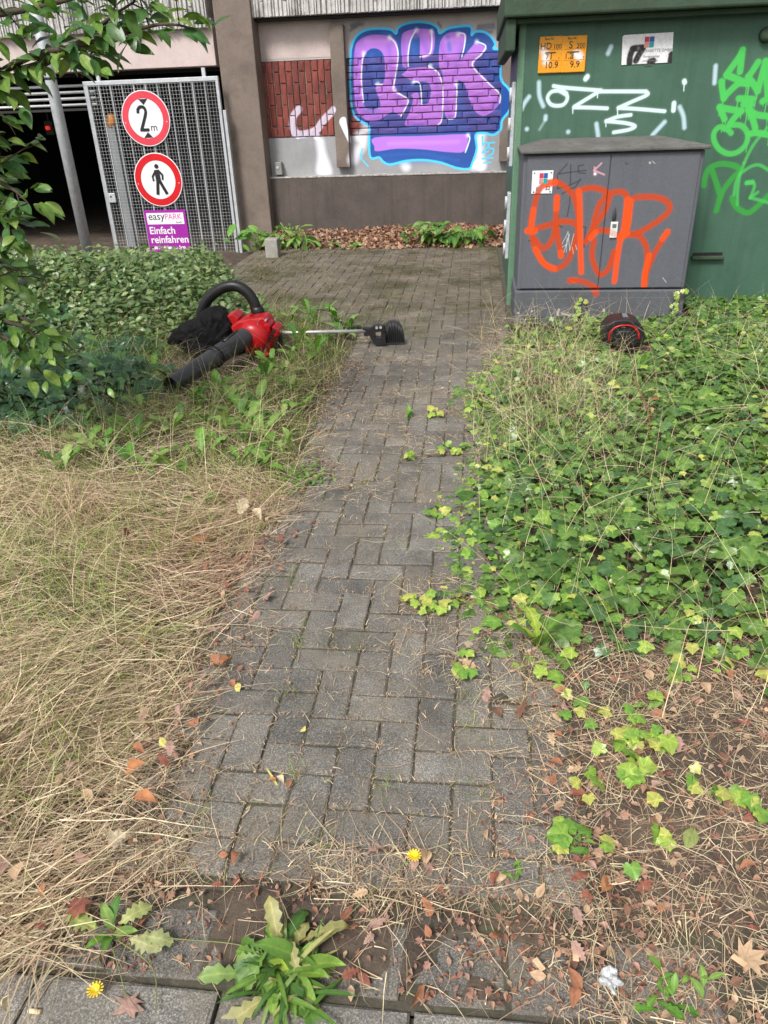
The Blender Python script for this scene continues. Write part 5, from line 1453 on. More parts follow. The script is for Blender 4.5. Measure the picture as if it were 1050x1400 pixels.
# debris on the path, thicker in a few places and along the joints
P2 = sample(8500, -0.86, 0.30, 1.0, 5.6, lambda x, y: 0.05 + 0.9 * (fbm(x, y, 2.6, 14) > 0.60) + 0.75 * sstep(0.16, 0.0, x + 0.80) + 0.5 * sstep(-0.05, 0.12, x), 1.3)
P3 = sample(1500, -2.4, 0.3, 5.6, 9.4, lambda x, y: 0.08 + 1.0 * (fbm(x, y, 1.3, 15) > 0.58))
P2 = np.concatenate([P2, P3])
x, y = P2[:, 0], P2[:, 1]; n = len(x)
h_.add(*blades(np.stack([x, y, np.full(n, 0.002) + rng.random(n) * 0.004], 1), rng.uniform(0, 2 * np.pi, n), rng.gamma(2.2, 0.02, n).clip(0.012, 0.25), rng.normal(1.53, 0.06, n), rng.normal(0.0, 0.3, n), rng.uniform(0.0009, 0.0018, n), np.where(rng.random((n, 1)) < 0.35, mixcol(BROWN, n), mixcol(STRAW, n)), 3, 0.8))
# crumbs of straw and soil caught in the joints
P2 = sample(11000, -0.84, 0.28, 1.0, 5.6, lambda x, y: 0.25 + 0.9 * (fbm(x, y, 2.2, 16) > 0.45), 1.25)
x, y = P2[:, 0].copy(), P2[:, 1].copy(); n = len(x)
sn = rng.random(n)
jit = rng.normal(0, 0.006, n)
x = np.where(sn < 0.42, np.round((x + 0.82) / 0.1) * 0.1 - 0.82 + jit, x); y = np.where((sn >= 0.42) & (sn < 0.84), np.round((y - 1.02) / 0.1) * 0.1 + 1.02 + jit, y)
h_.add(*blades(np.stack([x, y, np.full(n, 0.001) + rng.random(n) * 0.003], 1), rng.uniform(0, 2 * np.pi, n), rng.gamma(2.5, 0.006, n).clip(0.005, 0.06), rng.normal(1.5, 0.12, n), rng.normal(0.0, 0.3, n), rng.uniform(0.0012, 0.0032, n), mixcol(BROWN + STRAW[:2] + [(0.13, 0.095, 0.065), (0.16, 0.12, 0.08), (0.2, 0.2, 0.08)], n), 2, 0.8))
h_.build('straw_litter', m_straw, kind='stuff', label='short loose straw scattered over soil and pavers')

h_ = Heap()
# tall thin dry grass among the ivy
def tall_d(x, y):
    d1 = np.exp(-(((x - 0.48) / 0.32) ** 2 + ((y - 3.75) / 0.85) ** 2)); d2 = np.exp(-(((x - 1.75) / 0.3) ** 2 + ((y - 3.1) / 0.6) ** 2)); d3 = np.exp(-(((x - 0.35) / 0.22) ** 2 + ((y - 5.5) / 0.22) ** 2))
    return (0.9 * d1 + 0.6 * d2 + 0.10 * d3 + 0.06) * (np.hypot(x - 1.06, (y - 4.85) * 0.6) > 0.25)
P2 = sample(3400, 0.0, 2.9, 1.5, 5.8, tall_d)
x, y = P2[:, 0], P2[:, 1]; n = len(x)
h_.add(*blades(np.stack([x, y, hgt(x, y) + 0.02], 1), rng.uniform(0, 2 * np.pi, n), rng.gamma(7, 0.043, n).clip(0.12, 0.55), rng.uniform(0.1, 0.7, n), rng.uniform(0.3, 1.5, n), rng.uniform(0.0013, 0.0027, n), mixcol([(0.64, 0.54, 0.34), (0.54, 0.48, 0.26), (0.46, 0.34, 0.2)], n), 6, 0.3))
P2 = sample(1600, 0.2, 2.9, 1.6, 5.6, lambda x, y: 0.25 + tall_d(x, y))
x, y = P2[:, 0], P2[:, 1]; n = len(x)
h_.add(*blades(np.stack([x, y, hgt(x, y) + rng.uniform(0.10, 0.2, n)], 1), rng.uniform(0, 2 * np.pi, n), rng.gamma(5, 0.05, n).clip(0.1, 0.5), rng.normal(1.4, 0.2, n), rng.normal(0.2, 0.3, n), rng.uniform(0.0011, 0.002, n), mixcol(STRAW, n), 4, 0.5, False))
h_.build('tall_dry_grass', m_straw, kind='stuff', label='thin tall dry grass stems among the ivy')

h_ = Heap()
def green_d(x, y):
    g_ = 0.04 + 0.9 * (fbm(x, y, 1.4, 21) > 0.60)
    for (a_, b_, r_) in [(-1.631, 2.199, 0.25), (-1.387, 2.116, 0.2), (-0.984, 1.734, 0.09), (-1.431, 1.935, 0.22), (-1.24, 1.866, 0.15), (-1.046, 1.217, 0.1), (-1.717, 2.723, 0.25), (-1.34, 1.512, 0.1), (-1.374, 2.546, 0.15)]:
        g_ = g_ + 1.0 * np.exp(-((x - a_) ** 2 + (y - b_) ** 2) / r_ ** 2)
    g_ = g_ + 0.5 * sstep(2.7, 3.6, y) * (0.4 + 1.2 * (fbm(x, y, 2.4, 71) > 0.48))
    return g_ * sstep(0.0, -0.15, x - left_edge(y)) * off_nozzle(x, y + 0.05)
P2 = sample(19000, -3.6, -0.6, 0.82, 6.2, green_d, 1.0)
x, y = P2[:, 0], P2[:, 1]; n = len(x)
h_.add(*blades(np.stack([x, y, hgt(x, y)], 1), rng.uniform(0, 2 * np.pi, n), rng.gamma(6, 0.024, n).clip(0.05, 0.28), rng.uniform(0.1, 0.9, n), rng.uniform(0.3, 1.3, n), rng.uniform(0.0015, 0.003, n), mixcol(GREENS, n), 4, 0.2))
# tufts in the joints of the path
for (a_, b_) in [(-0.416, 1.314), (-0.189, 1.297), (-0.49, 1.605), (-0.635, 2.208), (0.017, 1.526), (-0.367, 5.419), (-0.328, 1.833), (-0.629, 1.173), (-0.316, 1.127), (0.038, 1.292), (-0.529, 1.838), (-0.457, 2.994), (-0.781, 3.096), (-0.705, 3.06), (-0.807, 2.979), (-0.259, 2.46), (0.016, 1.627), (1.066, 7.445), (-0.662, 6.887), (-0.448, 7.19), (-0.748, 6.743), (-0.168, 7.019)]:
    n = 26
    x = a_ + rng.normal(0, 0.02, n); y = b_ + rng.normal(0, 0.025, n)
    h_.add(*blades(np.stack([x, y, np.full(n, -0.004)], 1), rng.uniform(0, 2 * np.pi, n), rng.uniform(0.02, 0.065, n), rng.uniform(0.3, 1.3, n), rng.uniform(0.2, 0.8, n), rng.uniform(0.001, 0.002, n), mixcol(GREENS + [(0.4, 0.33, 0.15)], n), 3, 0.3))
P2 = sample(700, -0.82, 0.25, 1.0, 5.6, lambda x, y: 0.03 + 1.0 * (fbm(x, y, 3.1, 24) > 0.62))
jx = np.round((P2[:, 0] + 0.82) / 0.1) * 0.1 - 0.82 + rng.normal(0, 0.004, len(P2)); jy = P2[:, 1]; n = len(jx)
h_.add(*blades(np.stack([jx, jy, np.full(n, -0.006)], 1), rng.uniform(0, 2 * np.pi, n), rng.uniform(0.01, 0.035, n), rng.uniform(0.2, 1.3, n), rng.uniform(0.2, 0.8, n), rng.uniform(0.001, 0.002, n), mixcol(GREENS, n), 3, 0.3))
P2 = sample(2600, -2.5, 0.3, 5.5, 9.7, lambda x, y: 0.02 + 1.0 * (fbm(x, y, 1.1, 26) > 0.60) + 0.8 * sstep(0.25, 0.0, x - left_edge(y)))
x, y = P2[:, 0], P2[:, 1]; n = len(x)
h_.add(*blades(np.stack([x, y, np.full(n, -0.004)], 1), rng.uniform(0, 2 * np.pi, n), rng.uniform(0.02, 0.08, n), rng.uniform(0.2, 1.2, n), rng.uniform(0.2, 0.8, n), rng.uniform(0.0015, 0.003, n), mixcol(GREENS + [(0.42, 0.36, 0.17)], n), 3, 0.3))
h_.build('green_grass', m_grass, kind='stuff', label='green grass in tufts and paver joints')

# ================================================================== FINE LITTER
h_ = Heap()
def litter(n, x0, x1, y0, y1, dens, cols, s0, s1, zt=0.004, pw=1.0, tilt=0.5):
    P2 = sample(n, x0, x1, y0, y1, dens, pw)
    x, y = P2[:, 0], P2[:, 1]; n = len(x)
    zz = np.maximum(hgt(x, y), -0.006) + zt * rng.random(n)
    scatter(h_, ovl_t + map_t[:2], np.stack([x, y, zz + 0.003], 1), frames(rdir(n, tilt), rhead(n)), rng.uniform(s0, s1, n), mixcol(cols, n))
DEAD = [(0.28, 0.14, 0.095), (0.38, 0.23, 0.155), (0.20, 0.095, 0.07), (0.46, 0.33, 0.225), (0.33, 0.19, 0.15)]
litter(2600, 0.05, 1.9, 0.8, 2.2, lambda x, y: (0.2 + 0.9 * fbm(x, y, 3, 31)) * (x > 0.15 + 0.1 * np.sin(y * 9)), DEAD, 0.008, 0.028, 0.012)
litter(900, -0.9, 0.5, 0.80, 1.05, lambda x, y: 0.2 + (fbm(x, y, 3, 32) > 0.5), DEAD, 0.006, 0.02, 0.006)
litter(900, -2.2, -0.62, 0.8, 4.8, lambda x, y: np.exp(-((x - left_edge(y)) / 0.12) ** 2), DEAD, 0.008, 0.024, 0.02, 1.2)
litter(260, -0.8, 0.25, 1.0, 6, lambda x, y: 0.3 + fbm(x, y, 3, 33), DEAD + [(0.5, 0.4, 0.28)], 0.005, 0.014, 0.002)
litter(500, 0.0, 2.9, 1.4, 5.6, lambda x, y: 0.5 + 0.0 * x, DEAD, 0.015, 0.03, 0.03)
h_.build('leaf_litter', m_dead, kind='stuff', label='crumbled brown leaf litter on the soil')
h_ = Heap()
def heap_z(x, y): return 0.11 * sstep(9.25, 10.05, y) * (0.5 + 0.9 * vnoise(x, y, 2.3, 35))
P2 = sample(2900, -2.6, 0.42, 9.25, 10.06, lambda x, y: sstep(9.1, 9.6, y) * (0.25 + 0.75 * sstep(-1.9, -1.2, x)))
x, y = P2[:, 0], P2[:, 1]; n = len(x)
scatter(h_, ovl_t + map_t, np.stack([x, y, heap_z(x, y) + 0.01], 1), frames(rdir(n, 0.8), rhead(n)), rng.uniform(0.04, 0.08, n), mixcol(DEAD + [(0.45, 0.26, 0.17), (0.5, 0.33, 0.24)], n))
h_.build('leaf_heap', m_dead, kind='stuff', label='drift of brown fallen leaves along the garage wall')
hx, hy = np.meshgrid(np.linspace(-2.62, 0.45, 60), np.linspace(9.2, 10.088, 14), indexing='ij')
HV = np.stack([hx, hy, heap_z(hx, hy) - 0.02], -1).reshape(-1, 3)
I = np.arange(60 * 14).reshape(60, 14)
a, b, c, d = I[:-1, :-1].ravel(), I[1:, :-1].ravel(), I[1:, 1:].ravel(), I[:-1, 1:].ravel()
raw_mesh('soil_bank', HV, np.concatenate([np.stack([a, b, c], 1), np.stack([a, c, d], 1)]), m_soil, kind='structure')

# ================================================================== IVY
ivy = empty('ivy', (1.4, 3.6, 0.0), 'mass of creeping green ivy covering the bed right of the path', 'ivy')
def ivy_edge(y):
    return -0.10 + 0.20 * (vnoise(y * 0, y, 2.2, 41) - 0.5) + 0.10 * sstep(2.2, 1.6, y) + 0.26 * sstep(4.1, 5.2, y)
def ivy_dens(x, y):
    front = 1.66 + 0.10 * np.sin(x * 3.1) + 0.25 * (fbm(x, y, 2.0, 42) - 0.5) + 0.12 * sstep(0.9, 2.0, x)
    m = sstep(0.0, 0.10, x - ivy_edge(y)) * sstep(-0.12, 0.3, y - front) * sstep(6.5, 6.3, y)
    thin = 1 - 0.8 * np.exp(-(((x - 0.42) / 0.25) ** 2 + ((y - 4.6) / 0.55) ** 2)) - 0.9 * np.exp(-(((x - 0.5) / 0.35) ** 2 + ((y - 5.6) / 0.2) ** 2)) - 0.5 * np.exp(-(((x - 1.15) / 0.35) ** 2 + ((y - 2.05) / 0.12) ** 2)) - 1.0 * np.exp(-(((x - 1.08) / 0.16) ** 2 + ((y - 4.9) / 0.22) ** 2))
    return m * thin.clip(0.05, 1) * (0.6 + 0.6 * fbm(x, y, 1.7, 43)) * ~((y > 5.76) & (x < 1.68)) * (np.hypot(x - 1.06, (y - 4.98) * 0.7) > 0.15)
def canopy(x, y):
    return 0.02 + 0.115 * sstep(0.05, 0.6, x - ivy_edge(y)) * sstep(1.6, 2.4, y) * (0.45 + 0.9 * fbm(x, y, 2.4, 44)) * (1 - 0.6 * sstep(4.2, 5.0, y))
N_IVY = 21000
P2 = sample(N_IVY, -0.25, 4.2, 1.45, 6.42, lambda x, y: ivy_dens(x, y) * (x < 0.5 + 0.75 * y), 1.1)
x, y = P2[:, 0], P2[:, 1]; n = len(x)
dep = rng.random(n) ** 1.7
zz = hgt(x, y) + 0.012 + canopy(x, y) * (1 - 0.85 * dep)
nr = rdir(n, 0.42) + np.array([0.0, -0.18, 0.0])
edge_k = np.exp(-((x - ivy_edge(y)) / 0.22).clip(0) ** 2) * 0.75 + 0.6 * sstep(2.3, 1.6, y)
young = (rng.random(n) < 0.07 + 0.5 * edge_k)[:, None]
IV_D = [(0.054, 0.125, 0.024), (0.088, 0.182, 0.034), (0.12, 0.225, 0.042), (0.066, 0.145, 0.048), (0.16, 0.27, 0.060)]
IV_Y = [(0.20, 0.35, 0.055), (0.29, 0.42, 0.07), (0.15, 0.30, 0.05), (0.40, 0.43, 0.10)]
col = np.where(young, mixcol(IV_Y, n), mixcol(IV_D, n))
sz = rng.gamma(6.5, 0.0055, n).clip(0.018, 0.074) * np.where(young[:, 0], 0.85, 1.0)
Rv = frames(nr, rhead(n) + np.array([-0.35, -0.5, 0]))
tpx = np.concatenate([np.arange(n)])
# the 300 leaves that show largest are single parts
inview = (x > -0.6 - 0.4 * y) & (x < 0.42 + 0.53 * y) & (dep < 0.35)
score = np.where(inview, sz / np.hypot(y, 1.4), 0)
top = np.argsort(-score)[:300]
restm = np.ones(n, bool); restm[top] = False
for q, i in enumerate(top):
    v = q % 8
    yk = int(young[i, 0]); ck = int(rng.integers(0, 4))
    leaf_obj('ivy_leaf', ivy_t[v], (v, yk, ck), (IV_Y if yk else IV_D)[ck], m_ivy, (x[i], y[i], zz[i]), Rv[i], sz[i], ivy)
h_ = Heap()
scatter(h_, ivy_t, np.stack([x, y, zz], 1)[restm], Rv[restm], sz[restm], col[restm])
h_.build('ivy_leaves', m_ivy, ivy, kind='stuff')
st_ = MB()
for k in range(130):
    a_, b_ = P2[rng.integers(0, len(P2))]
    pts = []
    an = rng.uniform(0, 6.28)
    for s in range(6):
        pts.append((a_, b_, float(hgt(a_, b_)) + 0.03 + 0.3 * float(canopy(a_, b_))))
        an += rng.normal(0, 0.5); a_ += 0.07 * math.cos(an); b_ += 0.07 * math.sin(an)
    if pts[-1][1] < 5.7 and pts[0][1] < 5.7 and pts[-1][0] > 0: st_.tube(pts, 0.0022, 5, False)
st_.build('ivy_stem', m_stem_dry, ivy, kind='stuff')
# runners of yellow-green ivy on the soil in front and over the pavers
for (pts, nl, lab_) in zip([[(0.627, 1.748), (0.465, 1.533), (0.405, 1.402), (0.442, 1.314), (0.311, 1.371)], [(0.333, 1.55), (0.283, 1.631), (0.228, 1.719)], [(0.0, 3.333), (-0.174, 3.284), (-0.294, 3.237)], [(0.16, 2.121), (-0.037, 2.066), (-0.133, 2.019), (-0.183, 2.036)], [(0.587, 1.348), (0.638, 1.287), (0.693, 1.251)], [(0.128, 2.81), (-0.055, 2.737), (-0.144, 2.701)], [(0.06, 1.914), (0.015, 1.736), (-0.005, 1.687)], [(0.388, 1.527), (0.329, 1.373), (0.239, 1.193), (0.217, 1.134)], [(-0.006, 3.928), (-0.162, 3.813)], [(0.287, 1.178), (0.392, 1.13), (0.46, 1.192)], [(0.501, 1.434), (0.436, 1.479)]], (26, 12, 14, 16, 10, 12, 9, 12, 8, 8, 10), ('longest yellow-green ivy runner, trailing over the straw below the main ivy bed', 'ivy runner between the bed and the terracotta leaf at the path edge', 'ivy runner reaching farthest onto the pavers half way up the path', 'ivy runner with scattered leaves on the pavers above the dandelion plant', 'ivy runner with bright heart-shaped leaves at the lower right edge', 'short ivy runner on the pavers just above the widest scattered one', 'ivy runner beside the oak leaves on the path edge', 'straggling ivy runner on the soil close to the path, ending by seedlings', 'uppermost small ivy runner on the right path edge', 'lowest ivy runner, above the folded orange leaf', 'small ivy runner between the longest runner and the heart-shaped one')):
    s_ = empty('ivy_runner', (pts[0][0], pts[0][1], float(hgt(*pts[0]))), lab_, 'ivy', 'ivy runners creeping out of the bed')
    cv = Canvas.smooth(pts, 8)
    MB().tube([(p[0], p[1], max(float(hgt(p[0], p[1])), 0.0) + 0.012) for p in cv], 0.0016, 5).build('stem', m_stem_dry, s_)
    for q in range(nl):
        p = cv[int(rng.integers(0, len(cv)))] + rng.normal(0, 0.022, 2)
        R1_ = frames(rdir(1, 0.45) + np.array([0, -0.2, 0]), rhead(1))[0]
        v = int(rng.integers(0, 8)); ck = int(rng.integers(0, 4))
        leaf_obj('ivy_leaf', ivy_t[v], (v, 1, ck), IV_Y[ck], m_ivy, (p[0], p[1], max(float(hgt(p[0], p[1])), 0.0) + rng.uniform(0.015, 0.04)), R1_, rng.uniform(0.024, 0.048), s_)

# ================================================================== WEEDS
def weed(px, py, temps, cols, nl, s0, s1, label, group, name='weed', up=0.7, zb=None, mat=None, spread=0.01, bud=None):
    zb = max(float(hgt(px, py)), -0.002) if zb is None else zb
    t = empty(name, (px, py, zb), label, 'plant', group)
    for q in range(nl):
        a_ = 2 * math.pi * (q + rng.uniform(-0.3, 0.3)) / nl
        el = rng.normal(up, 0.25)
        head = np.array([[math.cos(a_) * math.cos(el), math.sin(a_) * math.cos(el), math.sin(el)]])
        nr = np.array([[-math.cos(a_) * math.sin(el), -math.sin(a_) * math.sin(el), math.cos(el)]]) + rng.normal(0, 0.15, (1, 3))
        v = int(rng.integers(0, len(temps))); ck = int(rng.integers(0, len(cols)))
        leaf_obj('leaf', temps[v], (id(temps), v, ck), cols[ck], mat or m_weed, (px + rng.normal(0, spread), py + rng.normal(0, spread), zb + rng.uniform(0.0, 0.012)), frames(nr, head)[0], rng.uniform(s0, s1), t)
    return t


WG = [(0.10, 0.24, 0.035), (0.15, 0.30, 0.05), (0.20, 0.33, 0.08), (0.08, 0.19, 0.04), (0.28, 0.38, 0.12)]
def weed_label(x, y, toothed):
    k = 'toothed-leaved' if toothed else 'smooth broad-leaved'
    if y > 5.0: return k + ' green weed by the silver shaft or red blower housing'
    if x > -1.02 - 0.1 * max(0, y - 3): return k + ' green weed at the left edge of the path'
    if y > 4.1: return k + ' green weed in front of the blower nozzle'
    if x < -1.75: return k + ' green weed between the dark shrub and the straw'
    if y > 3.35: return k + ' green weed in the grass midway between blower and straw'
    return k + ' green weed rising from the edge of the straw mat'
for (a_, b_) in [(-1.821, 3.162), (-1.81, 2.875), (-1.541, 2.986), (-1.456, 3.068), (-1.45, 2.936), (-1.248, 3.474), (-1.071, 3.125), (-1.225, 3.271), (-1.205, 3.9), (-1.248, 4.275), (-1.453, 3.871), (-1.697, 4.071), (-1.152, 4.414), (-1.467, 4.527), (-1.673, 4.268), (-2.069, 3.88), (-1.026, 3.683), (-1.521, 3.465), (-1.997, 3.45), (-1.042, 5.231), (-1.199, 5.634), (-0.938, 5.424), (-1.146, 4.714), (-1.173, 3.627), (-1.804, 3.771), (-1.757, 3.362), (-2.44, 4.706), (-2.429, 5.051), (-2.01, 4.404), (-2.11, 4.128), (-1.719, 3.888), (-1.227, 3.677), (-1.474, 4.075), (-1.397, 3.569), (-1.055, 3.48), (-1.046, 4.147), (-1.192, 5.049), (-1.517, 3.565), (-2.737, 5.24), (-1.332, 3.897), (-1.326, 4.274), (-1.577, 4.409), (-1.282, 4.559), (-0.951, 3.906), (-1.093, 3.479), (-1.546, 3.892), (-0.898, 3.301), (-0.965, 3.129), (-1.249, 3.117), (-1.335, 2.956), (-1.718, 3.099), (-1.642, 3.274), (-1.35, 6.094), (-1.186, 6.215), (-1.397, 5.745), (-1.046, 5.74), (-0.914, 5.63), (-1.029, 4.877), (-1.393, 5.233), (-1.213, 4.794)]:
    kind = rng.random()
    if not off_nozzle(np.array(a_), np.array(b_ + 0.08)): continue
    weed(a_, b_, dock_t if kind < 0.4 else dand_t, WG, int(rng.integers(4, 9)), 0.09, 0.19, weed_label(a_, b_, kind >= 0.4), 'green weeds in the grass left of the path', up=float(rng.uniform(0.6, 1.15)))
weed(*(-0.753, 3.042), sml_t, WG[:4], 110, 0.02, 0.035, 'low mat of small-leaved green weed at the left edge of the path', None, up=0.5, spread=0.07)
T1 = weed(*(-1.123, 2.684), dock_t, WG, 2, 0.07, 0.1, 'single small upright green leaf in the straw beside the leaf heap', None)
weed(*(0.24, 1.872), dand_t + dock_t, [(0.30, 0.42, 0.06), (0.2, 0.34, 0.06), (0.14, 0.27, 0.05)], 7, 0.12, 0.2, 'bright dandelion-like plant with long toothed leaves at the front of the ivy', None)
for ((a_, b_), lb) in zip([(0.284, 1.158), (0.235, 1.154), (0.133, 1.081), (0.489, 1.562), (0.463, 0.883), (0.394, 0.877), (0.619, 1.307)], ('green seedling right of its twin near the path edge, below the yellow leaf', 'green seedling left of its twin near the path edge, below the yellow leaf', 'seedling on the last pavers at the right path edge', 'seedling in the straw just under the ivy bed', 'seedling nearest the bottom right corner', 'seedling behind the dark toothed weed', 'seedling beside the heart-shaped ivy leaves')):
    weed(a_, b_, dock_t, [(0.2, 0.34, 0.06), (0.12, 0.24, 0.05), (0.3, 0.4, 0.09)], 5, 0.025, 0.05, lb, 'seedlings on the right-hand soil', up=0.7)
weed(*(0.386, 0.839), dand_t, [(0.06, 0.13, 0.03), (0.10, 0.19, 0.045)], 6, 0.04, 0.075, 'dark green toothed weed at the bottom right among dead leaves', None, up=0.5)
for ((a_, b_), lb) in zip([(0.75, 3.836), (0.977, 4.309), (-0.321, 3.809), (0.598, 4.176), (1.085, 3.742), (0.437, 3.184), (1.759, 5.217)], ('yellow-green shoot in the ivy left of the dried stalk', 'yellow-green shoot in the ivy just behind the dried stalk top', 'small yellow-green shoot alone between the pavers, half way up the path', 'yellow-green shoot among the tall dry grass in the ivy', 'yellow-green shoot in the ivy right of the dried stalk', 'yellow-green shoot in the ivy below the tall dry grass', 'yellow-green shoot at the far right of the ivy near the green station')):
    weed(a_, b_, dock_t, [(0.32, 0.42, 0.07), (0.42, 0.42, 0.10), (0.2, 0.34, 0.05)], 3, 0.05, 0.11, lb, 'pale shoots rising out of the ivy', up=1.2, zb=float(hgt(a_, b_)) + (0.1 if a_ > 0.1 else 0.0))
# paving weeds in front
RG = [(0.09, 0.19, 0.032), (0.14, 0.255, 0.045), (0.22, 0.33, 0.10), (0.065, 0.15, 0.032)]
fw = (-0.325, 0.819)
W1 = weed(*fw, nar_t + nar_t + dand_t[:2], RG + [(0.34, 0.33, 0.13)], 110, 0.05, 0.125, 'bushy bright green rosette weed growing between kerb and pavers', None, 'rosette_weed', up=0.38, zb=0.0, spread=0.024)
for q in range(6):
    a_ = 2.6 + 0.35 * q
    R1_ = frames(np.array([[0.1, -0.2, 1.0]]), np.array([[math.cos(a_), math.sin(a_), 0.1]]))[0]
    leaf_obj('leaf', dand_t[q % 4], ('dw', q), RG[q % 4], m_weed, (fw[0] - 0.045, fw[1] + 0.015, 0.02 + 0.005 * q), R1_, 0.075, W1)


def flower(parent, p):
    mb = MB()
    for r_ in range(2):
        for k in range(14):
            a_ = 2 * math.pi * (k + 0.5 * r_) / 14
            L_ = 0.0165 - 0.005 * r_
            u = Vector((math.cos(a_), math.sin(a_), 0.25 + 0.5 * r_)).normalized(); w = Vector((-math.sin(a_), math.cos(a_), 0)) * 0.0017
            c_ = Vector(p)
            mb.add([c_ - w * 0.5, c_ + w * 0.5, c_ + u * L_ + w, c_ + u * L_ - w], [(0, 1, 2, 3)])
    return mb.build('flower_head', m_yflower, parent)


m_yflower = surf('yellow_petals', (0.80, 0.56, 0.01), (0.86, 0.64, 0.02), 30, 0.6, 0)
fp = (-0.097, 1.074)
cv = Canvas.smooth([fw, (-0.22, 0.941), (-0.151, 1.022), fp], 8)
MB().tube([(p[0], p[1], 0.012 + 0.03 * math.sin(k / len(cv) * 1.6)) for k, p in enumerate(cv)], 0.0012, 5).build('flower_stem', m_stem, W1)
flower(W1, (fp[0], fp[1], 0.043))
w2 = (-0.71, 0.858)
W2 = weed(*w2, dock_t, RG, 5, 0.05, 0.08, 'weed with pale lobed leaves and long trailing stems at bottom left', None, 'trailing_weed', up=0.9, zb=0.0)
for (q, (a_, b_)) in enumerate([(-0.664, 0.899), (-0.583, 0.832), (-0.763, 0.869), (-0.536, 0.851)]):
    hd = np.array([[a_ - w2[0], b_ - w2[1], 0.02]])
    R1_ = frames(np.array([[0, -0.15, 1.0]]), hd)[0]
    leaf_obj('lobed_leaf', oak_t[q], ('pl', q), [(0.38, 0.42, 0.16), (0.42, 0.44, 0.22), (0.33, 0.40, 0.12), (0.4, 0.44, 0.2)][q], m_weed, (w2[0] + (a_ - w2[0]) * 0.4, w2[1] + (b_ - w2[1]) * 0.4, 0.03), R1_, 0.075, W2)
fp2 = (-0.684, 0.747)
for l_ in ([(-0.71, 0.858), (-0.706, 0.806), (-0.693, 0.757)], [(-0.71, 0.858), (-0.555, 0.861), (-0.432, 0.86), (-0.343, 0.836)], [(-0.71, 0.858), (-0.66, 0.796), (-0.622, 0.744)], [(-0.71, 0.858), (-0.594, 0.802), (-0.556, 0.724)]):
    MB().tube([(p[0], p[1], 0.02) for p in Canvas.smooth(l_, 6)], 0.0013, 5).build('trailing_stem', m_stem, W2)
flower(W2, (fp2[0], fp2[1], 0.024))
# plants at the foot of the wall
def clump(p, temps, cols, nl, s0, s1, ht, label, group=None):
    t = empty('leafy_plant', (p[0], p[1], p[2]), label, 'plant', group)
    for q in range(nl):
        c_ = (p[0] + rng.normal(0, 0.13), p[1] + rng.normal(0, 0.08), p[2] + ht * rng.random())
        R1_ = frames(rdir(1, 0.5) + np.array([0, -0.3, 0]), rhead(1) + np.array([[0, -0.3, -0.2]]))[0]
        v = int(rng.integers(0, len(temps))); ck = int(rng.integers(0, len(cols)))
        leaf_obj('leaf', temps[v], (id(temps), v, ck, 'c'), cols[ck], m_weed, c_, R1_, rng.uniform(s0, s1), t)
    sm = MB()
    for q in range(7):
        b_ = Vector((p[0] + rng.normal(0, 0.09), p[1] + rng.normal(0, 0.05), p[2] - 0.06))
        sm.tube([b_, b_ + Vector((rng.normal(0, 0.06), rng.normal(0, 0.04), ht * 0.9 + 0.06))], 0.004, 5)
    sm.build('stem', m_stem, t)


LGc = [(0.14, 0.32, 0.06), (0.2, 0.38, 0.08), (0.10, 0.25, 0.05)]
clump((-2.678, 9.35, 0.029), lau_t, LGc, 26, 0.12, 0.2, 0.26, 'light green broad-leaved plant between the mesh gate and the brown pillar')
clump((-2.162, 9.35, 0.072), dock_t + nar_t, WG, 60, 0.12, 0.24, 0.2, 'bushy weed clump at the wall foot right of the brown pillar')
clump((-1.547, 9.3, -0.014), dock_t, WG, 14, 0.08, 0.14, 0.08, 'small weed in the leaf drift under the graffiti wall')
clump((-0.477, 9.4, 0.071), dock_t, [(0.07, 0.17, 0.035), (0.12, 0.25, 0.05), (0.05, 0.13, 0.03)], 55, 0.12, 0.24, 0.2, 'dark green leafy clump at the wall foot below the mural, left one of two')
clump((-0.059, 9.4, 0.048), dock_t, [(0.07, 0.17, 0.035), (0.12, 0.25, 0.05)], 40, 0.12, 0.2, 0.14, 'dark green leafy clump at the wall foot near the green station, right one of two')
# sprigs climbing on the cabinet base
for (pp, lb) in zip([(0.807, 5.8, 0.115), (1.504, 5.8, 0.153)], ('thin ivy sprig climbing the left half of the grey cabinet base', 'thin ivy sprig climbing the right end of the grey cabinet base')):
    t = empty('ivy_sprig', (pp[0], pp[1], pp[2] - 0.1), lb, 'ivy')
    MB().tube([(pp[0] + 0.02, pp[1] - 0.01, 0.0), (pp[0], pp[1], pp[2]), (pp[0] - 0.03, pp[1], pp[2] + 0.07)], 0.003, 5).build('stem', m_stem_dry, t)
    for q in range(14):
        R1_ = frames(np.array([[rng.normal(0, 0.4), -1.0, 0.4]]), rhead(1))[0]
        leaf_obj('ivy_leaf', ivy_t[q % 8], (q % 8, 1, q % 4), IV_Y[q % 4], m_ivy, (pp[0] + rng.normal(0, 0.022), pp[1] - 0.005 * rng.random(), pp[2] - 0.12 + 0.2 * rng.random()), R1_, rng.uniform(0.025, 0.04), t)
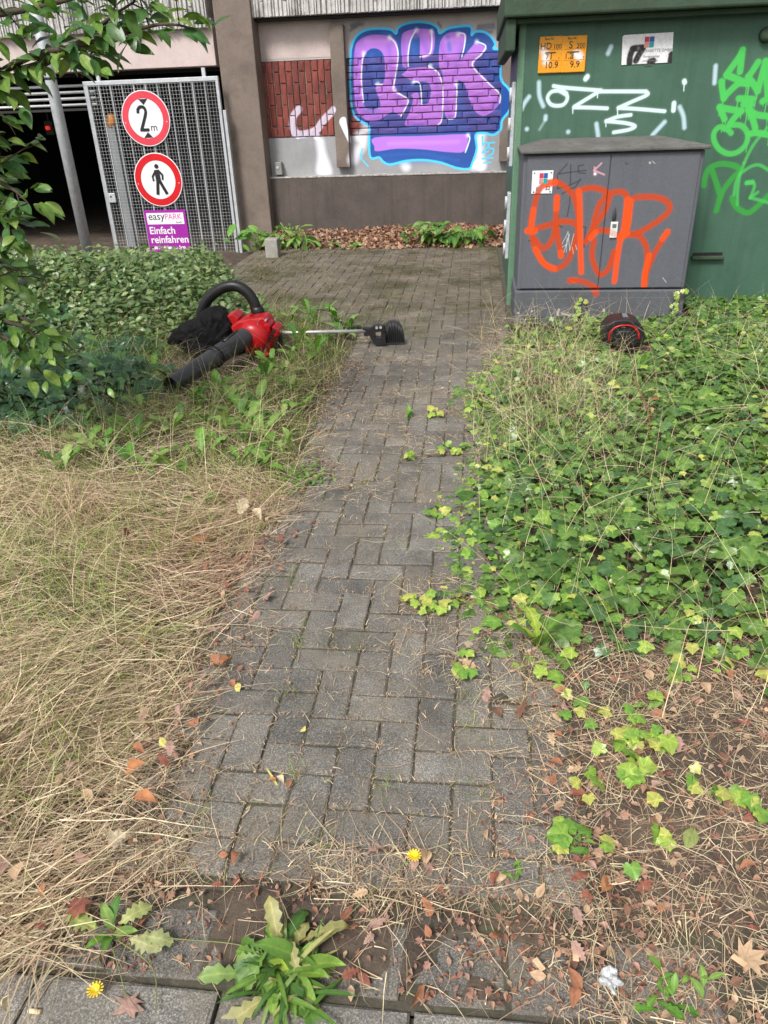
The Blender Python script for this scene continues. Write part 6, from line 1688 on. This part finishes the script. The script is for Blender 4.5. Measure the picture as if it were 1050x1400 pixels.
# dried stalk in the ivy
ds = (0.808, 3.3, -0.124); dt = (0.723, 3.3, 0.4)
t = empty('dried_stalk', (ds[0], 3.3, float(hgt(ds[0], 3.3))), 'tall reddish-brown dried plant stalk standing in the ivy', 'plant')
cv = [(ds[0], 3.3, float(hgt(ds[0], 3.3))), (ds[0] + 0.004, 3.3, ds[2] + 0.12), (ds[0] + 0.012, 3.29, (ds[2] + dt[2]) / 2 + 0.05), (dt[0], 3.3, dt[2])]
MB().tube(Canvas.smooth(cv, 5), 0.0035, 6).build('stalk', m_stem_dry, t)
for q in range(9):
    z_ = ds[2] + (dt[2] - ds[2]) * (0.25 + 0.08 * q)
    R1_ = frames(rdir(1, 1.0) + np.array([0, -0.4, 0]), rhead(1) + np.array([0, 0, -0.5]))[0]
    leaf_obj('dry_leaf', ovl_t[q % 8], ('ds', q % 8), [(0.4, 0.26, 0.12), (0.3, 0.12, 0.07)][q % 2], m_dead, (ds[0] + 0.006, 3.295, z_), R1_, 0.035, t)

# ================================================================== FALLEN LEAVES (each one a thing)
FC = dict(terra=(0.36, 0.165, 0.095), orange=(0.44, 0.20, 0.095), tan=(0.50, 0.35, 0.225), pink=(0.40, 0.255, 0.21), yellow=(0.56, 0.52, 0.16), red=(0.26, 0.10, 0.072), pale=(0.56, 0.47, 0.33), brown=(0.21, 0.115, 0.08), green=(0.25, 0.30, 0.10))


def fallen(p, temps, c_, s, label, group=None, tilt=0.35, dz=0.008, name='fallen_leaf', head=None):
    zb = max(float(hgt(*p)), 0.0) + dz
    R1_ = frames(rdir(1, tilt) + np.array([0, -0.15, 0]), rhead(1) if head is None else np.array([[math.cos(head), math.sin(head), 0.0]]))[0]
    v = int(rng.integers(0, len(temps)))
    return leaf_obj(name, temps[v], (id(temps), v, c_), FC[c_], m_dead, (p[0], p[1], zb), R1_, s, None, label=label, cat='leaf', group=group)


for (p, tp, c_, s, lb) in [
    ((-1.149, 1.251), ovl_t, 'terra', 0.075, 'large terracotta leaf on the straw at the left edge of the picture'),
    ((-0.775, 1.167), ovl_t, 'orange', 0.06, 'bright orange crumpled leaf at the left path edge'),
    ((-0.788, 1.27), ovl_t, 'orange', 0.06, 'narrow orange curled leaf just above the crumpled orange one'),
    ((-0.784, 1.359), ovl_t, 'yellow', 0.035, 'pale yellow-green leaf on the left edge of the path'),
    ((-0.765, 0.89), map_t, 'red', 0.05, 'reddish leaf under the straw beside the trailing weed'),
    ((-0.65, 0.903), ovl_t, 'red', 0.035, 'round red-brown leaf touching the pale lobed weed leaves'),
    ((-0.752, 1.048), map_t, 'pale', 0.055, 'pale tan broken leaf in the litter at the left path edge'),
    ((-0.494, 1.319), nar_t, 'yellow', 0.07, 'yellow winged maple seed lying on the pavers'),
    ((-0.461, 1.287), ovl_t, 'orange', 0.028, 'small orange-brown curl beside the yellow maple seed'),
    ((-0.425, 1.26), ovl_t, 'terra', 0.028, 'small brown curled scrap right of the yellow maple seed'),
    ((-0.209, 1.094), oak_t, 'pink', 0.048, 'pinkish lobed leaf lying at the front end of the pavers'),
    ((-0.616, 0.719), map_t, 'pink', 0.062, 'pink star-shaped leaf on the pavement slab'),
    ((0.259, 1.666), ovl_t, 'terra', 0.055, 'smooth terracotta leaf standing beside the large ivy leaves'),
    ((0.105, 1.547), ovl_t, 'brown', 0.06, 'long brown folded leaf on the right edge of the path'),
    ((0.153, 1.564), map_t, 'brown', 0.055, 'flat grey-brown leaf right of the long folded one'),
    ((0.075, 1.668), oak_t, 'pink', 0.055, 'pinkish oak leaf under the ivy at the right path edge'),
    ((-0.012, 1.785), oak_t, 'tan', 0.06, 'tan oak leaf lying over the right edge of the pavers'),
    ((0.014, 1.838), oak_t, 'pale', 0.055, 'pale oak leaf touching the ivy, above the tan one'),
    ((0.29, 1.319), nar_t, 'yellow', 0.07, 'twisted yellow-green leaf on the straw right of the path'),
    ((0.319, 1.353), map_t, 'pink', 0.055, 'pinkish leaf under the twisted yellow-green one'),
    ((0.304, 1.044), ovl_t, 'orange', 0.055, 'bright orange folded leaf on the soil at lower right'),
    ((0.457, 1.277), ovl_t, 'red', 0.04, 'small dark red leaf below the yellow-green ivy leaves'),
    ((0.501, 1.158), ovl_t, 'green', 0.06, 'folded green leaf with dark spots on the bare soil'),
    ((0.67, 1.637), ovl_t, 'tan', 0.05, 'pair-like tan leaf on the straw at the right'),
    ((0.874, 1.976), ovl_t, 'terra', 0.095, 'twisted terracotta dead leaf in the ivy at the right edge'),
    ((0.831, 2.52), map_t, 'pink', 0.075, 'brown crumpled leaf lying in the middle of the ivy'),
    ((0.537, 2.233), ovl_t, 'tan', 0.065, 'tan curled leaf lying in the ivy below the crumpled one'),
    ((-0.911, 2.557), oak_t, 'pale', 0.10, 'cream-coloured dried leaf on the straw beside the path'),
    ((-0.877, 2.602), ovl_t, 'pale', 0.08, 'cream folded leaf next to the other dried one beside the path'),
    ((-0.712, 1.652), ovl_t, 'orange', 0.05, 'orange-brown leaf in the straw at the left path edge, half way'),
    ((-0.658, 1.63), ovl_t, 'yellow', 0.04, 'yellow-green leaf beside the orange-brown one at the path edge'),
    ((-0.687, 2.059), map_t, 'pink', 0.05, 'small pinkish leaf on the pavers at the left'),
    ((-0.037, 0.949), nar_t, 'tan', 0.05, 'thin tan curled leaf on the edging stones'),
    ((0.544, 1.311), ovl_t, 'brown', 0.05, 'dark brown leaf on the soil below the bright ivy leaf'),
    ((-0.2, 0.807), ovl_t, 'tan', 0.03, 'tan leaf at the tip of the rosette weed'),
    ((0.547, 0.919), map_t, 'tan', 0.06, 'tan crumpled leaf in the bottom right corner'),
    ((-1.008, 2.338), map_t, 'terra', 0.07, 'reddish leaf sunk in the straw mat'),
    ((-1.258, 2.271), ovl_t, 'red', 0.06, 'small red leaf showing through the straw mat'),
    ((-0.824, 0.706), ovl_t, 'pale', 0.03, 'whitish shred on the pavement slab at bottom left'),
]:
    fallen(p, tp, c_, s, lb, dz=0.012 if p[0] > -0.7 else 0.06)
CW = dict(terra='terracotta', orange='orange', tan='tan', pink='pinkish', yellow='yellow', red='dark red', pale='cream', brown='brown', green='green')
for (x0, x1, y0, y1, k, where, grp, cs_) in (
    (0.22, 1.15, 0.82, 1.75, 95, 'soil right of the path', 'leaf scraps on the right-hand soil', ('terra', 'tan', 'red', 'pink', 'brown')),
    (-1.0, -0.66, 0.84, 2.6, 50, 'straw along the left path edge', 'leaf scraps along the left path edge', ('terra', 'pink', 'red', 'tan')),
    (-0.6, 0.3, 0.82, 1.12, 34, 'litter over the edging stones', 'leaf scraps on the edging stones', ('terra', 'pink', 'tan', 'red')),
    (-0.62, 0.05, 1.2, 5.0, 12, 'pavers of the path', 'leaf scraps on the pavers', ('tan', 'yellow', 'pale', 'terra'))):
    for q in range(k):
        p = (float(rng.uniform(x0, x1)), float(rng.uniform(y0, y1)))
        c_ = cs_[int(rng.integers(0, len(cs_)))]
        w_ = where
        if grp.startswith('leaf scraps on the right'):
            w_ = ('near ' if p[1] < 1.12 else 'middle ' if p[1] < 1.42 else 'far ') + where
        elif grp.startswith('leaf scraps along'):
            w_ = ('near ' if p[1] < 1.4 else 'far ') + where
        sk = [0, 0, 1, 2][int(rng.integers(0, 4))]
        fallen(p, [ovl_t, ovl_t + oak_t, oak_t][sk], c_, rng.uniform(0.022, 0.05) if k > 12 else rng.uniform(0.015, 0.03), '%s %s scrap on %s' % (CW[c_], ('oval', 'curled', 'lobed')[sk], w_), grp, 0.55, dz=0.012 if p[0] > -0.7 else 0.05)
# litter of people
cb_ = (-0.791, 0.708)
MB().tube([(cb_[0] - 0.011, cb_[1], 0.0095), (cb_[0] + 0.014, cb_[1] - 0.001, 0.0095)], 0.0045, 10).build('cigarette_end', surf('filter_paper', (0.72, 0.55, 0.33), (0.78, 0.62, 0.4), 60, 0.8, 0.1), origin=(cb_[0], cb_[1], 0), label='cigarette end lying on the pavement slab at bottom left', cat='litter')
pp = (0.293, 0.861)
cp = MB().hull([(pp[0] + rng.uniform(-0.026, 0.026), pp[1] + rng.uniform(-0.034, 0.034), 0.010 + rng.uniform(0, 0.02)) for _ in range(16)], 3, 0.016, 85)
cp.sm = [False] * len(cp.sm)
cp.build('crumpled_wrapper', surf('clear_wrapper', (0.30, 0.31, 0.31), (0.62, 0.63, 0.63), 70, 0.2, 0.5), origin=(pp[0], pp[1], 0), label='crumpled whitish plastic wrapper on the soil at bottom right', cat='litter')
for (p, L_, a_, lb) in (((0.233, 0.905), 0.017, 1.5, 'pale wood chip standing out left of the wrapper'), ((0.16, 0.877), 0.014, 2.1, 'pale wood chip lying farther left of the wrapper'), ((0.544, 0.919), 0.014, 2.3, 'pale wood chip near the bottom right corner')):
    M = Matrix.Translation((p[0], p[1], max(float(hgt(*p)), 0) + 0.016)) @ Matrix.Rotation(a_, 4, 'Z') @ Matrix.Rotation(0.2, 4, 'Y')
    ch = MB().box(-L_, L_, -0.006, 0.006, -0.002, 0.002, 0.001)
    ch.v = [tuple(M @ Vector(v)) for v in ch.v]
    ch.build('wood_chip', surf('pale_wood', (0.55, 0.38, 0.22), (0.66, 0.48, 0.3), 40, 0.8, 0.2), origin=(p[0], p[1], 0), label=lb, cat='wood chip')

# ================================================================== SHRUBS ON THE LEFT
# low small-leaved ground cover in front of the gate
hd = empty('ground_cover_shrub', (-3.4, 7.6, 0), 'wide low shrub with tiny grey-green leaves in front of the mesh gate', 'shrub')
def hedge_h(x, y):
    e = sstep(0.0, 0.5, (-1.48 - 0.42 * (y - 5.6)) - x + 0.6 * (fbm(x, y, 1.8, 53) - 0.5)) * sstep(4.7, 5.9, y + 0.6 * (fbm(x, y, 1.5, 54) - 0.5)) * sstep(9.3, 8.9, y)
    return np.minimum(e * (0.20 + 0.26 * fbm(x, y, 1.6, 51) + 0.06 * fbm(x, y, 6, 52)), np.maximum(1.425 - 0.1575 * y - hgt(x, y), 0.02))
P2 = sample(27000, -7.2, -1.4, 4.6, 9.3, lambda x, y: (hedge_h(x, y) > 0.04) * 1.0 * (x > -0.5 - 0.72 * y))
x, y = P2[:, 0], P2[:, 1]; n = len(x)
hh = hedge_h(x, y)
zz = hgt(x, y) + hh * (1 - 0.75 * rng.random(n) ** 2) + rng.normal(0, 0.02, n) + 0.11 * (rng.random(n) < 0.10) * rng.random(n) * (y < 8.0)
hcol = mixcol([(0.075, 0.14, 0.045), (0.12, 0.19, 0.06), (0.17, 0.24, 0.09), (0.09, 0.16, 0.06), (0.26, 0.31, 0.14)], n, 0.22)
h_ = Heap()
scatter(h_, sml_t, np.stack([x, y, zz], 1), frames(rdir(n, 0.7) + np.array([0, -0.3, 0]), rhead(n)), rng.uniform(0.035, 0.075, n), hcol)
h_.build('foliage', m_leaf, hd, kind='stuff')
tw_ = MB()
for k in range(130):
    a_, b_ = P2[rng.integers(0, n)]
    h0 = float(hedge_h(a_, b_))
    q = Vector((a_, b_, float(hgt(a_, b_))))
    tw_.tube([q, q + Vector((rng.normal(0, 0.06), rng.normal(0, 0.06), h0 * 0.7)), q + Vector((rng.normal(0, 0.12), rng.normal(0, 0.12), h0 * 1.08))], 0.004, 4, False)
tw_.build('twig', m_bark, hd, kind='stuff')


def leafy(root, temps, cols, mat, P_, nrm, hd_, s_, nparts, name='leaf'):
    """the leaves nearest to the camera as parts, the rest joined"""
    n = len(s_)
    P_ = np.asarray(P_)
    score = s_ / np.linalg.norm(P_ - np.array([0, 0, CAM_H]), axis=1) * (P_[:, 0] > -0.42 * P_[:, 1] - 0.55)
    top = np.argsort(-score)[:nparts]
    keep = np.ones(n, bool); keep[top] = False
    R_ = frames(nrm, hd_)
    for i in top:
        v = int(rng.integers(0, len(temps))); ck = int(rng.integers(0, len(cols)))
        leaf_obj(name, temps[v], (id(temps), v, ck, mat.name), cols[ck], mat, P_[i], R_[i], s_[i], root)
    if keep.any():
        h_ = Heap()
        scatter(h_, temps, P_[keep], R_[keep], s_[keep], mixcol(cols, int(keep.sum())))
        h_.build('leaves', mat, root, kind='stuff')


# dark glossy shrub below
dk = empty('dark_shrub', (-2.9, 4.6, 0), 'dark glossy-leaved shrub at the left edge beside the dry grass', 'shrub')
def dk_h(x, y):
    e = sstep(0.0, 0.6, (-1.62 - 0.30 * (y - 3.4)) - x + 0.8 * (fbm(x, y, 2.1, 62) - 0.5)) * sstep(3.3, 3.9, y + 0.7 * (fbm(x, y, 2.3, 63) - 0.5)) * sstep(6.0, 5.4, y)
    return e * (0.03 + 0.34 * np.maximum(fbm(x, y, 2.2, 61) - 0.2, 0))
P2 = sample(4600, -5.2, -1.2, 3.0, 6.2, lambda x, y: (dk_h(x, y) > 0.012) * (0.3 + 0.7 * (fbm(x, y, 3, 64) > 0.45)) * (x > -0.6 - 0.72 * y))
x, y = P2[:, 0], P2[:, 1]; n = len(x)
zz = hgt(x, y) + 0.02 + dk_h(x, y) * (1 - 0.85 * rng.random(n) ** 2.2)
leafy(dk, lau_t + ivy_t[:3], [(0.026, 0.075, 0.026), (0.04, 0.105, 0.034), (0.065, 0.15, 0.045), (0.03, 0.085, 0.04)], m_darkleaf, np.stack([x, y, zz], 1), rdir(n, 0.5) + np.array([0.25, -0.45, 0]), rhead(n) + np.array([0.4, -0.5, -0.2]), rng.uniform(0.055, 0.095, n), 240)
tw_ = MB()
for k in range(60):
    a_, b_ = P2[rng.integers(0, n)]
    q = Vector((a_, b_, float(hgt(a_, b_))))
    tw_.tube([q, q + Vector((rng.normal(0, 0.05), rng.normal(0, 0.05), float(dk_h(a_, b_)) * 0.9))], 0.005, 5, False)
tw_.build('twig', m_bark, dk, kind='stuff')

# tall shrub whose branches hang into the top left
ts = empty('tall_shrub', (-2.7, 3.2, 0), 'tall leafy shrub leaning in from the left with hanging branches', 'shrub')
BR = [(0.028, 0.024, 0.018, 0.012, 0.008, 0.005, 0.003)]
branch_px = [[(-2.15, 3.0, 1.464), (-1.806, 2.95, 1.598), (-1.584, 2.95, 1.686), (-1.362, 2.9, 1.709), (-1.197, 2.9, 1.739), (-1.033, 2.85, 1.754), (-0.928, 2.85, 1.735)], [(-1.559, 3.0, 1.671), (-1.457, 2.95, 1.698), (-1.345, 2.9, 1.724), (-1.24, 2.9, 1.783), (-1.141, 2.9, 1.826)], [(-1.883, 2.95, 1.624), (-1.806, 2.95, 1.551), (-1.755, 2.9, 1.431), (-1.766, 2.9, 1.346)], [(-1.953, 3.0, 1.853), (-1.71, 2.95, 1.817), (-1.517, 2.95, 1.83), (-1.329, 2.9, 1.848), (-1.17, 2.9, 1.871)], [(-2.232, 3.05, 1.335), (-1.986, 3.0, 1.316), (-1.841, 2.95, 1.293), (-1.728, 2.9, 1.252), (-1.688, 2.9, 1.204)], [(-2.007, 3.0, 1.254), (-1.888, 2.95, 1.19), (-1.823, 2.95, 1.148), (-1.748, 2.9, 1.121)], [(-2.168, 3.0, 1.148), (-2.025, 2.95, 1.097), (-1.924, 2.9, 1.02), (-1.913, 2.9, 0.935)], [(-1.874, 2.95, 1.737), (-1.761, 2.95, 1.699), (-1.704, 2.9, 1.628), (-1.734, 2.9, 1.549)], [(-1.934, 3.05, 2.007), (-1.694, 3.0, 1.968), (-1.412, 2.95, 1.928), (-1.164, 2.9, 1.901)], [(-2.137, 3.1, 1.612), (-1.987, 3.05, 1.508), (-1.919, 3.0, 1.432), (-1.849, 3.0, 1.367)], [(-2.447, 3.2, 0.734), (-2.166, 3.2, 0.716), (-1.934, 3.15, 0.688), (-1.762, 3.1, 0.582)], [(-2.403, 3.2, 0.65), (-2.125, 3.15, 0.635), (-1.995, 3.1, 0.559), (-1.939, 3.1, 0.467)], [(-2.343, 3.2, 1.036), (-2.086, 3.15, 0.994), (-1.961, 3.1, 0.92), (-1.942, 3.1, 0.834)], [(-2.334, 3.2, 0.75), (-2.072, 3.15, 0.695), (-1.947, 3.1, 0.668), (-1.846, 3.05, 0.557)]]
tk = (-2.7, 3.2)
MB().tube([(tk[0], tk[1], -0.1), (tk[0] + 0.03, tk[1], 0.8), (tk[0] - 0.02, tk[1] - 0.02, 1.6), (tk[0] + 0.08, tk[1], 2.4), (tk[0] + 0.05, tk[1], 3.2)], [0.05, 0.042, 0.036, 0.025, 0.01], 10).build('trunk', m_bark, ts)
LP, LN, LH, LS = [], [], [], []
for bi, b_ in enumerate(branch_px):
    root = Vector((tk[0] + 0.02, tk[1], max(0.3, b_[0][2] - 0.35)))
    pts = [root] + [Vector(p) for p in b_]
    cv = [Vector(p) for p in Canvas.smooth(pts, 5)]
    L_ = len(cv)
    MB().tube(cv, [0.016 * (1 - k / L_) + 0.0022 for k in range(L_)], 7).build('branch', m_bark, ts)
    for k in range(3, L_):
        f = k / L_
        for q in range(int(rng.integers(1, 5) if bi not in (2, 4, 5, 7, 9) else rng.integers(1, 3)) if f > 0.3 else 1):
            off = Vector(rng.normal(0, 1, 3)); off.normalize()
            base = cv[k] + off * rng.uniform(0.01, 0.085)
            d_ = (cv[min(k + 1, L_ - 1)] - cv[max(k - 1, 0)]).normalized()
            LP.append(base); LN.append(Vector((rng.normal(0, 0.45), rng.normal(-0.35, 0.4), 0.9)))
            LH.append(d_ * 0.9 + off * 0.8 + Vector((0, 0, -0.35))); LS.append(rng.uniform(0.06, 0.112))
        if f > 0.35 and k % 4 == 0:
            off = Vector((rng.normal(0.03, 0.08), rng.normal(0, 0.06), rng.normal(-0.02, 0.07)))
            MB().tube([cv[k], cv[k] + off * 0.6, cv[k] + off + Vector((0, 0, -0.015))], [0.003, 0.0025, 0.0015], 5).build('twig', m_bark, ts)
            for q in range(4):
                LP.append(cv[k] + off * rng.uniform(0.4, 1.1)); LN.append(Vector((rng.normal(0, 0.45), rng.normal(-0.35, 0.4), 0.9)))
                LH.append(off.normalized() + Vector(rng.normal(0, 0.7, 3)) + Vector((0, 0, -0.3))); LS.append(rng.uniform(0.05, 0.09))
# crown beyond the left edge
for k in range(900):
    p = Vector((0, tk[1] + rng.normal(0, 0.4), rng.uniform(0.6, 3.4)))
    p.x = -0.50 * p.y - 0.74 - 0.12 * max(0, 1.8 - p.z) - abs(rng.normal(0, 0.3))
    LP.append(p); LN.append(Vector((rng.normal(0, 0.5), rng.normal(-0.2, 0.5), 0.9))); LH.append(Vector(rng.normal(0, 1, 3)) + Vector((0, 0, -0.3))); LS.append(rng.uniform(0.06, 0.1))
leafy(ts, lau_t, [(0.055, 0.13, 0.03), (0.09, 0.185, 0.042), (0.15, 0.26, 0.055), (0.06, 0.15, 0.05), (0.22, 0.33, 0.08)], m_leaf, np.array(LP), np.array(LN), np.array(LH), np.array(LS), 300)
